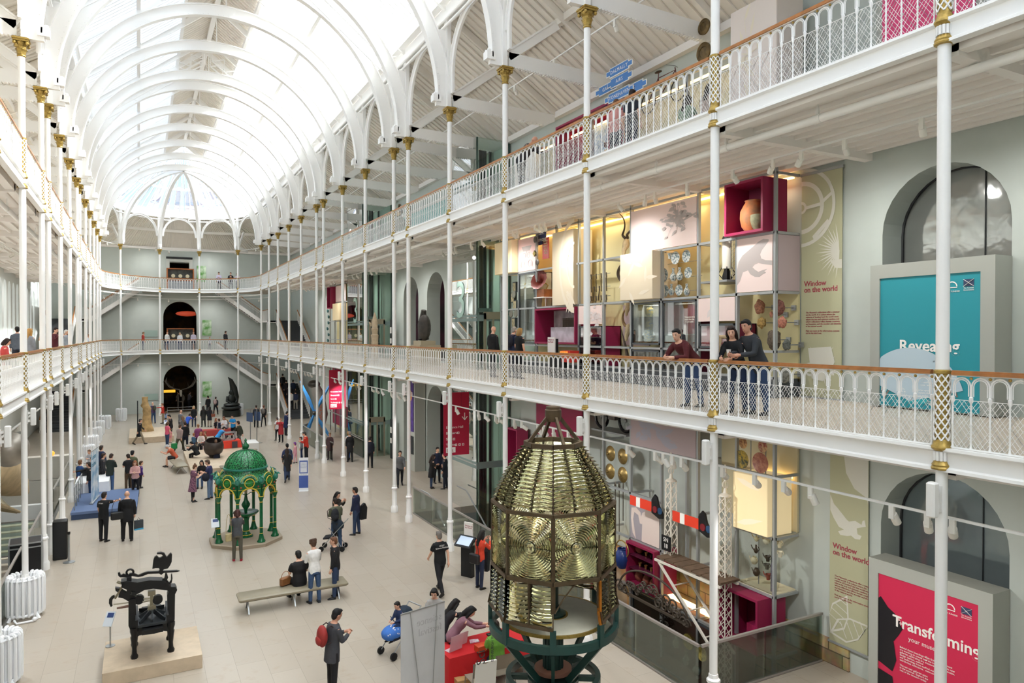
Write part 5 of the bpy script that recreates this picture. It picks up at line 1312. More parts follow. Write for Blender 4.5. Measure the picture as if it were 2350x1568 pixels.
def poster_box(z0,z1,base,label,pm,title,sub,pic):
 y0,y1=6.84,9.18
 t=empty('poster_box',(13.53,(y0+y1)/2,z0),0,label,'display box');W=y1-y0;H=z1-z0;d=13.0-13.53
 py0,py1=7.08-(y0+y1)/2,8.98-(y0+y1)/2;pt=H-.27
 bx=MB();bx.box(d,0,-W/2,py0,0,H);bx.box(d,0,py1,W/2,0,H);bx.box(d,0,py0,py1,pt,H);bx.box(d+.05,0,py0,py1,0,pt)
 obj('grey_casing',bx,mat('box_grey','#a9aca5',.7),t,smooth=False)
 p=obj('poster',MB().box(d+.03,d+.05,py0,py1,.02,pt),pm,t,smooth=False)
 X=d+.028
 def T(b,s,u,v,m=WHT,**k):text('poster_text',b,s,Matrix.Translation((X,py1-u,v))@wallM(0,0,0),m,p,**k)
 X-=.006;T(title[0],.30,title[1],pt-title[2],bold=.006);T(sub[0],.12,sub[1],pt-sub[2])
 body='Behind these hoardings we\nare working to create new\ngalleries celebrating art,\ndesign, fashion, science\nand technology from our\nworld-class collections.'
 T(body+'\n\nThe ten new galleries open\nin the summer. Explore the\nrest of the museum today.',.05,.45,pt-sub[2]-.2);T('This first redevelopment\nof the building reveals new\ntreasures of the collection.\n\nFind out more at\nwww.nms.ac.uk',.05,.95,pt-sub[2]-.2);T('Project Bees:\nPeterfield Associates',.045,.95,pt-sub[2]-.75)
 lg=MB()
 for pr_ in ring(1.42-.02,pt-.24,.075,.095,0,180)+[[(1.33,pt-.25),(1.49,pt-.25),(1.49,pt-.265),(1.33,pt-.265)]]+ring(1.27,pt-.25,.03,.05,0,300)+ring(1.26,pt-.19,.02,.035,0,260):
  lg.add([(X-.001,py1-a,b)for a,b in pr_],[(0,1,2,3)])
 obj('emblem_pattern',lg,WHT,p,smooth=False,fix=False)
 T('LOTTERY FUNDED',.04,1.2,pt-.34)
 fg=MB().add([(X,py1-1.6,pt-.12),(X,py1-1.78,pt-.12),(X,py1-1.78,pt-.25),(X,py1-1.6,pt-.25)],[(0,1,2,3)]);obj('flag_print',fg,mat('flag_navy','#3b4665',.5),p,smooth=False)
 sx=MB()
 for a,b in(((1.6,pt-.12),(1.78,pt-.25)),((1.6,pt-.25),(1.78,pt-.12))):sx.bar((X-.003,py1-a[0],a[1]),(X-.003,py1-b[0],b[1]),.004,.022,up=(1,0,0))
 obj('saltire_print',sx,WHT,p,smooth=False)
 T('The Scottish\nGovernment',.035,1.6,pt-.29)
 for nm,m,polys in pic:
  mb=MB();
  for k,q in enumerate(polys):mb.add([(X-.0004-.0002*(k%20),py1-a,b)for a,b in q],[tuple(range(len(q)))])
  obj(nm,mb,m,p,smooth=False,fix=False)
 return t
zt1=8.67-5.87-.27
def clip(polys,u0,u1,v0):return[[(max(u0,min(u1,a)),max(v0,b))for a,b in p]for p in polys]
bowl=[('bowl_print',mat('bowl_pale','#bcd0dc',.5),clip(ring(.62,.15,0,1.02,15,165,30),0,1.89,.02)),]
bowl2=[('bowl_ring_print',mat('bowl_brown','#8a7a72',.5),clip(sum([ring(.62,-.02,r,r+.035,20,160,24)for r in(.55,.68,.8,.9)],[]),0,1.89,.02)),('bowl_core_print',mat('bowl_teal','#2bb0bb',.5),clip(ring(.75,.12,0,.2,0,180,16),0,1.89,.02))]
for nm,m,ps in bowl2:pass
pb1=poster_box(5.87,8.67,0,'tall grey box with a teal poster headed Revealing on the first floor',mat('poster_teal','#2795a3',.5),('Revealing',.40,1.42),('new treasures',.62,1.62),bowl)
q=[c for c in pb1.children if c.name.startswith('poster')][0]
for nm,m,ps in bowl2:
 mb=MB()
 for p in ps:mb.add([(-.504-.0025,.95-a,b)for a,b in p],[tuple(range(len(p)))])
 obj(nm,mb,m,q,smooth=False,fix=False)
BK=mat('print_black','#1d1b20',.5)
ptl=2.81-.02-.27
figb=[[(0,ptl-.5),(.05,ptl-.45),(.2,ptl-.62),(.35,ptl-.7),(.5,ptl-.95),(.42,ptl-1.1),(.32,ptl-1.25),(.38,ptl-1.6),(.3,ptl-1.85),(0,ptl-1.75)],[(0,ptl-1.9),(.3,ptl-1.95),(.36,ptl-2.4),(0,ptl-2.5)]]
pic2=[('figure_print',BK,figb),('flower_print',mat('print_pinkish','#e7b7bb',.5),[])]
pb2=poster_box(.02,2.81,0,'tall grey box with a crimson poster headed Transforming on the ground floor',mat('poster_crimson','#cf2a52',.5),('Transforming',.30,.93),('your museum',.62,1.12),pic2[:1])
q=[c for c in pb2.children if c.name.startswith('poster')][0]
mb=MB()
for p in[leafp(.12,ptl-1.42,2*pi*k/6,.16,.14)for k in range(6)]+[leafp(.38,ptl-.85,2*pi*k/5,.1,.09)for k in range(5)]+[[(.02,ptl-2.0),(.16,ptl-2.25),(.02,ptl-2.3)],[(.2,ptl-2.0),(.3,ptl-2.15),(.18,ptl-2.3)],[(.02,ptl-.55),(.1,ptl-.6),(.2,ptl-.9),(.14,ptl-.92),(.08,ptl-.7)],[(.16,ptl-.68),(.22,ptl-.7),(.33,ptl-1.0),(.27,ptl-1.02)]]:
 mb.add([(-.505,.95-a,b)for a,b in p],[tuple(range(len(p)))])
obj('flower_print',mb,mat('print_pinkish','#e7c3c4',.5),q,smooth=False,fix=False)
def prism_glass(key,col,ior=1.5):
 m=bpy.data.materials.new(key);m.use_nodes=True;nt=m.node_tree
 for n in list(nt.nodes):nt.nodes.remove(n)
 o=nt.nodes.new('ShaderNodeOutputMaterial');g=nt.nodes.new('ShaderNodeBsdfGlass');g.inputs['Color'].default_value=(*lin(col),1);g.inputs['IOR'].default_value=ior;g.inputs['Roughness'].default_value=.02
 nt.links.new(g.outputs[0],o.inputs['Surface']);return m
LGL=prism_glass('lens_glass','#fbfaec');BRONZE=mat('lens_bronze','#5f4f3c',.45,.5,noise=.2,nscale=9);LGREEN=mat('lens_green','#1d3f3b',.4,noise=.15,nscale=6)
LX,LY=5.71,9.42
LA=atan2(-LY,-LX)
lens=empty('lighthouse_lens',(LX,LY,0),0,'giant glass lighthouse lens in a bronze frame on a dark green iron stand','lighthouse lens')
def pol(r,k,z):a=LA+k*pi/4;return Vector((r*cos(a),r*sin(a),z))
UP_=[(5.60,.43),(5.42,.54),(5.22,.68),(5.02,.79),(4.84,.87),(4.69,.92)]
def rad(z):
 for(z0,r0),(z1,r1)in zip(UP_,UP_[1:]):
  if z<=z0+1e-9 and z>=z1-1e-9:return r0+(r1-r0)*(z0-z)/(z0-z1)
 return UP_[-1][1]
def prism_bar(mb,A,B,depth,h,tilt,sag=0.,n=1):
 """triangular glass bar from A to B, apex outward"""
 A=Vector(A);B=Vector(B);mid=(A+B)/2;out=Vector((mid.x,mid.y,0)).normalized()
 vs=[]
 for i in range(n+1):
  t=i/n;p=A.lerp(B,t)+Vector((0,0,sag*(1-(2*t-1)**2)))
  vs+=[p+Vector((0,0,h/2))-out*depth*.3,p-Vector((0,0,h/2))-out*depth*.3,p+out*depth+Vector((0,0,tilt))]
 fs=[(0,1,2),(n*3+2,n*3+1,n*3)]
 for i in range(n):
  for j in range(3):k=(j+1)%3;fs.append((i*3+j,i*3+3+j,i*3+3+k,i*3+k))
 mb.add(vs,fs)
NP=15
for k in range(8):
 g=MB();fr=MB()
 for i in range(NP):
  z=5.56-(5.56-4.73)*(i+.5)/NP;r=rad(z);h=.83/NP*.92;dep=.05
  A=pol(r,k,z);B=pol(r,k+1,z);m_=(A+B)/2
  for a,b in((A,m_),(m_,B)):
   d=(b-a)*.03;prism_bar(g,a+d,b-d,dep,h,.012,.022*(i/NP)if a==A else.022*(i/NP),4)
  for q,nx in((A,1),(m_,0)):
   o=Vector((q.x,q.y,0)).normalized()
   fr.add([q+Vector((0,0,h*.54))-o*.03,q-Vector((0,0,h*.54))-o*.03,q+o*.06+Vector((0,0,.012))]+[v+Vector((-o.y*.008,o.x*.008,0))for v in(q+Vector((0,0,h*.54))-o*.03,q-Vector((0,0,h*.54))-o*.03,q+o*.06+Vector((0,0,.012)))],[(0,1,2),(5,4,3),(0,3,4,1),(1,4,5,2),(2,5,3,0)])
 for q in(lambda z:pol(rad(z)-.02,k,z),lambda z:(pol(rad(z)-.02,k,z)+pol(rad(z)-.02,k+1,z))/2):
  zs=[5.6-.91*j/6 for j in range(7)]
  for a,b in zip(zs,zs[1:]):fr.bar(q(a),q(b),.015,.03)
 obj('upper_prism_groove',g,LGL,lens,smooth=True,ang=25);obj('upper_frame',fr,BRONZE,lens,smooth=False)
for k in range(8):
 A=pol(.93,k,0);B=pol(.93,k+1,0);W=(B-A).length;ex_=(B-A).normalized();out=((A+B)/2).normalized();c=(A+B)/2+Vector((0,0,4.2));g=MB()
 hw,hh=W/2-.03,.455
 g.ball((0,0,0),(.09,.045,.09),16,8,None)
 bv=[c+ex_*v[0]+out*v[1]+Vector((0,0,v[2]))for v in g.v];g.v=[tuple(v)for v in bv]
 R_=[.10+.036*i for i in range(13)]
 for r in R_:
  def inside(t):return abs(r*cos(t))<=hw and abs(r*sin(t))<=hh
  N=64;run=[]
  runs=[]
  for j in range(N+1):
   t=2*pi*j/N
   if inside(t):run.append(t)
   else:
    if len(run)>1:runs.append(run)
    run=[]
  if len(run)>1:runs.append(run)
  for rn in runs:
   vs=[]
   for t in rn:
    for rr,d in((r-.002,-.015),(r+.033,-.015),(r+.031,.012),(r+.006,.04)):
     vs.append(c+ex_*(rr*cos(t))+Vector((0,0,rr*sin(t)))+out*d)
   n=len(rn);fs=[(0,1,2,3),tuple((n-1)*4+q for q in(3,2,1,0))]
   for i in range(n-1):
    for q in range(4):q2=(q+1)%4;fs.append((i*4+q,i*4+4+q,i*4+4+q2,i*4+q2))
   g.add(vs,fs)
 obj('bullseye_ring_groove',g,LGL,lens,ang=30)
fr=MB()
for k in range(8):
 fr.bar(pol(.945,k,3.72),pol(.945,k,4.69),.035,.05)
 for z,r,w,h in((4.69,.955,.05,.05),(3.72,.955,.06,.06)):fr.bar(pol(r,k,z),pol(r,k+1,z),w,h)
obj('belt_frame',fr,BRONZE,lens,smooth=False)
fr=MB()
for k in range(8):fr.bar(pol(.44,k,5.6),pol(.44,k+1,5.6),.05,.07)
obj('crown_ring',fr,BRONZE,lens,smooth=False)
fr=MB()
for k in(0.5,2.5,4.5,6.5):fr.bar(pol(.42,k,5.62),pol(.09,k,6.02),.04,.05)
fr.lathe([(.12,5.98),(.13,6.02),(.13,6.12),(.115,6.13),(.115,6.17),(.001,6.17)],16);fr.lathe([(.11,5.94),(.12,5.98)],16)
obj('crown_cap',fr,BRONZE,lens)
for k in range(8):
 if k==0:continue
 g=MB();f2=MB();n=9
 for i in range(n):
  z=3.66-.56*(i+.5)/n;r=.93+.03*(i/n);A=pol(r,k,z);B=pol(r,k+1,z);m_=(A+B)/2
  for a,b in((A,m_),(m_,B)):d=(b-a)*.04;prism_bar(g,a+d,b-d,.05,.056,-.015,-.02,4)
 for q0 in(lambda z,r:pol(r,k,z),lambda z,r:pol(r,k+1,z),lambda z,r:(pol(r,k,z)+pol(r,k+1,z))/2):
  f2.bar(q0(3.7,.95),q0(3.3,.95),.018,.07);f2.bar(q0(3.3,.95),q0(3.08,1.0),.018,.06)
 f2.bar(pol(1.0,k,3.08),pol(1.0,k+1,3.08),.03,.05)
 obj('lower_prism_groove',g,LGL,lens,ang=25);obj('lower_frame',f2,BRONZE,lens,smooth=False)
f2=MB();f2.bar(pol(.955,1,3.7),pol(.955,1,3.25),.08,.03);f2.bar(pol(.955,1,3.25),pol(1.0,1,3.02),.07,.03)
obj('amber_edge',f2,mat('amber_glass','#a8641c',.15,noise=.4,nscale=9),lens,smooth=False)
f2=MB().tube([pol(.95,.03,3.3)]+[pol(.95,.03,3.3).lerp(pol(.95,.97,3.6),t)+Vector((0,0,.25*sin(pi*t*.9)))for t in(.2,.4,.6,.8,1)],.012,6)
obj('curved_stay',f2,BRONZE,lens)
cl=MB().lathe([(.085,0),(.085,3.9)],16,(0,0,0));cl.lathe([(.2,2.92),(.2,2.95),(.12,2.98),(.11,3.05)],20)
cl.lathe([(.15,2.1),(.15,2.78)],20)
for i in range(14):a=2*pi*i/14;cl.cbox((.155*cos(a),.155*sin(a),2.4),(.012,.03,.7),a)
obj('central_column',cl,LGREEN,lens)
obj('white_disc',MB().lathe([(.001,2.92),(.80,2.92),(.80,2.88),(.001,2.88)],48),mat('disc_cream','#e0dbc6',.45,noise=.08,nscale=5),lens)
obj('brass_rim',MB().lathe([(.80,2.925),(.83,2.925),(.83,2.88),(.80,2.88)],48,caps=False).lathe([(.2,2.924),(.235,2.93),(.235,2.92)],32,caps=False),GOLD,lens)
gr=MB().lathe([(.93,2.72),(1.0,2.72),(1.0,2.84),(.93,2.84),(.93,2.72)],48,caps=False)
obj('iron_ring',gr,LGREEN,lens)
gr=MB()
for k in range(8):
 a,b=pol(.985,k,3.06),pol(.985,k,2.74);gr.bar(a,b,.09,.06,up=Vector((a.x,a.y,0)))
obj('iron_post',gr,LGREEN,lens,smooth=False)
gr=MB()
for k in range(8):gr.bar(pol(.95,k,2.74),pol(.32,k,1.98),.05,.10)
for k in range(8):gr.bar(pol(.3,k,1.93),pol(.72,k,1.93),.09,.07)
obj('iron_strut',gr,LGREEN,lens,smooth=False)
gr=MB().lathe([(.66,1.88),(.74,1.88),(.74,2.0),(.66,2.0),(.66,1.88)],48,caps=False);gr.lathe([(.42,0),(.42,.1),(.36,.16),(.34,1.8),(.4,1.88),(.4,1.96),(.001,1.96)],32)
gr.lathe([(.9,0),(.9,.06),(.42,.1)],32)
obj('iron_base',gr,LGREEN,lens)
obj('copper_disc',MB().lathe([(.001,2.1),(.29,2.1),(.29,2.04),(.001,2.04)],32),mat('copper_brown','#8a5f50',.5),lens)
FG=mat('fountain_green','#17603a',.25,noise=.15,nscale=8);FGL=mat('fountain_green_dark','#0f4a2e',.3);FY=mat('fountain_gold','#c9b23f',.3);FRD=mat('fountain_red','#8e3a22',.4)
def dome_mat():
 m=bpy.data.materials.new('pierced_dome');m.use_nodes=True;nt=m.node_tree;b=nt.nodes['Principled BSDF']
 tc=nt.nodes.new('ShaderNodeTexCoord');v=nt.nodes.new('ShaderNodeTexVoronoi');v.feature='DISTANCE_TO_EDGE';v.inputs['Scale'].default_value=15
 r=nt.nodes.new('ShaderNodeValToRGB');e=r.color_ramp.elements;e[0].position=.0;e[0].color=(*lin('#2f9a58'),1);e[1].position=.16;e[1].color=(*lin('#0c3a26'),1)
 L=nt.links.new;L(tc.outputs['Object'],v.inputs['Vector']);L(v.outputs['Distance'],r.inputs['Fac']);L(r.outputs['Color'],b.inputs['Base Color']);b.inputs['Roughness'].default_value=.25
 bp=nt.nodes.new('ShaderNodeBump');bp.invert=True;bp.inputs['Strength'].default_value=.6;bp.inputs['Distance'].default_value=.02;L(v.outputs['Distance'],bp.inputs['Height']);L(bp.outputs['Normal'],b.inputs['Normal'])
 return m
DOMEM=dome_mat()
fo=empty('drinking_fountain',(3.33,26.45,0),0,'green and gold cast iron canopy fountain with a pierced dome','fountain')
obj('stone_base',MB().lathe([(1.26,0),(1.26,.11),(1.22,.13),(.001,.13)],8,M=Matrix.Rotation(pi/8,4,'Z')),mat('base_brown','#9d8f7c',.7),fo,ang=20)
fr_=1.0;cols=[(fr_*cos(2*pi*k/8+pi/8),fr_*sin(2*pi*k/8+pi/8))for k in range(8)]
FCOL=MB().lathe([(.14,.13),(.14,.17),(.1,.22),(.07,.36),(.055,.42),(.055,1.55),(.06,1.57),(.095,1.68),(.1,1.72)],8);FCM=FCOL.mesh('column',FG)
FBD=MB()
for z in(.42,.62,1.5,1.7):FBD.lathe([(.058,z),(.066,z+.012),(.058,z+.024)]if z<1.6 else[(.1,z),(.106,z+.012),(.1,z+.024)],10,caps=False)
FBM=FBD.mesh('gilt_band',FY)
for x,y in cols:
 c=obj('column',FCM,None,fo,(x,y,0));obj('gilt_band',FBM,None,c)
pan=MB();gil=MB();ros=MB();disc=MB();teeth=MB()
for k in range(8):
 a=Vector((*cols[k],0));b=Vector((*cols[(k+1)%8],0));L=(b-a).length;e=(b-a).normalized();n=Vector((e.y,-e.x,0));
 if n.dot(a+b)<0:n=-n
 M=Matrix([[e.x,n.x,0,a.x],[e.y,n.y,0,a.y],[0,0,1,0],[0,0,0,1]])
 r=L/2-.07;c=L/2
 arc=[(c-r*cos(pi*i/16),1.72+r*.95*sin(pi*i/16))for i in range(17)]
 top=[(c-.20,2.22),(c-.1,2.36),(c,2.40),(c+.1,2.36),(c+.2,2.22)]
 poly=[(0,1.72)]+arc+[(L,1.72),(L,2.2)]+[(L-.02,2.2)]+top[::-1]+[(.02,2.2),(0,2.2)]
 tp=lambda x:2.2 if abs(x-c)>.22 else 2.2+.2*sqrt(max(0,1-((x-c)/.22)**2))
 for d in(-.035,.035):
  pan.strip([M@Vector((x,d,z))for x,z in arc],[M@Vector((x,d,tp(x)))for x,z in arc])
  for x0,x1 in((0,.07),(L-.07,L)):pan.add([M@Vector(p)for p in((x0,d,1.72),(x1,d,1.72),(x1,d,2.2),(x0,d,2.2))],[(0,1,2,3)])
 pan.strip([M@Vector((x,-.035,z))for x,z in arc],[M@Vector((x,.035,z))for x,z in arc]);pan.strip([M@Vector((x,-.035,tp(x)))for x,z in arc],[M@Vector((x,.035,tp(x)))for x,z in arc])
 gil.tube([M@Vector((x,.045,z))for x,z in arc],.022,6);gil.tube([M@Vector((c+.155*cos(2*pi*i/20),.05,2.19+.155*sin(2*pi*i/20)))for i in range(20)],.018,6,closed=True)
 gil.tube([M@Vector((c-.26*cos(pi*i/12),-.02,2.2+.27*sin(pi*i/12)))for i in range(13)],.016,5)
 gil.tube([M@Vector((0.02,.045,1.98)),M@Vector((c-.2,.045,1.98))],.008,4);gil.tube([M@Vector((c+.2,.045,1.98)),M@Vector((L-.02,.045,1.98))],.008,4)
 disc.lathe([(.001,.0),(.12,.0),(.12,.02),(.001,.03)],6,M=M@Matrix.Translation((c,.04,2.19))@Matrix.Rotation(-pi/2,4,'X'))
 for x in(.1,L-.1):ros.ball(M@Vector((x,.05,2.06)),.035,8,5)
 for i in range(2,15):
  x,z=arc[i];teeth.ball(M@Vector((c+(x-c)*.93,0,1.72+(z-1.72)*.93)),.017,5,4)
obj('arch_panel',pan,FG,fo,ang=30);obj('gilt_moulding',gil,FY,fo);obj('rosette_dot',ros,FRD,fo);obj('roundel_disc',disc,mat('roundel_green','#2a7a2e',.3),fo);obj('arch_tooth',teeth,FY,fo)
rf=MB().lathe([(1.0,2.2),(.98,2.24),(.8,2.34),(.72,2.44),(.70,2.56)],32,caps=False);obj('canopy_skirt',rf,DOMEM,fo)
obj('dome_band',MB().lathe([(.70,2.56),(.75,2.57),(.75,2.62),(.70,2.63)],32,caps=False),mat('fountain_teal','#2f7a68',.3),fo)
obj('dome',MB().lathe([(.70*cos(pi/2*i/10),2.6+.62*sin(pi/2*i/10))for i in range(11)],32,caps=False),DOMEM,fo)
rb=MB()
for k in range(16):a=2*pi*k/16;rb.tube([(.705*cos(pi/2*i/10)*cos(a),.705*cos(pi/2*i/10)*sin(a),2.6+.625*sin(pi/2*i/10))for i in range(10)],.011,4)
obj('dome_rib',rb,FG,fo)
obj('finial',MB().lathe([(.09,3.18),(.07,3.24),(.1,3.27),(.12,3.33),(.11,3.38),(.05,3.44),(.03,3.5),(.05,3.54),(.02,3.6),(.001,3.62)],12),FG,fo)
gar=MB()
for x,y in cols:
 gar.ball((x*1.03,y*1.03,2.25),(.09,.09,.12),8,6);gar.tube([(x*1.02,y*1.02,2.3),(x*1.12,y*1.12,2.38),(x*1.2,y*1.2,2.34)],[.05,.04,.012],6);gar.tube([(x*1.05,y*1.05,2.36),(x*1.02-y*.1,y*1.02+x*.1,2.46)],[.04,.01],5);gar.tube([(x*1.05,y*1.05,2.36),(x*1.02+y*.1,y*1.02-x*.1,2.46)],[.04,.01],5)
obj('corner_beast',gar,mat('fountain_teal','#2f7a68',.3),fo)
bs=MB().lathe([(.24,.13),(.24,.17),(.17,.22),(.11,.3),(.1,.7),(.13,.8),(.16,.84),(.36,.92),(.44,1.0),(.43,1.02),(.3,.97),(.05,.94)],16);obj('basin',bs,FG,fo)
ur=MB().lathe([(.05,.95),(.06,1.1),(.14,1.22),(.15,1.28),(.07,1.42),(.04,1.6),(.05,1.66),(.001,1.68)],12)
for s in(-1,1):ur.tube([(0.03*s,0,1.6),(.16*s,0,1.68),(.24*s,0,1.66),(.25*s,0,1.58)],.014,6)
obj('urn',ur,FG,fo);obj('bird_figure',MB().tube([(0,0,1.66),(0,0,1.78),(.02,0,1.9),(0,-.03,1.98)],[.05,.055,.03,.012],8),mat('pale_bronze','#a8a48c',.4),fo)
obj('gilt_ring',MB().lathe([(.105,.32),(.125,.34),(.105,.36)],12,caps=False).lathe([(.185,.18),(.2,.2),(.18,.22)],12,caps=False),FY,fo)
def label_stand(x,y,h,lab,rz=0.,w=.25,z=0.):
 t=empty('label_stand',(x,y,z),rz,lab,'label stand');obj('post',MB().tube([(0,0,0),(0,0,h)],.015,6).lathe([(.1,0),(.1,.012)],12),STEEL,t)
 M=Matrix.Translation((0,-.03,h))@Matrix.Rotation(R(-35),4,'X')
 obj('label_plate',MB().box(-w/2,w/2,-.01,.01,-.16,.16,M),mat('label_white','#d5dbe2',.4),t,smooth=False);obj('label_photo_print',MB().box(-w*.3,w*.4,-.014,-.011,.03,.13,M),mat('label_blue','#32477a',.5),t,smooth=False)
p_=at(494,1257);label_stand(p_.x,p_.y,.85,'small white label on a steel post beside the green fountain')
p_=at(253,1483,2,.3);label_stand(p_.x,min(p_.y,18.3),.62,'small white label on a steel post on the printing press plinth',-.5,.2,.3)
solo('stone_plinth',MB().rbox(-.70,1.2,16.74,18.45,0,.3,.006),mat('plinth_stone','#c9b69d',.5,noise=.12,nscale=5),'low stone plinth under the black printing press','plinth')
PBK=mat('press_black','#1a1a1b',.38,.2);PRS=mat('press_brass','#8d8570',.35,.6)
YP=17.3
pr_t=empty('printing_press',(.25,YP,.3),0,'black iron hand printing press topped by an eagle counterweight','printing press')
def pz(x,y):
 p=at(230+x/4.93,1250+y/4.93,1,YP);return(p.x-.25,p.z-.3)
def traced(nm,poly,d0,d1,m=PBK,ang=30):return obj(nm,MB().prism([pz(*q)for q in poly],d0,d1,'XZ'),m,pr_t,smooth=False)
traced('staple_frame',[(320,640),(320,900),(345,960),(375,990),(415,1030),(440,1010),(500,995),(520,1000),(610,990),(660,975),(700,955),(760,960),(780,965),(815,900),(840,830),(845,540),(770,520),(755,560),(765,830),(700,880),(560,900),(440,880),(410,860),(400,600),(330,610)],-.11,.11)
traced('shoulder',[(170,485),(215,490),(280,530),(410,585),(410,640),(330,640),(260,600),(205,590),(215,545),(175,515)],-.06,.06)
traced('main_lever',[(235,405),(300,395),(420,410),(560,385),(700,390),(800,460),(850,460),(868,495),(845,540),(790,545),(760,500),(600,480),(500,495),(395,555),(360,545),(355,512),(410,515),(300,490),(250,470)],-.13,.13)
traced('lever_post',[(300,360),(355,355),(355,550),(300,545)],-.09,.09)
traced('balance_beam',[(200,320),(222,312),(235,345),(265,330),(290,340),(320,350),(330,325),(370,320),(430,345),(500,315),(540,305),(660,300),(670,290),(705,290),(715,297),(865,290),(900,297),(870,308),(720,318),(690,340),(665,325),(540,330),(480,355),(430,365),(360,352),(300,370),(225,368),(205,350)],-.03,.03)
mbx=MB();cx_,cz_=pz(336,315);mbx.tube([(cx_+.065*cos(2*pi*i/18),0,cz_+.065*sin(2*pi*i/18))for i in range(18)],.022,8,closed=True);obj('beam_ring',mbx,PBK,pr_t)
eg=obj('eagle',MB().prism([pz(*q)for q in[(590,270),(600,180),(615,140),(640,125),(665,150),(690,145),(715,125),(690,105),(640,105),(650,90),(690,85),(725,95),(745,130),(755,140),(785,105),(800,95),(812,110),(808,190),(790,230),(765,265),(720,275),(705,290),(675,290),(665,262),(625,262)]],-.045,.045,'XZ'),PBK,pr_t,smooth=False)
traced('finial_pair',[(700,390),(725,380),(735,320),(755,325),(768,370),(755,400),(780,430),(800,400),(800,340),(812,325),(818,380),(808,430),(780,440),(740,410)],-.03,.03)
traced('side_hook',[(98,660),(100,620),(125,590),(160,570),(165,590),(140,620),(135,665),(140,690),(120,705)],-.03,.03)
rd=MB()
for(a,b,r)in(((265,440),(168,605),.022),((150,670),(320,650),.014),((190,415),(240,430),.03),((490,608),(560,600),.02),((480,640),(560,625),.02)):
 (x0,z0),(x1,z1)=pz(*a),pz(*b);rd.tube([(x0,-.05,z0),(x1,-.05,z1)],r,8)
obj('steel_rod',rd,PRS,pr_t)
(x0,z0),(x1,z1)=pz(190,697),pz(320,680);obj('wooden_handle',MB().tube([(x0,-.14,z0),(x1,-.1,z1)],[.02,.03],8),mat('handle_brown','#5d3f30',.5),pr_t)
x0,z0=pz(583,730);zt=pz(583,530)[1]
obj('piston',MB().box(x0-.035,x0+.035,-.04,.04,z0,zt).box(x0-.075,x0+.075,-.06,.06,zt-.08,zt+.02).box(x0-.08,x0+.08,-.07,.07,z0,z0+.09),PRS,pr_t,smooth=False)
pl_=MB();xa,za=pz(410,860);xb=pz(760,830)[0];xm=(xa+xb)/2;zt=z0+.0
pl_.box(xa,xb,-.42,.5,za-.02,za+.03)
for s,t in(((xa+.06,-.36),(xm,0)),((xb-.06,-.36),(xm,0)),((xa+.06,.44),(xm,0)),((xb-.06,.44),(xm,0)),((xm,-.36),(xm,0)),((xm,.44),(xm,0)),((xa+.06,0),(xm,0)),((xb-.06,0),(xm,0))):pl_.bar((s[0],s[1],za+.05),(t[0],t[1],z0-.01),.025,.1)
pl_.lathe([(.1,z0-.06),(.1,z0)],12,(xm,0,0))
obj('platen',pl_,mat('platen_grey','#3c3f42',.35,.4),pr_t,smooth=False)
obj('bed_rail',MB().box(xa+.1,xb-.1,-.55,.95,za-.14,za-.05).box(xa-.02,xa+.03,-.45,.5,za,za+.16).box(xb-.03,xb+.02,-.45,.5,za,za+.16),PBK,pr_t,smooth=False)
for(a,nm)in(((440,620),0),((650,620),0)):
 x,z_=pz(*a);obj('toggle_cheek',MB().lathe([(.001,-.05),(.1,-.05),(.1,.05),(.001,.05)],16,(x,0,z_),M=Matrix.Rotation(pi/2,4,'X')),PBK,pr_t)
for xf in(pz(385,1000)[0],pz(797,960)[0]):
 for y in(-.08,.62):
  zt=.62
  obj('leg',MB().lathe([(.07,0),(.075,.05),(.05,.1),(.045,.2),(.065,.38),(.075,.46),(.06,.5),(.085,.58),(.085,.66)],8,(xf,y,0)),PBK,pr_t)
obj('rear_frame',MB().box(pz(385,1000)[0]-.05,pz(797,960)[0]+.05,.5,.66,.58,.66).box(pz(385,1000)[0]-.05,pz(385,1000)[0]+.05,-.1,.66,.58,.66).box(pz(797,960)[0]-.05,pz(797,960)[0]+.05,-.1,.66,.58,.66),PBK,pr_t,smooth=False)
BVIN=mat('bench_vinyl','#8f8672',.4)
def bench(x,y,L,W,rz,label,h=.44):
 t=empty('bench',(x,y,0),rz,label,'bench',None)
 obj('padded_seat',MB().rbox(-L/2,L/2,-W/2,W/2,h-.1,h,.03),BVIN,t)
 n=2 if L<2.4 else 3
 for i in range(n):
  px_=-L/2+.25+(L-.5)*i/(n-1)
  obj('leg',MB().bar((px_,0,h-.1),(px_,-W*.42,0),.03).bar((px_,0,h-.1),(px_,W*.42,0),.03).bar((px_,-W*.4,h-.1),(px_,W*.4,h-.1),.04,.02),STEEL,t,smooth=False)
 return t
bench(3.68,19.62,2.85,.62,0,'long grey padded bench in front of the green fountain')
bench(1.87,41.65,2.3,.6,pi/2+.1,'grey bench where a man in shorts sits looking down')
bench(4.05,48.0,3.0,.6,0.05,'grey bench beyond the dark stone vessel')
bench(4.85,39.4,2.3,.6,0,'grey bench just behind the fountain dome')
bench(5.6,43.5,2.2,.7,pi/2-.3,'grey bench between the dark vessel and the fountain finial')
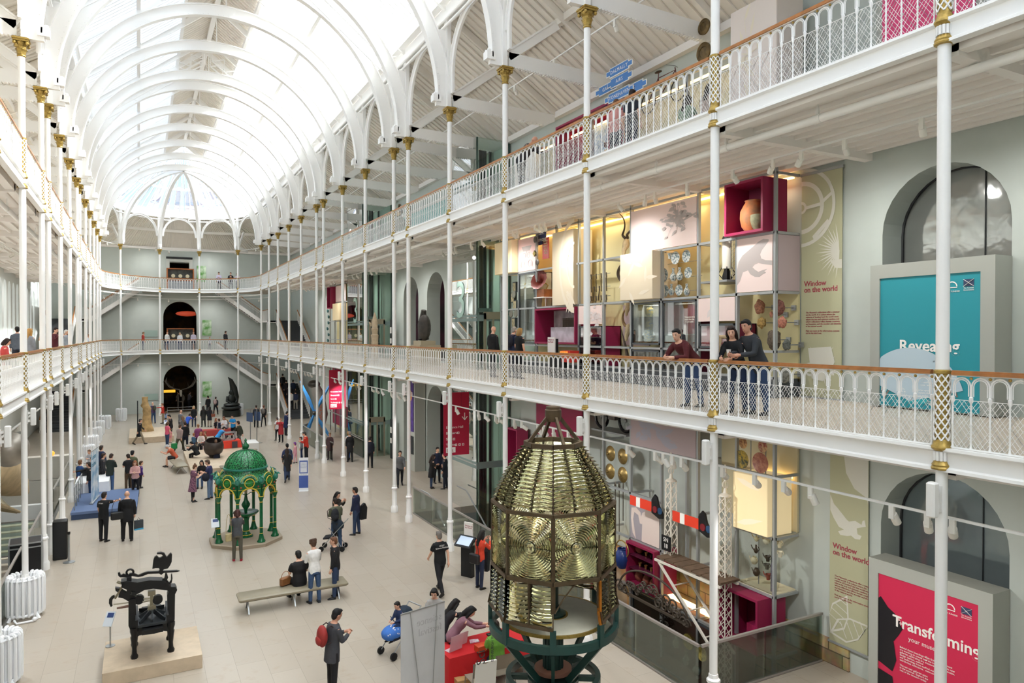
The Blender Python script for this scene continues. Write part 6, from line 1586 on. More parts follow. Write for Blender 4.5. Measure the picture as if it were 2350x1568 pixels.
def cloth_table(x,y,L,W,rz,m,label,h=.74,drop=.55,nm='tablecloth'):
 t=empty('folding_table',(x,y,0),rz,'folding table under the '+label,'table');tp=MB().box(-L/2+.01,L/2-.01,-W/2+.01,W/2-.01,h-.03,h-.006);obj('table_top',tp,STEEL,t,smooth=False)
 for sx in(-1,1):
  for sy in(-1,1):obj('leg',MB().tube([(sx*(L/2-.1),sy*(W/2-.08),0),(sx*(L/2-.1),sy*(W/2-.08),h-.03)],.015,6),STEEL,t)
 mb=MB();top=[];bot=[];per=[]
 n=12
 for a,b,k in(((-1,-1),(1,-1),24),((1,-1),(1,1),10),((1,1),(-1,1),24),((-1,1),(-1,-1),10)):
  for i in range(k):
   t_=i/k;per.append(((a[0]+(b[0]-a[0])*t_)*L/2,(a[1]+(b[1]-a[1])*t_)*W/2))
 k=len(per);wav=[.02*sin(i*1.7)+.015*sin(i*.6)for i in range(k)]
 rows=[[(px_,py_,h)for px_,py_ in per],[(px_*1.004,py_*1.008,h-.01)for px_,py_ in per],[(px_*(1+.03/L*2)+0,py_*(1+.05/W),h-drop*.5)for px_,py_ in per],[(px_*(1+(.06+w)/L*2),py_*(1+(.06+w)/W*2),h-drop)for(px_,py_),w in zip(per,wav)]]
 vs=[p for r in rows for p in r];mb.add(vs,[tuple(range(k))]+[(r*k+i,r*k+(i+1)%k,(r+1)*k+(i+1)%k,(r+1)*k+i)for r in range(3)for i in range(k)])
 solo(nm,mb,m,label,'tablecloth',None,(x,y,0),(0,0,rz));return t
REDC=mat('red_cloth','#c21a20',.75);WHC=mat('white_cloth','#e9eaec',.8)
cloth_table(6.45,13.55,1.9,.75,.05,REDC,'red tablecloth near the lighthouse lens')
p_=Vector((6.0,13.45,.74))
CLR=mat('clear_acrylic','#e3c6d0',.2,alpha=.75)
def acrylic(x,y,w,h,rz,lab):
 solo('leaflet_stand',MB().prism([(-.0,0),(.16,0),(.16,.006),(.012,.006),(-.06,h),(-.066,h)],-w/2,w/2,'YZ'),CLR,lab,'leaflet holder',None,(x,y,.742),(0,0,rz-pi/2*0),smooth=False)
acrylic(5.78,13.42,.34,.34,.3,'larger clear leaflet stand at the end of the red table')
acrylic(6.02,13.62,.22,.28,.2,'smaller clear leaflet stand on the red table')
q=at(1105,1487,2,.8);solo('cash_box',MB().rbox(-.13,.13,-.09,.09,0,.13,.008),mat('orange_box','#c4421e',.5),'orange red box on the red table beside the seated man','box',None,(q.x,q.y,.742),(0,0,.1))
for k,(x,y,lab)in enumerate(((1128,1456,'black device at the far edge of the red table'),(1112,1478,'black tray beside the orange red box'))):
 q=at(x,y,2,.76);solo('black_device',MB().rbox(-.1,.1,-.06,.06,0,.04,.006),BLACK,lab,'device',None,(q.x,q.y,.742),(0,0,.3*k))
q=at(1087,1471,2,.76);solo('leaflet_bundle',MB().prism([(-.11,-.06),(.1,-.08),(.12,.04),(-.06,.09)],0,.02,'XY'),mat('leaflet_pink','#e4a4c4',.5,noise=.6,nscale=20,color2='#f3f0ee'),'pink and white leaflets on the red table','leaflet',None,(q.x,q.y,.742),smooth=False)
CHT=mat('chair_taupe','#8d8070',.5);CHR=mat('chrome','#b5b5b3',.25,.9)
def chair(x,y,rz,label):
 t=empty('stacking_chair',(x,y,0),rz,label,'chair');W=.23
 se=MB().grid([[(-W+2*W*i/6,-.2+.4*j/5,.45-.015*sin(pi*i/6)+(.015 if j==5 else 0)-(.03 if j==0 else 0))for i in range(7)]for j in range(6)]);n=len(se.v)
 se.grid([[(-W+2*W*i/6,-.2+.4*j/5,.435-.015*sin(pi*i/6)-(.03 if j==0 else 0))for i in range(7)]for j in range(6)]);obj('seat',se,CHT,t)
 bk=MB()
 for d in(0,-.014):bk.grid([[((-W+2*W*i/6),-.22-.05*j/4-.03*sin(pi*i/6)+d,.56+.3*j/4)for i in range(7)]for j in range(5)])
 obj('backrest',bk,CHT,t)
 for sx in(-1,1):
  obj('leg',MB().tube([(sx*.23,.22,0),(sx*.22,.17,.43)],.011,6),CHR,t);obj('leg',MB().tube([(sx*.24,-.28,0),(sx*.22,-.19,.43),(sx*.225,-.24,.84)],.011,6),CHR,t)
 return t
chair(6.52,12.85,0.05,'taupe stacking chair with the man in green sitting on it');chair(5.98,12.72,.0,'empty taupe stacking chair with a white tote bag over its back')
tb_=solo('tote_bag',MB().prism([(-.23,.38),(.22,.40),(.25,.86),(-.2,.88)],-.31,-.265,'XZ'),mat('tote_white','#eceae4',.8),'white tote bag with black letters over the empty chair','tote bag',None,(5.98,12.72,0),smooth=False)
text('tote_text','EDINBURGH IN',.075,Matrix.Translation((.17,-.314,.85))@Matrix.Rotation(-pi/2,4,'Y')@wallM(0,0,0,'-Y'),mat('tote_black','#2a2a2c',.6),tb_)
text('tote_text','Sci',.26,Matrix.Translation((-.02,-.314,.84))@Matrix.Rotation(-pi/2,4,'Y')@wallM(0,0,0,'-Y'),mat('tote_grey','#4a4648',.6),tb_)
pb_=solo('paper_bag',MB().prism([(-.16,0),(.16,0),(.18,.34),(-.15,.36)],-.1,.1,'XZ'),mat('kraft','#b48d5c',.8),'brown paper bag with rope handles under the empty chair','bag',None,(5.75,13.0,0),smooth=False)
solo('magenta_leaflet',MB().box(-.14,.14,-.1,.1,0,.02),mat('magenta','#b2287c',.5),'magenta printed bag lying under the empty chair','bag',None,(6.1,12.95,0),smooth=False)
def pullup(x0,y0,x1,y1,h,label,m,lean=.0):
 d=Vector((x1-x0,y1-y0,0));L=d.length;rz=atan2(d.y,d.x);t=empty('pull_up_banner',(x0,y0,0),rz,label,'banner stand')
 obj('sheet',MB().box(0,L,-.003,.003,.07,h,Matrix.Shear('XY',4,(0,0))if False else None),m,t,smooth=False)
 obj('base_cassette',MB().rbox(0,L,-.06,.06,0,.07,.01),STEEL,t);obj('top_clip',MB().box(0,L,-.012,.012,h-.01,h+.015),STEEL,t,smooth=False)
 return t,L
bt,bl=pullup(4.36,12.75,5.35,12.98,1.98,'white pull-up banner seen from behind, near the red table',mat('banner_back','#c9c9cb',.6,noise=.06,nscale=2))
obj('support_rod',MB().tube([(.45*bl,-.03,.05),(.2*bl,-.02,1.98)],.008,6).tube([(.68*bl,-.03,.05),(.81*bl,-.02,2.0)],.008,6),STEEL,bt)
text('show_through_text','science\nfestival',.2,Matrix.Translation((.93*bl,-.0045,1.66))@Matrix.Scale(-1,4,(1,0,0))@wallM(0,0,0,'-Y'),mat('show_through','#b4b3b6',.6),bt)
p_=at(697,1127);sg=empty('info_totem',(p_.x,p_.y,0),-.35,'white and blue totem sign standing alone on the floor','sign');W=.21
obj('totem_board',MB().box(-W,W,-.02,.02,0,1.55).box(-W,W,-.12,.12,0,.02),mat('totem_white','#eef0f4',.5),sg,smooth=False)
obj('blue_panel_print',MB().box(-W,W,-.023,-.021,.15,.72).box(-W+.02,W-.02,-.023,-.021,.82,1.42),mat('totem_blue','#4a63ae',.5),sg,smooth=False)
obj('notice_sheet',MB().box(-W+.06,W-.06,-.026,-.024,.87,1.36),mat('notice_pale','#dfe3ee',.5),sg,smooth=False)
text('notice_text','Today at\nthe Museum\n\nScience Festival\nactivities here',.045,Matrix.Translation((0,-.028,1.25))@wallM(0,0,0,'-Y'),mat('notice_grey','#9aa3bd',.5),sg,'CENTER')
text('notice_text','Please take a seat',.04,Matrix.Translation((0,-.028,.765))@wallM(0,0,0,'-Y'),mat('notice_grey','#9aa3bd',.5),sg,'CENTER')
fc=empty('flight_case',(-3.0,25.3,0),.1,'black flight case with aluminium edges on castors behind the left columns','flight case');w,d_,h=.4,.4,1.15
obj('case_body',MB().box(-w,w,-d_,d_,.12,h),BLACK,fc,smooth=False);eg_=MB()
for sx in(-1,1):
 for sy in(-1,1):eg_.bar((sx*w,sy*d_,.12),(sx*w,sy*d_,h),.04)
for z_ in(.12,h,h-.12):
 for s in(-1,1):eg_.bar((-w,s*d_,z_),(w,s*d_,z_),.035);eg_.bar((s*w,-d_,z_),(s*w,d_,z_),.035)
obj('aluminium_edge',eg_,STEEL,fc,smooth=False)
for sx in(-1,1):
 for sy in(-1,1):obj('castor',MB().lathe([(.05,-.02),(.05,.02)],10,(sx*.3,sy*.3,.05),M=Matrix.Rotation(pi/2,4,'Y')),BLACK,fc)
sp_t=empty('floor_loudspeaker',(-2.28,27.1,0),0,'tall black floor loudspeaker beside a white column','loudspeaker');obj('cabinet',MB().rbox(-.2,.2,-.2,.2,0,1.25,.02),BLACK,sp_t);obj('front_grille',MB().box(-.17,.17,-.205,-.2,.1,1.2),mat('grille','#202022',.8),sp_t,smooth=False)
rp=empty('rope_post',(-2.0,26.5,0),0,'steel queue post with a retractable belt beside the black loudspeaker','queue post');obj('post',MB().tube([(0,0,0),(0,0,.92)],.03,12),STEEL,rp);obj('weighted_base',MB().lathe([(.17,0),(.17,.02),(.03,.05)],24),STEEL,rp);obj('belt_head',MB().lathe([(.04,.9),(.045,.98),(.001,.99)],12),BLACK,rp)
pf=empty('stage_platform',(-1.05,34.4,0),-.02,'low blue carpeted platform beside the left columns','platform');obj('carpet_top',MB().box(-1.3,1.0,-2.0,2.0,.2,.3),mat('carpet_blue','#5d6f91',.9),pf,smooth=False);obj('skirt',MB().box(-1.28,.98,-1.98,1.98,0,.2),mat('skirt_navy','#33435f',.8),pf,smooth=False)
rl=MB()
for i in range(5):rl.tube([(-1.2,-1.6+.8*i,.3),(-1.2,-1.6+.8*i,1.2)],.02,6)
for z_ in(.75,1.2):rl.tube([(-1.2,-1.6,z_),(-1.2,1.6,z_)],.02,6)
obj('guard_rail',rl,STEEL,pf)
bt2,bl2=pullup(-1.75,33.6,-1.55,35.2,2.15,'tall white pull-up banner with blue shapes on the platform edge',mat('banner_sky','#e9eef2',.5,noise=.9,nscale=2.2,color2='#79a9c9'))
bt2.location.z=.3
text('banner_text','Science\nFestival',.3,Matrix.Translation((.1,-.006,1.8))@wallM(0,0,0,'-Y'),mat('banner_teal','#3f86a6',.5),bt2)
cloth_table(-1.85,37.5,1.3,2.6,0,WHC,'white floor-length tablecloth beside the left columns',drop=.70)
q=solo('black_crate',MB().rbox(-.4,.4,-.3,.3,0,.3,.02),BLACK,'black equipment box on the white tablecloth','box',None,(-2.0,38.3,.745))
solo('stone_plinth',MB().rbox(2.35,5.6,39.9,46.6,0,.28,.01),mat('plinth_stone','#c9b69d',.5),'broad low stone plinth under the dark vessel','plinth')
vs_t=empty('iron_pot',(3.75,43.5,.28),0,'big dark iron pot with a wide flared mouth on a stone plinth','pot')
mb=MB().lathe([(.001,.12),(.3,.14),(.52,.32),(.62,.62),(.62,.85),(.56,1.12),(.50,1.2),(.47,1.18),(.54,.85),(.52,.55),(.3,.3),(.001,.25)],28,caps=False);mb.v=[(x*1.05,y*1.25-.15*z_,z_+(.25*y if z_>.7 else 0))for x,y,z_ in mb.v]
vs_t.scale=(.82,.82,.82);obj('pot_shell',mb,mat('pot_iron','#4a423e',.5,.3,noise=.35,nscale=2.5),vs_t);obj('pot_foot',MB().lathe([(.25,0),(.3,.05),(.26,.16)],16),mat('pot_iron','#4a423e'),vs_t)
solo('stone_plinth',MB().rbox(-.6,2.1,53.2,58.5,0,.4,.01),mat('plinth_stone','#c9b69d',.5),'stone plinth under the tall weathered standing stone','plinth')
mb=MB();rr=random.Random(12);rows=[]
for j in range(13):
 z_=2.45*j/12;w=.36-.17*(j/12)+(.08 if j<2 else 0)+rr.uniform(-.04,.04);rows.append([(w*cos(2*pi*i/10)*(1+rr.uniform(-.08,.08))-(.12 if j>8 else 0),.6*w*sin(2*pi*i/10),z_)for i in range(10)])
mb.add([p for r in rows for p in r],[(j*10+i,j*10+(i+1)%10,(j+1)*10+(i+1)%10,(j+1)*10+i)for j in range(12)for i in range(10)]+[tuple(range(120,130))])
ss=empty('standing_stone',(.5,56.3,.4),0,'tall tan weathered standing stone with notched edge','stone');obj('stone_shaft',mb,mat('sandstone_tan','#c3a473',.85,noise=.35,nscale=4),ss,ang=50);obj('steel_support',MB().box(-.62,-.55,-.05,.05,0,2.2),DARK,ss,smooth=False)
label_stand(1.6,53.6,.9,'label on a thin post beside the weathered stone',0,.2,.4)
q=at(538,950);bd=empty('buddha_statue',(7.25,66.9,0),.3,'dark bronze seated Buddha with a tall curved back plate','statue');BRZ=mat('dark_bronze','#2f322f',.45,.4)
obj('lotus_base',MB().lathe([(.75,0),(.75,.55),(.6,.6),(.78,.7),(.85,.8),(.7,.9)],20),BRZ,bd)
b=MB();b.ball((0,-.05,1.05),(.72,.5,.22),16,8);b.ball((0,.02,1.5),(.34,.25,.5),14,10);b.ball((0,0,2.13),(.18,.19,.23),14,10);b.ball((0,.02,2.36),(.09,.09,.1),10,6)
for s in(-1,1):b.tube([(s*.34,0,1.78),(s*.45,-.08,1.4),(s*.2,-.36,1.2)],[.12,.1,.07],10);b.ball((s*.2,0,2.1),(.03,.05,.12),6,5)
obj('body',b,BRZ,bd);obj('mandorla',MB().tube([(.3,.35,.9),(.42,.38,1.7),(.35,.36,2.5),(.05,.2,3.2),(-.3,.0,3.5)],[.35,.4,.3,.16,.02],10),BRZ,bd)
el=empty('deer_skeleton',(3.45,72.6,0),0,'giant deer skeleton with huge antlers in the far ground-floor archway','skeleton');DB=mat('dark_bone','#4c443b',.6)
obj('skull',MB().tube([(0,0,2.0),(0,-.25,1.85),(0,-.45,1.5)],[.13,.11,.06],8),mat('pale_bone','#8a8174',.6),el)
an=MB()
for s in(-1,1):
 an.tube([(s*.08,0,2.1),(s*.5,0,2.2),(s*.95,-.05,2.45),(s*1.25,-.1,2.9),(s*1.15,-.1,3.3)],[.05,.06,.11,.07,.02],6)
 for x_,z_,a_ in((.55,2.22,2.7),(.85,2.4,2.95),(1.1,2.6,2.5),(1.22,2.8,2.75)):an.tube([(s*x_,0,z_),(s*(x_+.1),-.1,z_+.2),(s*(x_+.02 if x_<.6 else x_+.3),-.15,a_+.1)],[.05,.03,.01],5)
obj('antler',an,DB,el)
rbm=MB()
for i in range(9):rbm.tube([(.36*sin(pi*j/8)*(1 if 1 else 0),.1+.12*i,1.65-.35*(1-cos(pi*j/8)))for j in range(9)],.018,5);rbm.tube([(-.36*sin(pi*j/8),.1+.12*i,1.65-.35*(1-cos(pi*j/8)))for j in range(9)],.018,5)
rbm.tube([(0,-.1,1.95),(0,.3,1.7),(0,1.5,1.65)],.05,6);obj('rib_cage',rbm,DB,el)
for x_ in(-.2,.2):
 for y_ in(.1,1.3):obj('leg',MB().tube([(x_,y_,1.5),(x_,y_+.06,.8),(x_,y_,.05)],[.07,.04,.04],6),DB,el)
solo('barrier_rail',MB().tube([(2.3,71.9,0),(2.3,71.9,.55),(4.6,71.9,.55),(4.6,71.9,0)],.025,6).tube([(2.3,71.9,.3),(4.6,71.9,.3)],.02,6),STEEL,'low steel barrier in front of the deer skeleton','barrier')
cloth_table(4.55,45.9+.9,2.0,.8,0.05,mat('coral_cloth','#e0402c',.7),'coral red tablecloth with a dark poster, far down the hall',drop=.45)
cloth_table(4.6,52.5,2.2,.8,0.05,mat('maroon_cloth','#a33a34',.7),'maroon tablecloth at the farther science table',drop=.4)
solo('table_poster',MB().box(-.16,.16,-.01,0,0,.4),mat('poster_dark','#4d4a52',.5),'dark poster hung on the coral red tablecloth','poster',None,(5.2,46.3,.3),(0,0,.05),smooth=False)
for k in range(3):solo('grey_frame_rack',MB().box(-.35,.35,-.02,.02,.0,.06).box(-.35,-.3,-.02,.02,0,.5).box(.3,.35,-.02,.02,0,.5).box(-.35,.35,-.02,.02,.44,.5),FRAMEG,'%s grey frame rack on the science tables'%('nearest','middle','farthest')[k],'rack',None,(4.9+.1*k,46.6+2.9*k if k!=1 else 47.0,.745),smooth=False)
solo('white_crate',MB().rbox(-.35,.35,-.8,.8,0,.55,.01),mat('crate_white','#e4e2df',.5),'white crate with an orange top beside the coral table','crate',None,(6.25,46.9,0));
ps=empty('poster_stand',(6.75,49.6,0),.5,'grey metal poster stand with dark boards past the science tables','display stand');obj('frame_pole',MB().tube([(-.25,0,0),(-.25,0,2.3)],.03,6).tube([(.25,0,0),(.25,0,2.3)],.03,6).box(-.5,.5,-.25,.25,0,.03),STEEL,ps);obj('board',MB().box(-.33,-.29,-.3,.3,1.5,2.1).box(.29,.33,-.3,.3,1.5,2.1),mat('board_blue','#41567a',.5),ps,smooth=False)
def hang_sign(x0,x1,yt,yb,Y,label,arrow):
 a=at(x0,yt,1,Y);b=at(x1,yb,1,Y);W=b.x-a.x;H=a.z-b.z
 t=empty('hanging_sign',(a.x,Y,b.z),0,label,'sign');RS=mat('sign_crimson','#b3193c',.5)
 obj('sign_board',MB().box(0,W,-.015,.015,0,H),RS,t,smooth=False);obj('seam',MB().box(W*.68,W*.69,-.017,-.0151,H*.75,H),CRIMD,t,smooth=False)
 obj('hanger',MB().tube([(.1,0,H),(.1,0,F1-.3-b.z)],.008,5).tube([(W-.1,0,H),(W-.1,0,F1-.3-b.z)],.008,5),STEEL,t)
 s=W/.92
 for i,w in enumerate(('Entrance Hall','Brasserie','Shop','Toilets')):text('sign_text',w,.115*s,Matrix.Translation((.08*s,-.0165,H*(.43-.092*i)))@wallM(0,0,0,'-Y'),WHT,t)
 ic=MB()
 for x,z in((.53,.345),(.36,.25),(.44,.155),(.58,.155),(.72,.155)):ic.box(W*x,W*x+.075*s,-.0175,-.0155,H*z-.02*s,H*z+.055*s)
 obj('icon_pattern',ic,WHT,t,smooth=False);i2=MB()
 for x,z in((.53,.345),(.36,.25),(.44,.155),(.58,.155),(.72,.155)):i2.box(W*x+.02*s,W*x+.055*s,-.0185,-.0176,H*z-.005*s,H*z+.04*s)
 obj('icon_mark_pattern',i2,RS,t,smooth=False)
 obj('exit_plate',MB().box(.08*s,.42*s,-.018,-.0155,H*.045,H*.13),WHT,t,smooth=False);text('sign_text','Exit',.15*s,Matrix.Translation((.11*s,-.0185,H*.058))@wallM(0,0,0,'-Y'),RS,t)
 if arrow:obj('arrow',MB().box(W*.81,W*.84,-.018,-.0155,H*.56,H*.67).bar((W*.825,-.017,H*.555),(W*.72,-.017,H*.61),.028,.002,up=(0,1,0)).bar((W*.825,-.017,H*.555),(W*.93,-.017,H*.61),.028,.002,up=(0,1,0)),WHT,t,smooth=False)
hang_sign(1018,1076,902,1042,22.6,'large crimson hanging sign with a down arrow and Exit plate, nearer one',1)
hang_sign(755,793,850,938,39.6,'crimson hanging sign with Exit plate, farther one beside the propeller',0)
pr=solo('purple_banner',MB().box(-.015,.015,-.42,.42,0,3.1),mat('banner_purple','#3a2a6e',.6,noise=.5,nscale=4,color2='#5a3f96'),'tall purple festival banner between the two ground-floor arches','banner',loc=(13.2,35.95,2.2),smooth=False)
obj('orange_print',MB().ball((-.016,0,1.9),(.004,.25,.3),8,6).ball((-.016,.05,1.0),(.004,.12,.25),6,5),mat('print_orange','#e58a2f',.5),pr);text('banner_text','Lights\nout',.3,Matrix.Translation((-.022,.3,1.95))@wallM(0,0,0),WHT,pr)
solo('grey_pier',MB().box(12.9,13.5,35.4,36.5,0,5.3),mat('box_grey','#a9aca5'),'pale grey pier between the two ground-floor arches','pier',smooth=False)
bd_=solo('notice_board',MB().box(-.02,.02,-.4,.4,0,.95),mat('slate','#34383b',.5),'dark grey notice board below the purple banner','notice board',loc=(12.87,35.95,.9),smooth=False);text('notice_text','Science\nGalleries\nCafe\nLecture\nTheatre',.11,Matrix.Translation((-.023,.32,.8))@wallM(0,0,0),mat('notice_pale2','#c9cdd0',.5),bd_)
pr.location.x=12.87;pr.location.z=2.1
for z0,lab in((0,'slim black totem with white sheets near the lift doors on the ground floor'),(F1,'slim black totem with a white sheet near the lift on the first floor')):
 t=empty('notice_totem',(13.1,39.9,z0),0,lab,'sign');obj('totem_board',MB().box(-.03,.03,-.16,.16,0,2.3),mat('slate','#34383b'),t,smooth=False);obj('white_sheet',MB().box(-.035,-.031,-.14,.14,1.5,1.85).box(-.035,-.031,-.14,.14,.9,1.2),WHT,t,smooth=False)
q=px(974,790,11.6);t=empty('stone_sculpture',(11.6,q.y,F1),0,'dark carved stone head on a stepped beige plinth by the arches','sculpture');obj('plinth',MB().box(-.5,.5,-.75,.75,0,.95).box(-.35,.35,-.5,.5,.95,1.15),mat('plinth_beige','#b9ac92',.6),t,smooth=False)
obj('carved_block',MB().ball((0,0,1.75),(.28,.42,.62),12,9).tube([(0,.1,1.2),(0,.25,1.9),(0,.05,2.55)],[.25,.22,.12],10).ball((0,.38,1.85),(.12,.16,.12),8,6),mat('basalt','#4b453f',.7,noise=.3,nscale=6),t)
q=px(860,790,11.2);t=empty('carved_post',(11.2,q.y,F1),0,'pale carved wooden post standing behind the first-floor balustrade','sculpture');obj('post_shaft',MB().lathe([(.2,0),(.2,.6),(.17,.65),(.2,1.0),(.18,1.05),(.21,1.4),(.16,1.45),(.19,1.75),(.15,1.8),(.16,2.1),(.06,2.5),(.001,2.65)],10),mat('bleached_wood','#c8b497',.8,noise=.15,nscale=6),t);obj('beak',MB().tube([(-.1,.15,1.9),(-.25,.2,2.1)],[.08,.03],6),mat('bleached_wood','#c8b497'),t)
t=empty('display_grid',(12.9,46.5,0),0,'farther grey display grid beyond the second lift, both floors','display frame');f=MB()
for y in range(6):f.box(-.04,.04,1.5*y-.03,1.5*y+.03,0,11)
for z in(1.4,2.75,4.1,5.4,6.9,8.25,9.6,10.9):f.box(-.04,.04,0,7.5,z-.03,z+.03)
obj('grid_post_frame',f,FRAMEG,t,smooth=False);obj('back_board',MB().box(.5,.56,0,7.5,6,11).box(.5,.56,0,7.5,.2,5.4),YELB,t,smooth=False)
openbox('crimson_niche',52.2,53.3,9.2,10.8,12.5,13.3,CRIM,'far crimson niche high on the first floor beyond the lift',m2=CRIMD);solidbox('crimson_board',47.6,48.7,8.3,10.8,12.85,13.3,CRIM,'far crimson board with dark masks on the first floor',cat='panel',prints=[leafp(.5,.15+.3*k,1.57,.22,.3)for k in range(3)],pm=BLACK)
solidbox('cream_box',49.6,51.6,8.3,9.5,12.5,13.3,mat('cream_lit','#ecd9b0'),'far cream box on the first floor beyond the lift');panel('printed_panel',49.2,52,9.65,10.8,PINKP,'far pink panel on the first floor',x=12.86)
solidbox('crimson_board',50.2,53.5,.6,4.8,12.95,13.3,CRIM,'far crimson board on the ground floor behind the propeller',cat='panel');panel('printed_panel',46.0,47.6,2.4,4.9,mat('mauve_pale','#cdbfc6',.6),'far mauve panel with a dark beast print near the lift',x=12.4,prints=[leafp(.5,.1,1.57,.8,.5)],pm=mat('print_plum','#7d6a72',.6))
rr=random.Random(8)
for k in range(9):ex('turquoise_bird',MB().ball((0,0,0),(.08,.1,.12),6,5).tube([(0,0,.05),(0,.2,.12),(0,.3,.0)],[.05,.03,.01],5),mat('bird_teal','#3f6e70',.5,noise=.3,nscale=9),'small blue green stuffed bird, %s from the top of the far column of birds'%ORD[k],'bird',(12.8,54.2+rr.uniform(-.2,.2),10.4-.45*k),'column of stuffed birds')
ex('bird_rod',MB().tube([(0,0,0),(0,0,4.7)],.012,5),STEEL,'thin rod carrying the column of blue green birds','rod',(12.92,54.2,F1))
q=at(722,948,1,49.5);t=empty('blue_propeller',(q.x,49.5,q.z),-.4,'large blue four-blade propeller of an old aeroplane','propeller');t['group']='x';del t['group']
for ang in(1.0,2.05,4.25,5.35):obj('blade',MB().tube([(0,0,0),(.9*cos(ang),0,1.1*sin(ang)),(2.1*cos(ang),0,2.5*sin(ang))],[.07,.15,.05],6),mat('propeller_blue','#3f86c4',.4),t)
obj('hub',MB().ball((0,0,0),(.16,.3,.16),10,8),mat('hub_dark','#4a4742',.4,.5),t)
t=empty('aeroplane_body',(q.x+.9,51.5,1.2),-.3,'grey aeroplane fuselage lettered G-ACVA standing on its tail behind the propeller','aeroplane');obj('fuselage',MB().tube([(0,0,-1.2),(.1,0,.3),(-.2,0,1.8),(-.5,0,2.5)],[.12,.38,.42,.3],12),mat('plane_grey','#8f8b86',.45,.3),t);obj('engine',MB().ball((-.5,-.1,2.5),(.45,.35,.3),10,8),mat('hub_dark','#4a4742'),t);obj('tyre',MB().tube([(.25,-.3+.28*cos(2*pi*i/14),1.6+.28*sin(2*pi*i/14))for i in range(14)],.08,6,closed=True),BLACK,t)
text('registration_text','G-ACVA',.42,Matrix.Translation((.1,-.46,-.5))@Matrix.Rotation(-pi/2,4,'Y')@wallM(0,0,0,'-Y'),mat('letter_orange','#b5532f',.5),t)
t=empty('display_grid',(FX,12,F2),0,'grey display grid along the right wall of the second floor','display frame');f=MB()
for y in(12,14.2,16.4,18.6,20.8,23):f.box(-.04,.04,y-12.03,y-11.97,0,2.75)
for z in(1.3,2.7):f.box(-.04,.04,0,11,z-.03,z+.03)
obj('grid_post_frame',f,FRAMEG,t,smooth=False);obj('light_strip_trim',MB().box(.2,.26,0,11,2.55,2.6),LED,t,smooth=False);obj('low_panel',MB().box(-.06,-.02,.1,6.4,.55,1.28),mat('panel_lilac','#d9cdd8',.4),t,smooth=False);obj('dark_case',MB().box(-.3,0,.1,6.4,.05,.5),CASEF,t,smooth=False)
obj('back_board',MB().box(.74,.8,0,11,0,2.7),mat('back_ivory','#dcd9bd',.6),t,smooth=False)
P0=px(1395,300,12.4).y;P1=px(1278,300,12.4).y
nb=openbox('crimson_niche',P0-.1,P1,F2+.6,14.2,12.35,13.2,CRIM,'crimson niche with a stained glass panel and blocks on the second floor')
ex('stained_glass',MB().box(0,.04,-.62,.62,0,1.9),mat('stained_blue','#9fb8d2',.3,noise=.9,nscale=9,color2='#e6ebe6'),'blue and white stained glass panel in a brown frame','stained glass',(13.05,(P0+P1)/2+.15,F2+.75),smooth=False)
for k in range(9):ex('wooden_block',MB().box(0,.06,-.07,.07,-.07,.07),mat('block%d'%(k%2),('#6b3a2c','#c9a06a')[k%2],.6),'small wooden block beside the stained glass, %s of nine'%ORD[k],'block',(12.7,P0+.15+.2*(k%3),F2+1.3+.22*(k//3)),'wooden blocks',smooth=False)
SGB=mat('station_blue','#4f86cc',.4)
for k,(w,x,y,sc)in enumerate((('DALMALLY',1421,158,1.),('AIRS',1422,183,.95),('GARVE',1395,202,1.),('STONEHAVEN',1420,217,1.1),('SS',1455,202,.9),('ADDIEWELL',1414,236,.95))):
 q=px(x,y,12.35+.05*(k%3));L=.62*sc
 mb=MB().rbox(-.015,.015,-L,L,-.07,.07,.012).rbox(-.016,.016,-L*.72,L*.72,-.13,.13,.012)
 t=empty('station_sign',q,0,('blue station sign reading %s on the second floor'%w)if len(w)>2 else 'blue station sign half hidden behind the STONEHAVEN sign','sign');obj('sign_board',mb,SGB,t);b2=MB().rbox(-.012,.012,-L*1.03,L*1.03,-.085,.085,.01).rbox(-.013,.013,-L*.75,L*.75,-.145,.145,.01);obj('white_border',b2,WHT,t);text('sign_text',w,.15,Matrix.Translation((-.018,0,-.05))@wallM(0,0,0),WHT,t,'CENTER',sp=1.15)
ex('sign_post',MB().tube([(0,0,0),(0,0,2.7)],.03,6),STEEL,'grey post carrying the blue station signs','post',(12.5,px(1425,200,12.4).y,F2))
q=px(1515,180,12.5);t=empty('bicycle',(12.6,q.y,13.75),0,'old dark red bicycle high on the second-floor display','bicycle')
for yy in(-.62,.62):
 w=obj('wheel',MB().tube([(0,.3*cos(2*pi*i/24),.3*sin(2*pi*i/24))for i in range(24)],.016,5,closed=True),BLACK,t,(0,yy,0));s_=MB()
 for i in range(12):s_.tube([(0,0,0),(0,.29*cos(pi*i/6),.29*sin(pi*i/6))],.003,3)
 obj('spoke',s_,STEEL,w)
RF=mat('frame_red','#5d2426',.4);obj('frame',MB().tube([(0,.62,0),(0,.1,.05),(0,-.5,.55),(0,.2,.55),(0,.1,.05)],.016,6).tube([(0,-.62,0),(0,-.48,.62)],.016,6).tube([(0,.62,0),(0,.2,.55),(0,.18,.7)],.014,6),RF,t);obj('handlebar',MB().tube([(-.2,-.35,.7),(0,-.48,.66),(.2,-.35,.7)],.012,5),STEEL,t);obj('saddle',MB().ball((0,.2,.72),(.07,.14,.03),8,5).ball((0,.75,.4),(.12,.1,.03),8,5),mat('leather','#3a2c24'),t)
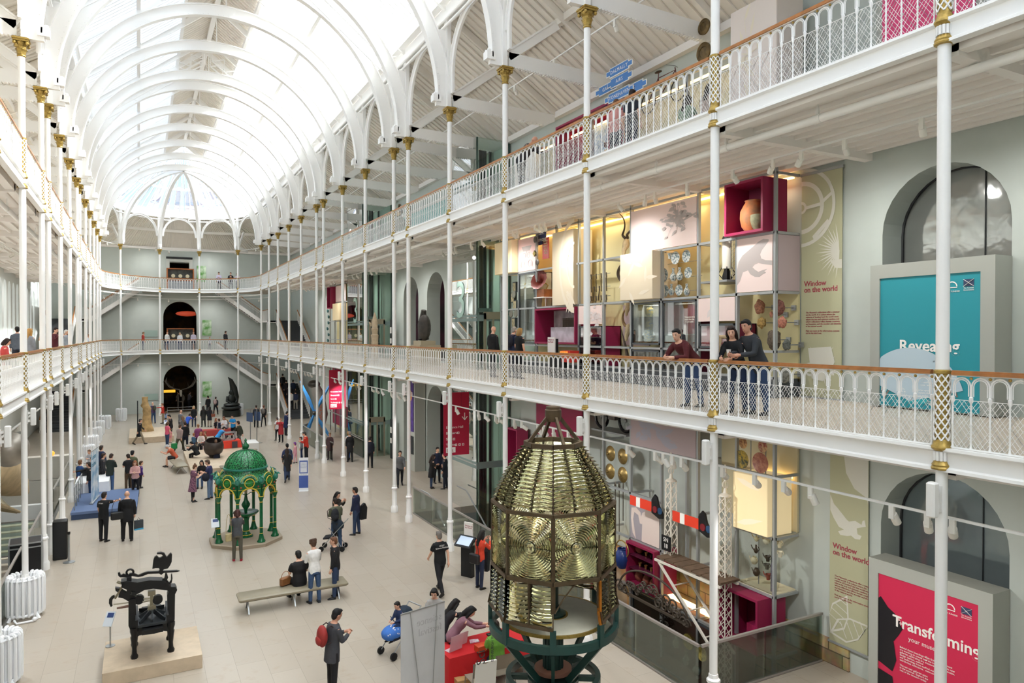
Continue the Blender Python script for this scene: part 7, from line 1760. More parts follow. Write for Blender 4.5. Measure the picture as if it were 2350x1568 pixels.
for k,(x,y,r)in enumerate(((1616,120,.24),(1617,62,.2))):ex('bronze_disc',MB().lathe([(.001,.02),(r*.5,.03),(r*.55,.05),(r*.9,.02),(r,.04),(r,0),(.001,0)],24),mat('disc_bronze','#7a6440',.4,.5,noise=.4,nscale=14),'round bronze disc on the second floor, %s one beside the column'%('lower','upper')[k],'disc',px(x,y,12.6),rot=(0,-pi/2,0))
solidbox('pale_box',px(1782,60,12.45).y,px(1676,60,12.45).y,F2+1.2,14.9,12.45,13.3,mat('pale_pink_box','#eadfd8',.6),'tall pale pink box on the second floor beside the column',prints=spray(6,14,.4,.5,.12,.15,.2,.06),pm=mat('print_cream','#f3ece6',.6))
solidbox('case_block',px(1850,100,12.3).y,px(1690,100,12.3).y,F2,F2+1.1,12.3,13.3,mat('case_navy','#5d6f86',.15,spec=.9),'low dark glass topped case on the second floor beside the radiator')
t=empty('wall_radiator',(13.3,px(1890,100,13.3).y,F2),0,'white wall radiator on the second floor','radiator');f=MB()
for i in range(14):f.rbox(-.08,.08,-.9+.13*i,-.8+.13*i,.12,1.3,.03)
obj('fin_groove',f,RADM,t);obj('pipe',MB().tube([(0,-1,.2),(0,1,.2)],.03,6),RADM,t)
sb_=solidbox('poster_box',px(2260,60,13.0).y,px(2010,60,13.0).y,F2,14.6,13.0,13.5,mat('box_grey','#a9aca5'),'grey box with a pink poster on the second floor, top right');W_=px(2010,60,13.0).y-px(2260,60,13.0).y
po_=obj('poster',MB().box(-.52,-.5,-W_/2+.15,W_/2-.15,.1,2.9),mat('poster_pink','#e0467c',.5),sb_,smooth=False);obj('shape_print',MB().add([(-.522,.75,.5),(-.522,-.2,.45),(-.522,-.5,1.4),(-.522,.75,1.3)],[(0,1,2,3)]),mat('print_slate','#5a5f6e',.5),po_,smooth=False);text('poster_text','Revealing',.34,Matrix.Translation((-.524,.62,.42))@wallM(0,0,0),WHT,po_,bold=.005)
solo('teal_banner',MB().box(13.3,13.4,28.6,39.5,F2+.2,13.9),mat('banner_teal2','#1fa3a0',.5),'long teal banner on the second-floor wall beyond the glass lift','banner',smooth=False)
solidbox('patterned_panel',px(1226,330,12.7).y,px(1182,330,12.7).y,F2+.3,14.2,12.7,13.0,mat('ivory_panel','#eceae4',.6),'white panel with pale scrolls on the second floor near the bald man',prints=curl(.5,.7,.05,.3,2,.06)+curl(.5,.3,.05,.3,-2,.06),pm=mat('scroll_grey','#d9d8d4',.6))
q=px(916,470,10.6);t=empty('armour_bust',(10.6,q.y,F2),0,'old armour bust with a crested helmet behind the second-floor balustrade','sculpture');AR=mat('armour_brown','#5d4a2f',.5,.3);obj('helmet',MB().ball((0,0,1.55),(.17,.2,.19),10,8).tube([(0,.1,1.7),(0,-.05,1.85),(0,-.25,1.8)],[.03,.05,.02],6),AR,t);obj('face_mask',MB().ball((-.07,-.08,1.45),(.11,.12,.14),8,6),mat('mask_pale','#c9a878',.5),t);obj('cuirass',MB().lathe([(.2,.6),(.26,.9),(.28,1.15),(.15,1.3),(.08,1.4)],12),mat('armour_green','#4a5a40',.5),t);obj('pedestal',MB().box(-.25,.25,-.25,.25,0,.6),WHITE,t,smooth=False)
WB=mat('whale_bone','#c9b38e',.7,noise=.2,nscale=3);q=at(80,1030,0,-4.2)
t=empty('whale_skull',(-4.1,27.6,2.6),0,'huge tan sperm whale skull hanging behind the left columns','skeleton')
obj('skull',MB().tube([(-.6,-2.4,1.0),(-.3,-1.2,.9),(0,.2,.3),(.3,1.6,-.4),(.5,2.8,-.95)],[.5,.95,.75,.45,.12],12),WB,t);obj('brow_plate',MB().ball((-.5,-1.7,1.7),(1.0,.9,.45),12,8),mat('whale_tan','#a8854f',.7),t)
jw=MB()
for s in(-.18,.18):jw.tube([(s-.3,-1.5,-.3),(s*.6,.8,-1.0),(s*.2+.3,2.6,-1.6)],[.14,.1,.05],8)
obj('jaw',jw,WB,t);th=MB()
for i in range(12):th.tube([(.15,.2+.19*i,-.75-.07*i),(.15,.25+.19*i,-.6-.07*i)],[.03,.008],5)
obj('tooth',th,mat('tooth_ivory','#e2d8bd',.5),t);obj('support_post',MB().tube([(-.3,-.4,-5.2),(-.3,-.4,.2)],.09,10),mat('post_navy','#33405a',.5),t)
q=at(22,1032,1,22.5);solo('grey_sphere',MB().ball((0,0,0),(.45,.62,.45),24,16),mat('dull_metal','#a39b90',.4,.4,noise=.15,nscale=3),'large dull grey metal ellipsoid hanging at the left edge of the photo','exhibit',None,(q.x,22.5,q.z))
solo('info_counter',MB().rbox(-6.8,-2.95,42.1,42.7,0,1.15,.01).box(-6.8,-2.95,41.9,42.2,-1.2,.0),mat('counter_grey','#c9c5bb',.5),'long pale counter beyond the left opening','counter',smooth=False)
for k in range(2):ex('lit_globe',MB().ball((0,0,.12),.12,10,8).cyl((0,0,0),.08,.05),mat('globe_orange','#e08a2c',.4,emit=.5),'small glowing orange globe on the pale counter, %s one'%('left','right')[k],'lamp',(-5.6+1.7*k,42.4,1.15))
k=0
for y in[24+2.4*i for i in range(9)]:
 k+=1;t=empty('arcade_pier',(XWL+.28,y,F1),0,'%s white arcade pier with gilded capital along the left gallery wall'%ORD[k-1],'pier','arcade piers of the left gallery')
 if k==1:AP=[MB().lathe([(.2,0),(.2,.9),(.13,.95),(.12,3.1),(.14,3.15)],12).mesh('shaft',WHITE),MB().lathe([(.13,3.15),(.16,3.3),(.24,3.5),(.25,3.56)],10).mesh('capital',GOLD),MB().box(-.26,.22,-.26,.26,3.56,4.4).mesh('impost_block',WHITE,smooth=False)]
 for me in AP:obj(me.name.split('.')[0],me,None,t)
solo('red_wall_banner',MB().box(0,.03,-.18,.18,0,2.7),mat('sign_crimson','#b3193c'),'narrow crimson banner on the left gallery wall','banner',None,(XWL+.5,25.3,7.3),smooth=False)
for k,(x,y)in enumerate(((-4.3,18.6),(-3.9,21.2),(-4.4,24.2))):
 t=empty('cafe_table',(x,y,F1),0,'white cafe table on the left gallery, %s from the left edge'%ORD[k],'table','white cafe tables');obj('table_top',MB().rbox(-.45,.45,-.45,.45,.72,.75,.01),WHT,t);obj('pedestal',MB().tube([(0,0,0),(0,0,.72)],.04,8).lathe([(.25,0),(.25,.02)],16),STEEL,t)
 ex('red_tray',MB().rbox(-.2,.2,-.15,.15,0,.02,.005),mat('tray_red','#c8304a',.5),'red tray on the %s white cafe table'%ORD[k],'tray',(x+.1,y,F1+.752));ex('teapot_metal',MB().lathe([(.05,0),(.06,.1),(.03,.14),(.001,.15)],10),STEEL,'small metal pot on the %s white cafe table'%ORD[k],'pot',(x-.25,y+.1,F1+.752))
for z0,lab,y in((F1,'framed glass case in the first-floor doorway at the end',72.5),(F2,'framed glass case with fossils in the second-floor doorway at the end',72.3)):
 t=empty('framed_case',(3.45,y,z0),0,lab,'glass case');f=MB();W=1.1
 for x in(-W,W):f.box(x-.05,x+.05,-.3,.3,0,2.0)
 for z in(.9,1.95):f.box(-W,W,-.3,.3,z-.04,z+.04)
 obj('case_frame',f,mat('case_oak','#a8653a',.5),t,smooth=False);obj('base_board',MB().box(-W,W,-.28,.28,0,.9),mat('case_slate','#7d838a',.5),t,smooth=False);obj('back_panel',MB().box(-W,W,.2,.24,.9,1.95),mat('case_photo','#5d625f',.5,noise=.5,nscale=3),t,smooth=False);f=MB()
 for x in(-.6,0,.6):f.lathe([(.06,0),(.15,.02),(.17,.05),(.06,.06)],10,(x,-.05,1.3),M=Matrix.Rotation(pi/2,4,'X'))
 obj('fossil_dot',f,mat('fossil_cream','#cfc6a8',.6),t)
for z0,w in((0,'ground'),(F1,'first'),(F2,'second')):
 if z0<11:solo('green_sign',MB().box(-.4,.4,-.02,.02,0,1.5),mat('sign_green','#5d9a4a',.5,noise=.5,nscale=2,color2='#cfe0c8'),'green and white gallery sign right of the end doorway, %s floor'%w,'sign',None,(5.75,72.95,z0+1.3),smooth=False);solo('grey_sign',MB().box(-.55,.55,-.02,.02,0,.6),mat('sign_sage','#9fb5ad',.5),'pale grey green gallery sign left of the end doorway, %s floor'%w,'sign',None,(1.0,72.95,z0+1.2),smooth=False)
 else:solo('green_sign',MB().box(-.4,.4,-.02,.02,0,1.5),mat('sign_green','#5d9a4a'),'green picture sign beside the second-floor end doorway','sign',None,(5.3,72.95,z0+.9),smooth=False)
solo('door_surround',MB().box(2.3,2.58,72.85,73.0,F2+.02,14.05).box(4.24,4.52,72.85,73.0,F2+.02,14.05).box(2.3,4.52,72.85,73.0,14.05,14.3),mat('surround_pale','#c6cac4',.6),'pale square surround of the second-floor end doorway','door surround',smooth=False)
ds=solo('dark_lintel',MB().box(2.3,4.52,72.8,73.0,14.32,14.5),BLACK,'black strip above the second-floor end doorway','lintel box',smooth=False)
ex('orange_fish_model',MB().ball((0,0,0),(1.0,.2,.25),12,6),mat('fish_orange','#b5452c',.5,emit=.15),'orange red model hanging in the dark first-floor doorway','model',(4.1,74.2,F1+3.4));ex('yellow_lit_case',MB().box(-.5,.5,0,.3,0,.25),mat('case_glow','#d9a02c',.5,emit=.4),'yellow glowing case in the dark ground-floor doorway','case',(2.6,75,1.7),smooth=False)
for k,(x,Z)in enumerate(((2066,11.05),)):ex('dome_camera',MB().ball((0,0,0),(.07,.07,.08),10,8).cyl((0,0,0),.08,.03),BLACK,'small black dome camera under the second-floor gallery','camera',px(x,265,12.0))
QUEUE=[]
def queue(o,mb,vox,extra=None,sm=4):QUEUE.append((o,mb,vox,extra,sm))
def flush():
 tmp=[]
 for o,mb,vox,extra,sm in QUEUE:
  me=bpy.data.meshes.new('t');me.from_pydata(mb.v,[],mb.f)
  t=bpy.data.objects.new('t',me);link(t)
  r=t.modifiers.new('r','REMESH');r.mode='VOXEL';r.voxel_size=vox;r.use_smooth_shade=True
  s=t.modifiers.new('s','SMOOTH');s.iterations=sm;s.factor=.5
  tmp.append(t)
 dg=bpy.context.evaluated_depsgraph_get();dg.update()
 for(o,mb,vox,extra,sm),t in zip(QUEUE,tmp):
  me=bpy.data.meshes.new_from_object(t.evaluated_get(dg));old=o.data
  if extra is not None:
   bm=bmesh.new();bm.from_mesh(me);x=bpy.data.meshes.new('x');x.from_pydata(extra.v,[],extra.f);bm.from_mesh(x);bm.to_mesh(me);bm.free();bpy.data.meshes.remove(x)
  me.name=o.name.split('.')[0];me.materials.clear();me.materials.append(old.materials[0]);me.polygons.foreach_set('use_smooth',[True]*len(me.polygons))
  o.data=me;bpy.data.meshes.remove(old)
 for t in tmp:
  m=t.data;bpy.data.objects.remove(t);bpy.data.meshes.remove(m)
 QUEUE.clear()
def stub(name,m,parent):
 me=bpy.data.meshes.new(name);me.materials.append(m);o=bpy.data.objects.new(name,me);link(o);o.parent=parent;return o
def cmat(c,rough=.8):
 if isinstance(c,tuple):return mat('cloth_'+c[0][1:]+c[1][1:],c[0],rough,noise=.9,nscale=c[2]if len(c)>2 else 18,color2=c[1])
 return mat('cloth_'+c[1:],c,rough,noise=.12,nscale=14)
SK={'l':'#dfae94','m':'#c8937a','d':'#a8735a','p':'#e6bda6'}
POSES={'st':(2,(4,9,14,5),(0,9,18,5),(3,2),(-3,2),5,0),'wk':(4,(24,8,22,5),(-22,8,12,5),(-20,12),(24,8),6,0),'hd':(4,(18,8,88,40),(18,8,85,40),(2,2),(-2,2),18,0),'ph':(4,(40,10,105,40),(42,10,105,40),(2,2),(-3,2),15,0),'cam':(2,(70,15,85,45),(70,15,85,45),(2,2),(-3,2),5,0),'pt':(2,(4,9,20,5),(80,15,8,0),(2,2),(-3,2),3,0),'xf':(2,(25,14,100,75),(25,14,100,75),(2,2),(-2,2),8,0),'ln':(46,(22,24,66,45),(26,24,62,50),(-6,4),(4,6),5,25),'rl':(24,(18,10,66,25),(24,10,60,30),(-4,4),(8,14),10,20),'bd':(38,(50,10,40,20),(60,10,30,10),(-4,4),(4,4),30,0),'si':(4,(20,10,60,25),(20,10,60,25),(84,84),(80,80),18,0),'sl':(32,(40,8,70,35),(40,8,70,35),(80,85),(84,80),35,0),'hip':(2,(-15,32,80,60),(0,9,15,5),(3,2),(-3,2),5,0)}
def person(label,loc,h,rz,pose='st',top='#222226',sl='l',pants='#2b3550',hair='short',hc='#2a211c',skin='l',shoes='#241f1e',coat=0.,skirt=None,fem=0,vox=.02,kid=0,yaw=None,face=True,group=None,name='person',bulk=1.,text_=None,shorts=None):
 s=h/1.72;P=POSES[pose];sk=mat('skin_'+skin,SK[skin],.55)
 root=empty(name,loc,rz,label,'person',group)
 lean=R(P[0]);hs=1.22 if kid else 1.
 sit=pose in('si','sl');hipz=.92 if not sit else.56/s*1.0
 T=Matrix.Translation((0,0,hipz))@Matrix.Rotation(-lean,4,'X')
 w=(.93 if fem else 1.)*bulk;S=Matrix.Scale(s,4)
 rings=[(-.10,.145,.115),(0,.168 if fem else.16,.12),(.1,.15 if not fem else.145,.108),(.2,.145 if not fem else.125,.1),(.33,.168,.118),(.43,.17,.105),(.49,.13,.085),(.54,.065,.062)]
 def loft(mb,rr,n=14,M=T):
  vs=[]
  for z,rx,ry in rr:
   for j in range(n):
    a=2*pi*j/n;vs.append(S@M@Vector((rx*cos(a),ry*sin(a),z)))
  k=len(rr);mb.add(vs,[(i*n+j,i*n+(j+1)%n,(i+1)*n+(j+1)%n,(i+1)*n+j)for i in range(k-1)for j in range(n)]+[tuple(range(n-1,-1,-1)),tuple((k-1)*n+j for j in range(n))])
 def limb(mb,pts,rs):mb.tube([S@Vector(p)for p in pts],[r*s for r in rs],10)
 body=MB();tp=MB();pn=MB();sh=MB();ext=MB()
 loft(body,[(z,a*w*.96,b*w*.96)for z,a,b in rings])
 tz=-.13-coat
 tr=([(tz,(.175+.1*coat)*w,(.14+.08*coat)*w)]if coat else[(tz,.165*w,.128*w)])+[(z,a*w*1.06+.010,b*w*1.06+.012)for z,a,b in rings[1:7]]+[(.525,.075*w,.07*w)]
 loft(tp,tr)
 loft(pn,[(-.13,.15*w+.012,.12*w+.012),(0,.165*w+.012,.12*w+.014),(.06,.155*w+.01,.112*w+.01)])
 hands=[]
 for sg,A,L in((-1,P[1],P[3]),(1,P[2],P[4])):
  sp=T@Vector((sg*.165*w,0,.455))
  a,b,e,c=(R(v)for v in A);a2=a-lean*0
  d1=Vector((sg*sin(b)*cos(a),sin(a)*cos(b),-cos(a)*cos(b))).normalized();el=sp+d1*.285
  a3=a+e;d2=Vector((-sg*sin(c)*abs(sin(a3))*1.0,sin(a3)*cos(c*.7),-cos(a3))).normalized();wr=el+d2*.245
  limb(body,[sp,sp+d1*.1,el,el+d2*.08,wr],[.05,.048,.039,.04,.026])
  pc=wr+d2*.055;nr=Vector((sg,0,0));nr=(nr-d2*nr.dot(d2)).normalized();sd=d2.cross(nr)
  limb(body,[wr-d2*.01,wr+d2*.04,wr+d2*.09],[.026,.037,.032])
  kn=wr+d2*.088
  for f,(o,ln,cu)in enumerate(((-.027,.062,.5),(-.009,.072,.45),(.009,.067,.55),(.026,.052,.65))):
   q=kn+sd*o;m1=q+(d2*cos(cu*.4)-nr*sin(cu*.4))*ln*.5;m2=m1+(d2*cos(cu*1.6)-nr*sin(cu*1.6))*ln*.5
   ext.tube([S@v for v in(q-d2*.02,q,m1,m2)],[.0095*s,.0095*s,.0085*s,.006*s],5)
  q=wr+d2*.03-sd*.026;m1=q+(d2*.6-sd*.7-nr*.25)*.035;m2=m1+(d2*.9-sd*.1-nr*.3)*.035
  ext.tube([S@v for v in(wr+d2*.02,q,m1,m2)],[.012*s,.012*s,.0105*s,.007*s],5)
  hands.append(S@(wr+d2*.11))
  if sl=='l':limb(tp,[sp-Vector((sg*.03,0,0)),sp+d1*.08,el,el+d2*.1,wr-d2*.015],[.07*w,.064*w,.053*w,.05*w,.041])
  elif sl=='s':limb(tp,[sp-Vector((sg*.03,0,0)),sp+d1*.08,sp+d1*.2],[.07*w,.066*w,.062*w])
  hp=Vector((sg*.085*w,0,hipz-.02));t1,k1=R(L[0]),R(L[1])
  d3=Vector((sg*.06,sin(t1),-cos(t1))).normalized();kn_=hp+d3*.42;t2=t1-k1
  d4=Vector((sg*(.02 if not sit else.0),sin(t2),-cos(t2))).normalized();an=kn_+d4*.42
  limb(body,[hp,hp+d3*.2,kn_,kn_+d4*.13,an],[.083*w,.076*w,.053,.053,.036])
  f0=an+Vector((0,0,-.045));tf=Vector((sg*.12,1,0)).normalized()
  if t2<R(-12):tf=Vector((sg*.1,.8,-.5)).normalized()
  limb(body,[an,f0+tf*.06,f0+tf*.15],[.034,.03,.022])
  limb(sh,[f0-tf*.045+Vector((0,0,.005)),f0+tf*.04,f0+tf*.12-Vector((0,0,.005)),f0+tf*.185-Vector((0,0,.01))],[.042,.047,.042,.026]);limb(sh,[f0,an+Vector((0,0,.03))],[.045,.043])
  if not skirt:
   if shorts:limb(pn,[hp,hp+d3*.2,hp+d3*.38],[.098*w,.092*w,.082*w])
   else:limb(pn,[hp,hp+d3*.2,kn_,kn_+d4*.14,an+d4*-.0],[.096*w,.088*w,.068*w,.066*w,.056*w])
 HM=T@Matrix.Translation((0,.01,.52))@Matrix.Rotation(lean*.75,4,'X')@Matrix.Rotation(-R(P[5]),4,'X')@Matrix.Rotation(R(P[6]if yaw is None else yaw),4,'Z')
 if kid:HM=HM@Matrix.Scale(hs,4)
 SH=S@HM
 def hb(mb,c,r,n=12,m=9):mb.ball((0,0,0),1,n,m,SH@Matrix.Translation(c)@Matrix.Diagonal((*r,1)))
 body.tube([SH@Vector((0,-.012,-.06)),SH@Vector((0,.0,.08))],[.054*s,.05*s],10)
 hb(body,(0,.012,.165),(.073,.092,.1));hb(body,(0,.035,.10),(.055,.068,.062));hb(body,(0,.06,.062),(.03,.03,.025))
 body.tube([SH@Vector((0,.098,.17)),SH@Vector((0,.122,.135)),SH@Vector((0,.1,.125))],[.009*s,.015*s,.014*s],6)
 for sg in(-1,1):hb(body,(sg*.076,.0,.14),(.012,.022,.034),6,5);hb(body,(sg*.078,-.002,.14),(.012,.02,.03),6,5)
 bo=stub('body',sk,root);queue(bo,body,min(vox,.016*max(.8,s)),ext,3)
 to=stub('top',cmat(top),root);queue(to,tp,vox,None,5)
 if skirt:
  sz=-.13-skirt[1];k_=MB();loft(k_,[(sz,.24*w,.2*w),(sz*.6,.21*w,.17*w),(-.05,.18*w,.14*w),(.06,.15*w,.115*w)]);so=stub('skirt',cmat(skirt[0]),root);queue(so,k_,vox,None,4)
  lg=MB()
  if pants:
   for sg,L in((-1,P[3]),(1,P[4])):
    hp=Vector((sg*.085*w,0,hipz-.02));t1,k1=R(L[0]),R(L[1]);d3=Vector((sg*.06,sin(t1),-cos(t1))).normalized();kn_=hp+d3*.42;d4=Vector((0,sin(t1-k1),-cos(t1-k1)));limb(lg,[hp,kn_,kn_+d4*.13,kn_+d4*.41],[.08,.058,.058,.042])
   queue(stub('leggings',cmat(pants),root),lg,vox,None,4)
 elif pants:queue(stub('trousers',cmat(pants),root),pn,vox,None,5)
 queue(stub('shoes',cmat(shoes,.5),root),sh,.014,None,2)
 if hair!='bald':
  hm=MB();cap=hair in('cap','beanie')
  hb(hm,(0,-.012,.185),(.084,.098,.094));hb(hm,(0,-.045,.13),(.074,.06,.085))
  if hair=='short':hb(hm,(0,.06,.245),(.06,.04,.025))
  if hair in('long','bob','pony'):
   hb(hm,(0,.05,.245),(.065,.05,.03))
   zb={'long':-.16,'bob':.03,'pony':.08}[hair]
   for sg in(-1,1):hm.tube([SH@Vector((sg*.07,.02,.2)),SH@Vector((sg*.084,.0,.1)),SH@Vector((sg*.08,-.02,zb))],[.03*s,.032*s,.022*s],8)
   hm.tube([SH@Vector((0,-.07,.16)),SH@Vector((0,-.085,.03)),SH@Vector((0,-.095,zb-.04))],[.06*s,.07*s,.045*s],8)
  if hair=='pony':hm.tube([SH@Vector((0,-.1,.2)),SH@Vector((0,-.15,.12)),SH@Vector((0,-.14,-.02))],[.03*s,.032*s,.012*s],8)
  if hair=='bun':hb(hm,(0,-.05,.29),(.04,.04,.035))
  if hair=='curly':
   for k in range(14):a=2*pi*k/14;hb(hm,(.07*cos(a),-.02+.075*sin(a)*.9,.2+.035*sin(3*k)),(.04,.04,.045),7,5)
  if cap:hm.tube([SH@Vector((0,.07,.225)),SH@Vector((0,.16,.21))],[.05*s,.04*s],8)if hair=='cap' else hb(hm,(0,0,.225),(.086,.1,.06))
  queue(stub('hair' if not cap else 'hat',cmat(hc,.7),root),hm,.014 if vox<.02 else.018,None,3)
 if face:
  fe=MB()
  for sg in(-1,1):
   hb(fe,(sg*.03,.094,.165),(.012,.007,.0055),6,5);fe.bar(SH@Vector((sg*.017,.1,.188)),SH@Vector((sg*.046,.092,.187)),.006*s,.007*s)
  obj('eye_feature',fe,mat('eye_dark','#33241f',.4),root)
  mo=MB();hb(mo,(0,.098,.093),(.024,.007,.006),8,5);obj('mouth',mo,mat('lip','#a9615a',.5),root)
 if text_:
  M=S@T@Matrix.Translation((0,-.128*w-.012,.40))@wallM(0,0,0,'-Y');text('shirt_text',text_,.062,M,WHT,root,'CENTER',lines=.9)
 root['_h']=0;del root['_h']
 return root,hands
def fl(x,y,z=0.):p=at(x,y,2,z);return(p.x,p.y,z)
def hd(x,y,h,z=0.):p=at(x,y,2,z+h);return(p.x,p.y,z)
def gx(x,X,z):p=at(x,767,0,X);return(X,p.y,z)
def gy(x,Y,z):p=at(x,767,1,Y);return(p.x,Y,z)
B=pi;BK_,NV,JN,DKJ='#1c1c1f','#27324f','#3c5478','#2f3f5e'
V1=.015
p,hn_=person('man in a dark grey blazer with a red backpack, standing cut by the photo bottom',fl(763,1597),1.76,-1.35,'hd','#3f4046','l','#1b1a1d',skin='m',hc='#151313',coat=.1,vox=V1)
person('host in a black T-shirt lettered on the back, walking away',fl(1010,1363),1.76,.1,'wk','#17171a','s','#1d1c20',hc='#77706a',vox=V1,text_='HOST\nScience Festival')
person('woman in an orange top with a big black bag at the information kiosk',fl(1101,1351),1.68,-1.2,'ph','#d9442a','l','#252d45','long','#17130f','m','#1a1817',fem=1,vox=V1)
person('woman in a pale grey coat and glasses behind the white banner',hd(998,1345,1.65),1.65,2.6,'hd','#a9a6a2','l','#2b2b30','pony','#1b1614','l',coat=.3,fem=1,vox=V1)
person('dark haired woman in black bending over behind the red table',hd(1012,1378,1.52),1.6,-1.3,'bd','#222024','l','#222329','long','#16110f','l',fem=1,vox=V1)
person('woman in a mauve top with long black hair reaching over the red table',hd(1037,1385,1.56),1.63,-1.9,'bd','#8d6470','l','#2a2c38','long','#131010','l',fem=1,vox=V1)
person('man in a bright green T-shirt seated at the red table',(6.52,12.98,0),1.74,-.1,'si','#6fa43f','s','#27304a',hc='#33231b',shoes='#6b2130',vox=V1)
person('man in a black T-shirt sitting on the long bench, seen from behind',(at(686,1340,2,.44).x,19.72,0),1.76,.15,'si','#19181a','s','#23252b',hc='#15120f',skin='l',vox=V1,bulk=1.12)
person('woman in a white jumper and jeans standing at the long bench, seen from behind',fl(722,1384),1.74,.2,'hd','#e9e8e6','l',JN,'curly','#4a3325','l','#22262f',fem=1,vox=V1)
person('young man in a black hooded jacket and jeans beside the woman in white',fl(770,1372),1.70,1.3,'st','#1b1b1e','l',DKJ,hc='#6b4630',shoes='#1b1b1d',vox=V1)
person('woman in a striped grey top with red shoes facing the green fountain',fl(545,1287),1.66,-.1,'ph','#4a4c50','l','#5a564a','bob','#3e1f1a','l','#a02635',fem=1,vox=V1)
person('bald man in a black suit carrying bags on both sides, seen from behind',fl(292,1242),1.78,-.05,'st','#17171a','l','#18181b','bald',vox=V1,bulk=1.1,coat=.12)
person('man in black with white letters on his back, pointing',fl(238,1243),1.75,-.6,'pt','#17181b','s','#1a1b20',hc='#2a211c',vox=V1,text_='STAFF')
person('man in a navy jumper holding a black coat, right of the pushchair',fl(818,1227),1.74,.9,'st','#232a47','l',DKJ,hc='#17120f',skin='m',vox=.018)
person('man in an olive jacket with a pushchair, seen from behind',hd(772,1143,1.74),1.74,.1,'hd','#5b5e4c','l',JN,hc='#2a1d16',vox=.018)
person('dark haired woman beyond the man in the olive jacket',hd(770,1127,1.66),1.66,-2.4,'ph','#3a3733','l','#25252b','long','#14100e',fem=1,vox=.018)
person('woman in a dark floral dress and black leggings by the fountain',fl(443,1152),1.64,-1.2,'hd',('#3d2b3f','#a06d84',30),'s','#17161a','bun','#6b4a33','p','#171719',skirt=(('#3d2b3f','#a06d84',30),.32),fem=1,vox=.018)
person('man in a navy T-shirt holding a coat, facing the woman in the floral dress',fl(482,1145),1.76,1.2,'hd','#2a315c','s','#5f7695',hc='#4d3a2e',vox=.018)
person('dark haired woman sitting behind the couple by the fountain',hd(464,1058,1.25),1.64,2.8,'si','#201d20','l',JN,'long','#17110f',fem=1)
person('woman in a pink jacket and black trousers near the blue platform',fl(311,1139),1.64,3.0,'hd','#d9aaa6','l','#191a22','long','#8a5433','p',fem=1,vox=.018)
person('man in a black T-shirt and brown trousers behind the woman in pink',fl(296,1127),1.74,.3,'hd','#1e1e20','s','#5e4a38',hc='#2a1d17',vox=.018)
person('man in an olive hooded coat behind the man in black T-shirt',hd(303,1034,1.78),1.78,-.3,'st','#5b6046','l','#2d2b2a','beanie','#1c1b1d')
person('child in purple at the edge of the olive coat group',hd(322,1060,1.25),1.25,-1.2,'st','#4a2a78','l','#25222c','short','#4a3022',kid=1)
person('man in a dark jacket and jeans standing near the white tablecloth',fl(253,1129),1.78,-.5,'hd','#27302c','l','#44618f',hc='#3a2a22',vox=.018,coat=.05)
person('man in profile beside the dark jacketed man',hd(235,1040,1.72),1.72,-1.3,'st','#3a3a3e','l','#2b2b30',hc='#3a2a22')
person('tall man in a navy jumper behind the white tablecloth',hd(231,1022,1.84),1.84,-.6,'st','#1f2c50','l','#22304c',hc='#4b4038')
person('woman in a black leather jacket and blue leggings by the pull-up banner',fl(206,1146),1.66,1.9,'pt','#1d1c1e','l','#26456b','pony','#33241c',fem=1,vox=.018)
person('boy in a blue jacket and red shorts by the pull-up banner',fl(183,1128),1.42,-.6,'st','#30548a','l','#b5283a','short','#7a5234',kid=1,shorts=1)
person('woman in tan trousers beyond the black leather jacket',fl(214,1131),1.66,2.2,'st','#c9b7a2','l','#8a6a4b','long','#241a16',fem=1)
person('boy in a pale top near the far-left ring radiators',hd(207,1033,1.3),1.3,2.6,'hd','#b9bcc4','l','#2c3038','short','#6b4a33',kid=1)
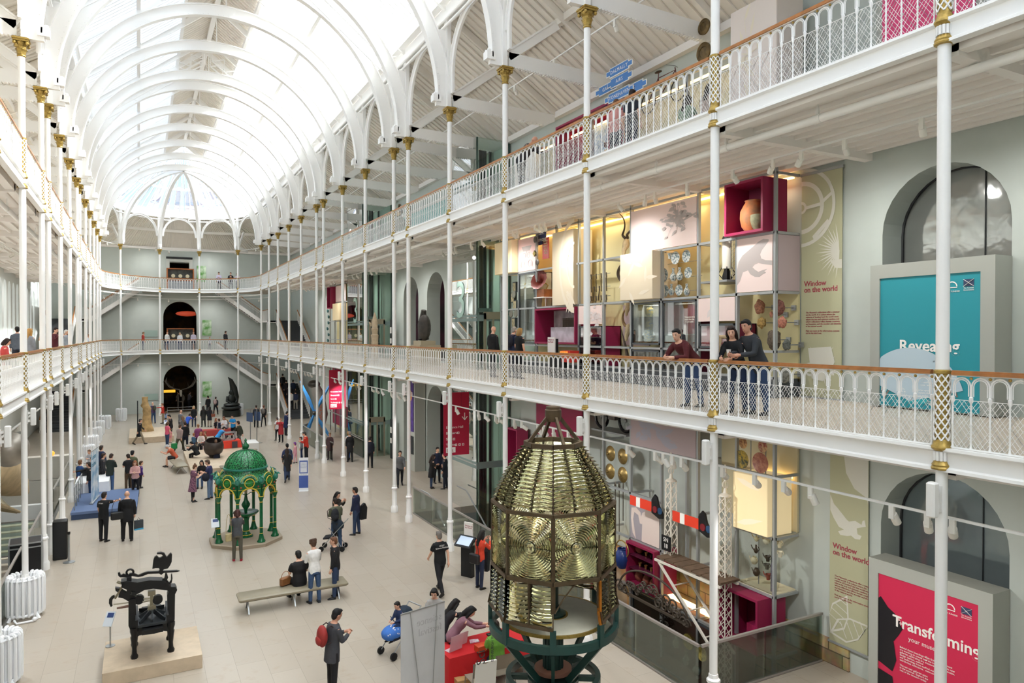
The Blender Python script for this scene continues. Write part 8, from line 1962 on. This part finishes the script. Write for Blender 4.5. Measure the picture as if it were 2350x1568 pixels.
F_=[('man in a black waistcoat and tan trousers walking beside the weathered stone','f',320,1021,1.72,-1.5,'wk','#1e2126','l','#8f836e','short','#4a4642'),('man in a purple checked shirt with a backpack beyond the weathered stone','f',352,972,1.76,.4,'hd','#5b4b73','s','#3f587f','bald','#888'),('woman in a red jumper pointing left beyond the weathered stone','f',374,972,1.66,1.4,'pt','#cf3a2c','l','#a08f78','short','#7a4a30'),('small girl in a pale blue top beside the woman in red','f',381,974,1.05,-.4,'wk','#7f9cc4','s','#22222a','long','#6b4a33'),('man in a black leather jacket looking down, middle of the hall','h',392,951,1.76,1.5,'hd','#242325','l','#1b1b1f','short','#141214'),('woman in a pink top and jeans, middle of the hall','f',384,1026,1.64,-.9,'st','#e0607f','s','#31466b','pony','#5b3b29'),('toddler in a pink dress beside the woman in a pink top','f',391,1017,.95,-.6,'st','#e48a9b','s','#e48a9b','short','#7a5233'),('man in a taupe shirt and olive trousers carrying a green bag','f',412,1039,1.74,-.6,'wk','#9c8a86','l','#4b4a38','short','#4a342a'),('man in a black hooded top with his back turned, in the crowd','f',425,1032,1.76,.1,'st','#18181b','l','#1f2638','short','#3a2a20'),('bald man in a grey jacket in the crowd','h',414,941,1.74,-1.,'st','#6d7076','l','#33343a','bald','#888'),('woman in a grey coat seen from behind in the crowd','h',420,955,1.66,.2,'st','#6a6a6c','l','#33343a','long','#7a5a42'),('person in a bright blue jacket in the crowd','h',428,946,1.66,-.6,'bd','#2450b8','l','#22252e','short','#2a1d17'),('woman with pale hair in a black jacket beyond the crowd','f',445,980,1.68,3.0,'st','#1b1d22','l','#28344e','long','#c9b48a'),('woman in a long dark coat, left of the pair near far columns','f',467,980,1.66,.2,'st','#2b2c2b','l','#18181b','long','#2b1f19'),('woman in a dark coat and beige trousers, right of the pair near far columns','f',481,980,1.64,-.3,'st','#1e2028','l','#a5958a','long','#221815'),('person with a pale backpack walking away by the end wall','f',495,953,1.66,-.3,'wk','#26272e','l','#17181c','short','#3a2a22'),('person in black partly hidden by an end column','f',478,951,1.7,.4,'st','#1a1a1d','l','#1a1a1d','short','#221915'),('man in a magenta jumper with his back turned by the science tables','h',455,973,1.7,.1,'st','#8a4672','l','#3a3340','short','#9a7350'),('small boy in a checked blue shirt by the science tables','h',444,995,1.15,-.8,'st','#4a6a8a','l','#2a3550','short','#a06a45'),('woman in a white top with wavy fair hair sitting by the dark vessel','h',462,993,1.25,2.9,'si','#e3dcd6','l','#222226','long','#a07648'),('child with a hood beside the woman with wavy fair hair','h',472,991,1.2,1.8,'st','#7a5a3c','l','#3a3a40','short','#7a5a3c'),('person in a navy coat with fur hood right of the dark vessel','h',497,1012,1.25,.3,'si','#1c2438','l','#1c2030','short','#7a5a44'),('person in black sitting left of the dark vessel','h',452,1012,1.2,.8,'sl','#141416','l','#141416','short','#141416'),('girl with red hair at the science table','h',495,961,1.3,-2.6,'st','#1f1f26','l','#22252e','long','#8a4a2a'),('boy in navy beside the red-haired girl','h',503,962,1.3,.5,'st','#22304c','l','#22252e','short','#4a2f22'),('woman in a blue patterned top and white cardigan at the science table','h',515,955,1.64,2.7,'hd','#e4e2e6','l','#2a2f4c','long','#7a4a33'),('girl in a pale blue top at the science table','h',522,963,1.25,1.6,'hd','#8ea6c4','l','#3a3f50','long','#8a6a4a'),('young man in a bright blue T-shirt standing before the Buddha','h',535,951,1.76,2.4,'hd','#1f8fd6','s','#1b1c22','short','#2a1d17'),('helper in a bright blue T-shirt leaning over the coral table','h',499,975,1.66,-1.2,'bd','#2a93d8','s','#26304a','short','#17120f'),('man in an olive jumper and grey trousers striding by the coral table','f',549,1031,1.8,.9,'wk','#33382a','l','#4f5550','short','#2a211c'),('man in black walking away past the poster stand','f',588,981,1.76,-.2,'st','#2a2c34','l','#16171b','short','#2a211c'),('woman in black with a patterned backpack beside the man in black','f',605,979,1.7,-.3,'wk','#26272b','l','#1a1b20','short','#6b3f30'),('woman in a white top near the far right columns','f',637,1011,1.6,.3,'st','#e6e4e4','s','#1c1d22','short','#4a403a'),('man in a grey waistcoat over red holding up a camera','f',645,1015,1.66,2.6,'cam','#b5343a','l','#1c1d22','short','#8a6a50'),('man in a navy coat near the foot of the right stairs','h',656,944,1.74,-1.2,'hd','#1f2c54','l','#1f2230','short','#1c1614'),('man in a red and black jacket with children near the glass rail','f',703,1062,1.78,1.2,'hd','#c2301f','l','#17181c','short','#2a221e'),('child in a grey top beside the red and black jacket','f',692,1055,1.3,1.4,'st','#8f9499','l','#26365c','short','#4a2f22'),('small girl in pink with a purple hat','f',678,1063,1.15,.8,'st','#e2a3b2','l','#e2a3b2','beanie','#7a3a90'),('man in a blue jacket with a grey backpack walking away','f',660,1096,1.74,.1,'wk','#2b3c66','l','#2f3c58','short','#15120f'),('woman with long hair in a black coat walking away','f',659,1106,1.66,-.1,'wk','#1c1b1d','l','#2b3a58','long','#33231b'),('man sitting on the bench in an orange shirt and shorts, looking down','s',402,1050,1.74,1.45,'sl','#c25a3c','s','#23242a','cap','#c9cdd2'),('woman in a white top with a bag walking near the farther lift','f',801,1055,1.66,.1,'wk','#dcdde4','l','#2a4a80','pony','#b08850'),('person in a dark coat just beyond the woman in white','h',803,990,1.76,-.1,'st','#1d1d20','l','#1d1d22','short','#77706a'),('person in dark clothes half hidden by a column near the lift doors','f',849,1074,1.72,-.4,'st','#1c1f2c','l','#17181e','short','#2a211c'),('man in a grey jumper and dark trousers walking past the columns','f',918,1117,1.74,2.9,'wk','#5f6062','l','#1e2129','short','#2a1d17'),('bearded man in a navy shirt below the red sign','f',1003,1109,1.78,-2.9,'st','#1f2540','l','#191b22','short','#1c1613'),('woman with long dark hair in a black coat below the red sign','f',990,1121,1.62,-1.6,'hd','#1c1a1b','l','#2a3b58','long','#2a1b15'),('person in a dark coat hidden behind the column at the pit corner','f',1022,1122,1.7,1.0,'st','#1c1f2a','l','#1a2233','short','#2a211c'),('woman in glasses and a brown coat beyond the glass rail','h',757,992,1.6,2.8,'st','#5a4548','l','#3a3036','short','#a08050'),]
for lab,md,x,y,h_,rz_,po,tp_,sl_,pa_,ha_,hc_ in F_:
 lo=fl(x,y)if md=='f' else hd(x,y,h_ if po not in('si','sl')else 1.25)if md=='h' else(at(x,y,2,.5).x,at(x,y,2,.5).y,0)
 if hc_=='#888':hc_='#888888'
 fem_=1 if('woman' in lab or 'girl' in lab)else 0;kd=1 if h_<1.45 and po not in('si','sl')else 0
 if po in('si','sl')and h_<1.5:h_=1.66
 person(lab,lo,h_,rz_,po,tp_,sl_,pa_,ha_,hc_,'l',fem=fem_,kid=kd,vox=.026,coat=.25 if 'coat' in lab else 0,shorts='shorts' in lab)
for k,(x,st_,c,c2,rz_,lab)in enumerate(((648,11,'#17171a','#17171a',-.2,'person in black, highest on the right stairs'),(657,8,'#1d1c22','#1d1c22',-.1,'person in a black coat on the right stairs by the rail'),(664,6,'#3a3236','#22242c',.4,'person holding a child on the right stairs'),(668,3,'#d9d6d3','#1a1b20',.2,'person in black and white, lower on the right stairs'),(672,8,'#22304c','#2a2c36',-.4,'person in navy near the wall side of the right stairs'),(678,3,'#2a3350','#a8a196',-.1,'person in pale trousers on the wall side of the right stairs'))):
 z_=(st_+1)*2.7/16;y_=62.2+5.4*(st_+.5)/16;p_=at(x,800,1,y_);X_=min(12.8,max(11.5,p_.x));person(lab,(X_,y_,z_),1.7,rz_,'st',c,'l',c2,'short','#1c1714',vox=.028)
zf=F1
person('man in a burgundy jumper leaning his forearms on the balustrade',gx(1590,9.78,zf),1.74,1.6,'ln','#55191f','l','#39507a','short','#141112','l',vox=V1,yaw=20)
person('woman with long dark hair and a cream scarf holding a cup at the balustrade',gx(1693,9.72,zf),1.66,1.9,'rl','#1e1e22','l','#2b3a5a','long','#2a1a14','l',fem=1,vox=V1)
person('man in a dark grey jacket leaning on the balustrade beside the woman with a scarf',gx(1741,9.85,zf),1.78,1.45,'rl','#33363c','l','#2f4468','short','#151212','m',vox=V1,coat=.05)
person('bald man in black looking into the display near the glass lift',gx(1130,10.6,zf),1.74,-1.2,'st','#18181a','l','#1d1e23','bald','#888888',vox=.018)
person('balding man in navy with a backpack at the display wall',gx(1176,11.0,zf),1.72,-1.1,'hd','#222b4a','s','#2b2f3c','short','#9a948c',vox=.018)
person('fair haired woman in a black top at the display wall',gx(1191,10.9,zf),1.66,-1.3,'st','#151518','s','#1d1e23','bob','#a5824e',vox=.018,fem=1)
for x,c,c2,hc_,rz_,h_,lab in((328,'#b8433a','#4a5a70','#7a5a3c',-1.2,1.66,'woman in a red jacket on the first-floor end gallery'),(383,'#e2e0dd','#33415f','#6b4630',-2.5,1.7,'person in a white top left of the framed case on the end gallery'),(413,'#dfe2e8','#3a4a70','#c2b08a',2.9,1.62,'fair person in white in front of the framed case on the end gallery'),(444,'#c4bccf','#3a3f50','#6b4a3c',3.1,1.7,'person in a lilac top right of the framed case on the end gallery'),(481,'#c9ccd6','#5a6478','#8a6a50',-2.8,1.2,'child in pale clothes on the first-floor end gallery'),(517,'#23252b','#33363f','#5a463a',-.9,1.76,'man in a dark jumper walking on the first-floor end gallery')):
 person(lab,gy(x,71.2,zf),h_,rz_,'st',c,'l',c2,'short' if h_>1.6 else 'short',hc_,vox=.028,fem=1 if 'woman' in lab else 0)
for x,c,c2,hc_,po,lab in((503,'#c9c3da','#22252e','#2a1d17','hd','woman in a lilac top on the second-floor end gallery'),(530,'#1e222c','#1c1e26','#6b4630','xf','man in a dark suit with folded arms on the second-floor end gallery'),(546,'#cfc9dc','#23252d','#6b4630','rl','man in a pale shirt leaning on the second-floor end balustrade')):
 person(lab,gy(x,71.15,F2),1.74,3.0,po,c,'l',c2,'short',hc_,vox=.026)
for x,X_,h_,rz_,po,c,c2,ha_,hc_,lab in((8,-3.9,1.66,-1.4,'si','#c84a48','#2a2c36','bob','#2a1914','woman in a red patterned top sitting at a table on the left gallery'),(40,-4.2,1.76,.3,'st','#5a626e','#2b2f3c','short','#17130f','man in a grey hooded top with his back turned on the left gallery'),(66,-3.4,1.66,-.6,'st','#8a8d94','#3a3f50','long','#b98a4a','woman with long fair hair in grey on the left gallery'),(124,-3.3,1.76,-2.2,'ph','#571f28','#2b2f3c','short','#2a1914','bearded man in burgundy looking at his phone on the left gallery'),(134,-3.9,1.62,-1.6,'st','#3a3034','#2b2f3c','bob','#2a1914','woman half hidden behind the bearded man on the left gallery'),(150,-3.2,1.68,-1.9,'st','#9aa0a8','#3a3f50','short','#d9d6d2','white haired person in a grey jumper on the left gallery'),(193,-3.2,1.5,-1.5,'rl','#c6d0e0','#3a3f50','short','#8a6a50','child in pale blue leaning on the left balustrade')):
 p_=at(x,767,0,X_);person(lab,(X_,p_.y,zf),h_,rz_,po,c,'l',c2,ha_,hc_,vox=.018,fem=1 if 'woman' in lab else 0)
person('bald man looking down behind the second-floor balustrade',gx(1196,9.75,F2),1.72,-2.6,'bd','#4a4648','l','#3a3c44','bald','#888888','m',vox=.018)
for x,X_,c,hc_,lab in((1412,10.3,'#d99a94','#6b4a33','person in a pink top behind the second-floor balustrade'),(1448,10.2,'#2b2e38','#2a1d17','person in dark clothes behind the second-floor balustrade'),(1572,10.9,'#8fa58e','#2a1d17','person in pale green sitting behind the second-floor balustrade'),(1622,10.8,'#b5a49a','#221814','person with dark hair sitting behind the second-floor balustrade')):
 person(lab,gx(x,X_,F2),1.66,-1.3,'si' if 'sitting' in lab else 'st',c,'s','#2d3140','short' if X_<10.5 else 'long',hc_,vox=.02)
person('person in dark clothes beside the deer skeleton',fl(410,938),1.74,1.,'st','#3a2a33','l','#22242c','short','#2a1d17',vox=.028)
person('person in a grey top beyond the deer skeleton',fl(434,938),1.7,-1.,'hd','#5a5860','l','#26282f','short','#3a2a20',vox=.028)
q=hd(917,1396,1.02);person('toddler in a blue hooded coat riding in the pushchair',(q[0],q[1],.12),1.05,1.9,'si','#26365c','l','#26365c','short','#1a1412','l',kid=1,vox=.015)
flush()
def backpack(loc,rz,c,label,s=1.):
 t=empty('backpack',loc,rz,label,'backpack');obj('pack',MB().ball((0,0,0),(.15*s,.1*s,.22*s),14,10).ball((0,-.07*s,-.07*s),(.11*s,.06*s,.1*s),10,8),cmat(c,.7),t)
 st=MB()
 for sg in(-1,1):st.tube([(sg*.09*s,.05*s,.17*s),(sg*.11*s,.14*s,.2*s),(sg*.12*s,.26*s,.1*s),(sg*.12*s,.22*s,-.12*s),(sg*.09*s,.06*s,-.15*s)],.013*s,5)
 obj('strap',st,cmat('#3a2b2b'),t);return t
def handbag(loc,rz,c,label,w=.3,h=.24,d=.1,strap=.25):
 t=empty('shoulder_bag',loc,rz,label,'bag');obj('pouch',MB().rbox(-w/2,w/2,-d/2,d/2,-h/2,h/2,.025),cmat(c,.5),t)
 obj('strap',MB().tube([(-w*.42*cos(pi*i/10),0,h/2+strap*sin(pi*i/10))for i in range(11)],.009,5),cmat(c,.5),t);return t
def back(x,y,h,rz,frac=.72,off=.2,z=0.):
 p=fl(x,y,z);return(p[0]+sin(rz)*off,p[1]-cos(rz)*off,z+h*frac)
backpack(back(763,1597,1.76,-1.35,.72,.22),-1.35,'#9a2f2c','red backpack worn by the man in the grey blazer')
backpack(back(352,972,1.76,.4),.4,'#4a4d44','grey green backpack on the man in the purple shirt')
backpack(back(495,953,1.66,-.3),-.3,'#b59a97','pale pink backpack by the end wall')
backpack(back(660,1096,1.74,.1),.1,'#3a4556','blue grey backpack on the man walking away')
backpack(back(605,979,1.7,-.3),-.3,'#6a6560','patterned grey backpack on the woman in black')
q=gx(1176,11.0,F1);backpack((q[0]-.18,q[1]-.1,F1+1.22),-1.1,'#1f2230','dark backpack of the balding man at the display wall')
q=hd(772,1143,1.74);backpack((q[0]-.1,q[1]-.2,1.22),.4,'#23252b','black backpack on the man with the pushchair')
q=fl(1101,1351);handbag((q[0]-.22,q[1]-.12,.92),-1.2,'#232022','big black shoulder bag of the woman in orange',.36,.28,.12,.4)
q=fl(292,1242);handbag((q[0]-.3,q[1]-.1,.95),.2,'#1a1a1c','large black shoulder bag on the bald man in the suit',.4,.26,.14,.45)
t=empty('carrier_bag',(q[0]+.36,q[1]-.1,.55),.3,'black and blue carrier bag in the bald man\'s hand','bag');obj('bag_body',MB().box(-.14,.14,-.05,.05,-.17,.17),cmat('#3c4146'),t,smooth=False);obj('blue_band',MB().box(-.142,.142,-.052,.052,-.17,-.11),cmat('#49a3cf'),t,smooth=False);obj('handle',MB().tube([(-.06,0,.17),(0,0,.26),(.06,0,.17)],.008,5),BLACK,t)
q=fl(545,1287);handbag((q[0]-.26,q[1]+.02,.78),.2,'#b3a47a','pale tan cross-body bag of the woman at the fountain',.2,.26,.07,.62)
q=at(655,1337,2,.52);handbag((q.x,q.y,.56),.5,'#8a5a33','brown leather bag on the bench beside the seated man',.32,.22,.14,.15)
q=fl(412,1039);handbag((q[0]-.3,q[1]-.2,.45),.3,'#1f8a4c','bright green shopping bag carried in the crowd',.36,.34,.08,.14)
q=fl(481,980);handbag((q[0]+.25,q[1]-.05,.9),.2,'#8a4a36','reddish brown bag on the woman in beige trousers',.3,.24,.1,.3)
q=fl(818,1227);solo('folded_coat',MB().prism([(-.14,-.3),(.12,-.32),(.16,.1),(.05,.28),(-.1,.2)],-.05,.05,'XZ'),cmat('#17171a'),'black coat hanging over the arm of the man in the navy jumper','coat',None,(q[0]+.24,q[1]-.05,.85),(0,0,.5))
q=fl(482,1145);solo('folded_coat',MB().ball((0,0,0),(.17,.15,.2),12,8),cmat('#1c2030'),'dark coat bundled in the arms of the man in the navy T-shirt','coat',None,(q[0]-.18,q[1]-.12,1.0))
q=fl(1101,1351);solo('folded_coat',MB().prism([(-.1,-.38),(.1,-.4),(.12,.2),(0,.3),(-.1,.2)],-.05,.05,'XZ'),cmat('#19181b'),'black coat held by the woman in orange','coat',None,(q[0]+.24,q[1]+.02,.85),(0,0,.8))
q=gx(1693,9.5,F1);solo('coffee_cup',MB().lathe([(.03,0),(.04,.1),(.042,.1),(.042,.115),(.001,.117)],12),cmat('#e9e6e0',.5),'white paper coffee cup held at the balustrade','cup',None,(9.38,q[1]+.1,F1+1.06))
q=gx(1693,9.72,F1);sc=MB();sc.tube([(.09*cos(a/8*2*pi),.09*sin(a/8*2*pi),1.40)for a in range(8)],.035,8,closed=True);sc.tube([(-.1,.03,1.38),(-.13,.05,1.2),(-.12,.06,1.08)],[.035,.035,.03],8)
solo('cream_scarf',sc,cmat('#cdb48e'),'cream scarf round the neck of the long-haired woman at the balustrade','scarf',None,(9.5,q[1]+.08,F1+.0))
def pushchair(loc,rz,label,c,star=False):
 t=empty('pushchair',loc,rz,label,'pushchair');fr=MB()
 for sx in(-.22,.22):
  fr.tube([(sx,-.45,1.0),(sx,-.1,.62),(sx,.35,.12)],.013,6);fr.tube([(sx,-.35,.1),(sx,.05,.75),(sx,.1,.8)],.013,6)
 fr.tube([(-.22,-.45,1.0),(.22,-.45,1.0)],.016,6);fr.tube([(-.22,-.35,.1),(.22,-.35,.1)],.01,6);obj('frame',fr,STEEL,t)
 obj('seat',MB().prism([(-.2,.95),(-.14,.95),(.02,.48),(.3,.45),(.3,.4),(-.05,.42)],-.2,.2,'YZ'),cmat(c),t,smooth=False)
 hdm=MB();hdm.ball((0,-.12,.82),(.22,.24,.22),14,8)
 hdm.f=[f for f in hdm.f if sum(hdm.v[i][1]for i in f)/len(f)<.02 and sum(hdm.v[i][2]for i in f)/len(f)>.76];hdm.m=[0]*len(hdm.f)
 obj('hood',hdm,cmat('#1e2b3a'),t)
 for sx in(-.24,.24):
  for y in(-.35,.35):obj('wheel',MB().lathe([(.03,-.025),(.085,-.025),(.09,0),(.085,.025),(.03,.025)],14,(sx,y,.09),M=Matrix.Rotation(pi/2,4,'Y')),BLACK,t)
 if star:
  obj('footmuff',MB().ball((0,.2,.52),(.22,.28,.17),14,10),cmat('#3f74c4'),t);sm=MB();rr=random.Random(2)
  for k in range(26):
   a,b_=rr.uniform(0,2*pi),rr.uniform(.1,1.4);c0=Vector((.222*cos(a)*sin(b_),.2+.283*sin(a)*sin(b_),.52+.172*cos(b_)));n_=(c0-Vector((0,.2,.52))).normalized();u=n_.orthogonal().normalized();v_=n_.cross(u)
   sm.add([c0+(u*cos(2*pi*j/10)+v_*sin(2*pi*j/10))*(.022 if j%2==0 else.009)for j in range(10)],[tuple(range(10))])
  obj('star_pattern',sm,WHT,t,smooth=False,fix=False)
 return t
q=fl(912,1500);pushchair(hd(917,1396,1.02),1.9,'pushchair with a blue star-patterned footmuff behind the white banner','#1e2638',True)
q=fl(765,1262);pushchair((q[0],q[1],0),1.1,'black folding pushchair near the man in olive','#1c1d22')
q=fl(1083,1330);kk=empty('info_kiosk',(q[0],q[1]+.3,0),-1.1,'slim information kiosk with a tilted screen and a white header board','kiosk')
obj('plinth',MB().box(-.2,.2,-.08,.08,0,.95),DARK,kk,smooth=False);obj('screen_housing',MB().box(-.3,.3,-.2,.2,-.03,.03,Matrix.Translation((0,-.12,1.08))@Matrix.Rotation(R(40),4,'X')),DARK,kk,smooth=False);obj('screen',MB().box(-.24,.24,-.15,.15,.031,.034,Matrix.Translation((0,-.12,1.08))@Matrix.Rotation(R(40),4,'X')),mat('screen_blue','#b5c4d6',.2,emit=.1),kk,smooth=False)
obj('header_board',MB().box(-.16,.16,.02,.06,.95,1.62),mat('header_white','#f0ece6',.5),kk,smooth=False);text('header_text','Window on\nthe World',.06,Matrix.Translation((-.12,.018,1.5))@wallM(0,0,0,'-Y'),BANT,kk)
cam=bpy.data.cameras.new('camera');cam.sensor_width=36;cam.sensor_fit='HORIZONTAL';cam.lens=36*FPX/2350;cam.clip_end=300;cam.clip_start=.05
co=bpy.data.objects.new('camera',cam);link(co)
co.matrix_world=Matrix.Translation(EYE)@Matrix([[RT[i],UP[i],-FW[i],0]for i in range(3)]+[[0,0,0,1]])
SC.camera=co
def make_world():
 w=bpy.data.worlds.new('sky');SC.world=w;w.use_nodes=True;nt=w.node_tree;bg=nt.nodes['Background']
 tc=nt.nodes.new('ShaderNodeTexCoord');sp=nt.nodes.new('ShaderNodeVectorMath');sp.operation='DOT_PRODUCT'
 sp.inputs[1].default_value=SUN
 n=nt.nodes.new('ShaderNodeTexNoise');n.inputs['Scale'].default_value=3;n.inputs['Detail'].default_value=5
 rm=nt.nodes.new('ShaderNodeMapRange');rm.inputs['From Min'].default_value=.08;rm.inputs['From Max'].default_value=.5
 ad=nt.nodes.new('ShaderNodeMath');ad.operation='MULTIPLY_ADD';ad.inputs[1].default_value=.3;ad.inputs[2].default_value=-.15
 a2=nt.nodes.new('ShaderNodeMath');a2.operation='ADD';a2.use_clamp=True
 L=nt.links.new
 L(tc.outputs['Generated'],sp.inputs[0]);L(tc.outputs['Generated'],n.inputs['Vector'])
 L(sp.outputs['Value'],rm.inputs['Value']);L(n.outputs['Fac'],ad.inputs[0]);L(rm.outputs['Result'],a2.inputs[0]);L(ad.outputs[0],a2.inputs[1])
 mx=nt.nodes.new('ShaderNodeMix');mx.data_type='RGBA'
 mx.inputs['A'].default_value=(.19,.32,.55,1);mx.inputs['B'].default_value=(3.2,3.25,3.3,1)
 L(a2.outputs[0],mx.inputs['Factor']);L(mx.outputs['Result'],bg.inputs['Color'])
 bg.inputs['Strength'].default_value=SKY
SUN=Vector((cos(R(37))*.97,-cos(R(37))*.24,sin(R(37)))).normalized()
SKY=1.0
make_world()
sl_=bpy.data.lights.new('sun','SUN');sl_.energy=3.5;sl_.angle=R(2.);sl_.color=(1,.97,.92)
so=bpy.data.objects.new('sun',sl_);link(so);so.rotation_euler=SUN.to_track_quat('Z','Y').to_euler();so.location=(30,0,40)
SC.view_settings.view_transform='Standard';SC.view_settings.look='None';SC.view_settings.gamma=1;SC.view_settings.exposure=1.85
k=0
for X,Z,ys_,e,dx in((TX2,TZ2-.34,[6,9,12.5,16,19.5,23,27,31,35,39,44,49,54,59],58,1),(TX1,TZ1-.34,[6,9,12.5,16,19.5,23,27,31,35,39,44,49,54,59],75,1),(2*XC-TX2,TZ2-.34,[19,24,29,35,42,50],80,-1),(2*XC-TX1,TZ1-.34,[19,24,29,35,42,50],80,-1)):
 for y in ys_:
  l=bpy.data.lights.new('track_lamp','SPOT');l.energy=e;l.spot_size=R(150);l.spot_blend=1;l.color=(1,.985,.96);l.shadow_soft_size=.08
  o=bpy.data.objects.new('track_lamp',l);link(o);o.location=(X+dx*.16,y,Z);o.rotation_euler=Vector((-dx*.5,0,1)).to_track_quat('Z','Y').to_euler()
for z in(10.2,4.4,14.6):
 for i in(5,9,15,19):
  p=apse(pi*i/24,.8);l=bpy.data.lights.new('track_lamp','SPOT');l.energy=32;l.spot_size=R(130);l.spot_blend=1;l.color=(1,.985,.96);l.shadow_soft_size=.08
  o=bpy.data.objects.new('track_lamp',l);link(o);o.location=(p.x,p.y+.15,z);o.rotation_euler=Vector((0,-.75,.8)).to_track_quat('Z','Y').to_euler()
cy=SC.cycles
cy.use_denoising=True;cy.max_bounces=10;cy.diffuse_bounces=8;cy.glossy_bounces=3;cy.transmission_bounces=8;cy.transparent_max_bounces=12
cy.caustics_reflective=False;cy.caustics_refractive=False;cy.sample_clamp_indirect=6
cy.use_adaptive_sampling=True
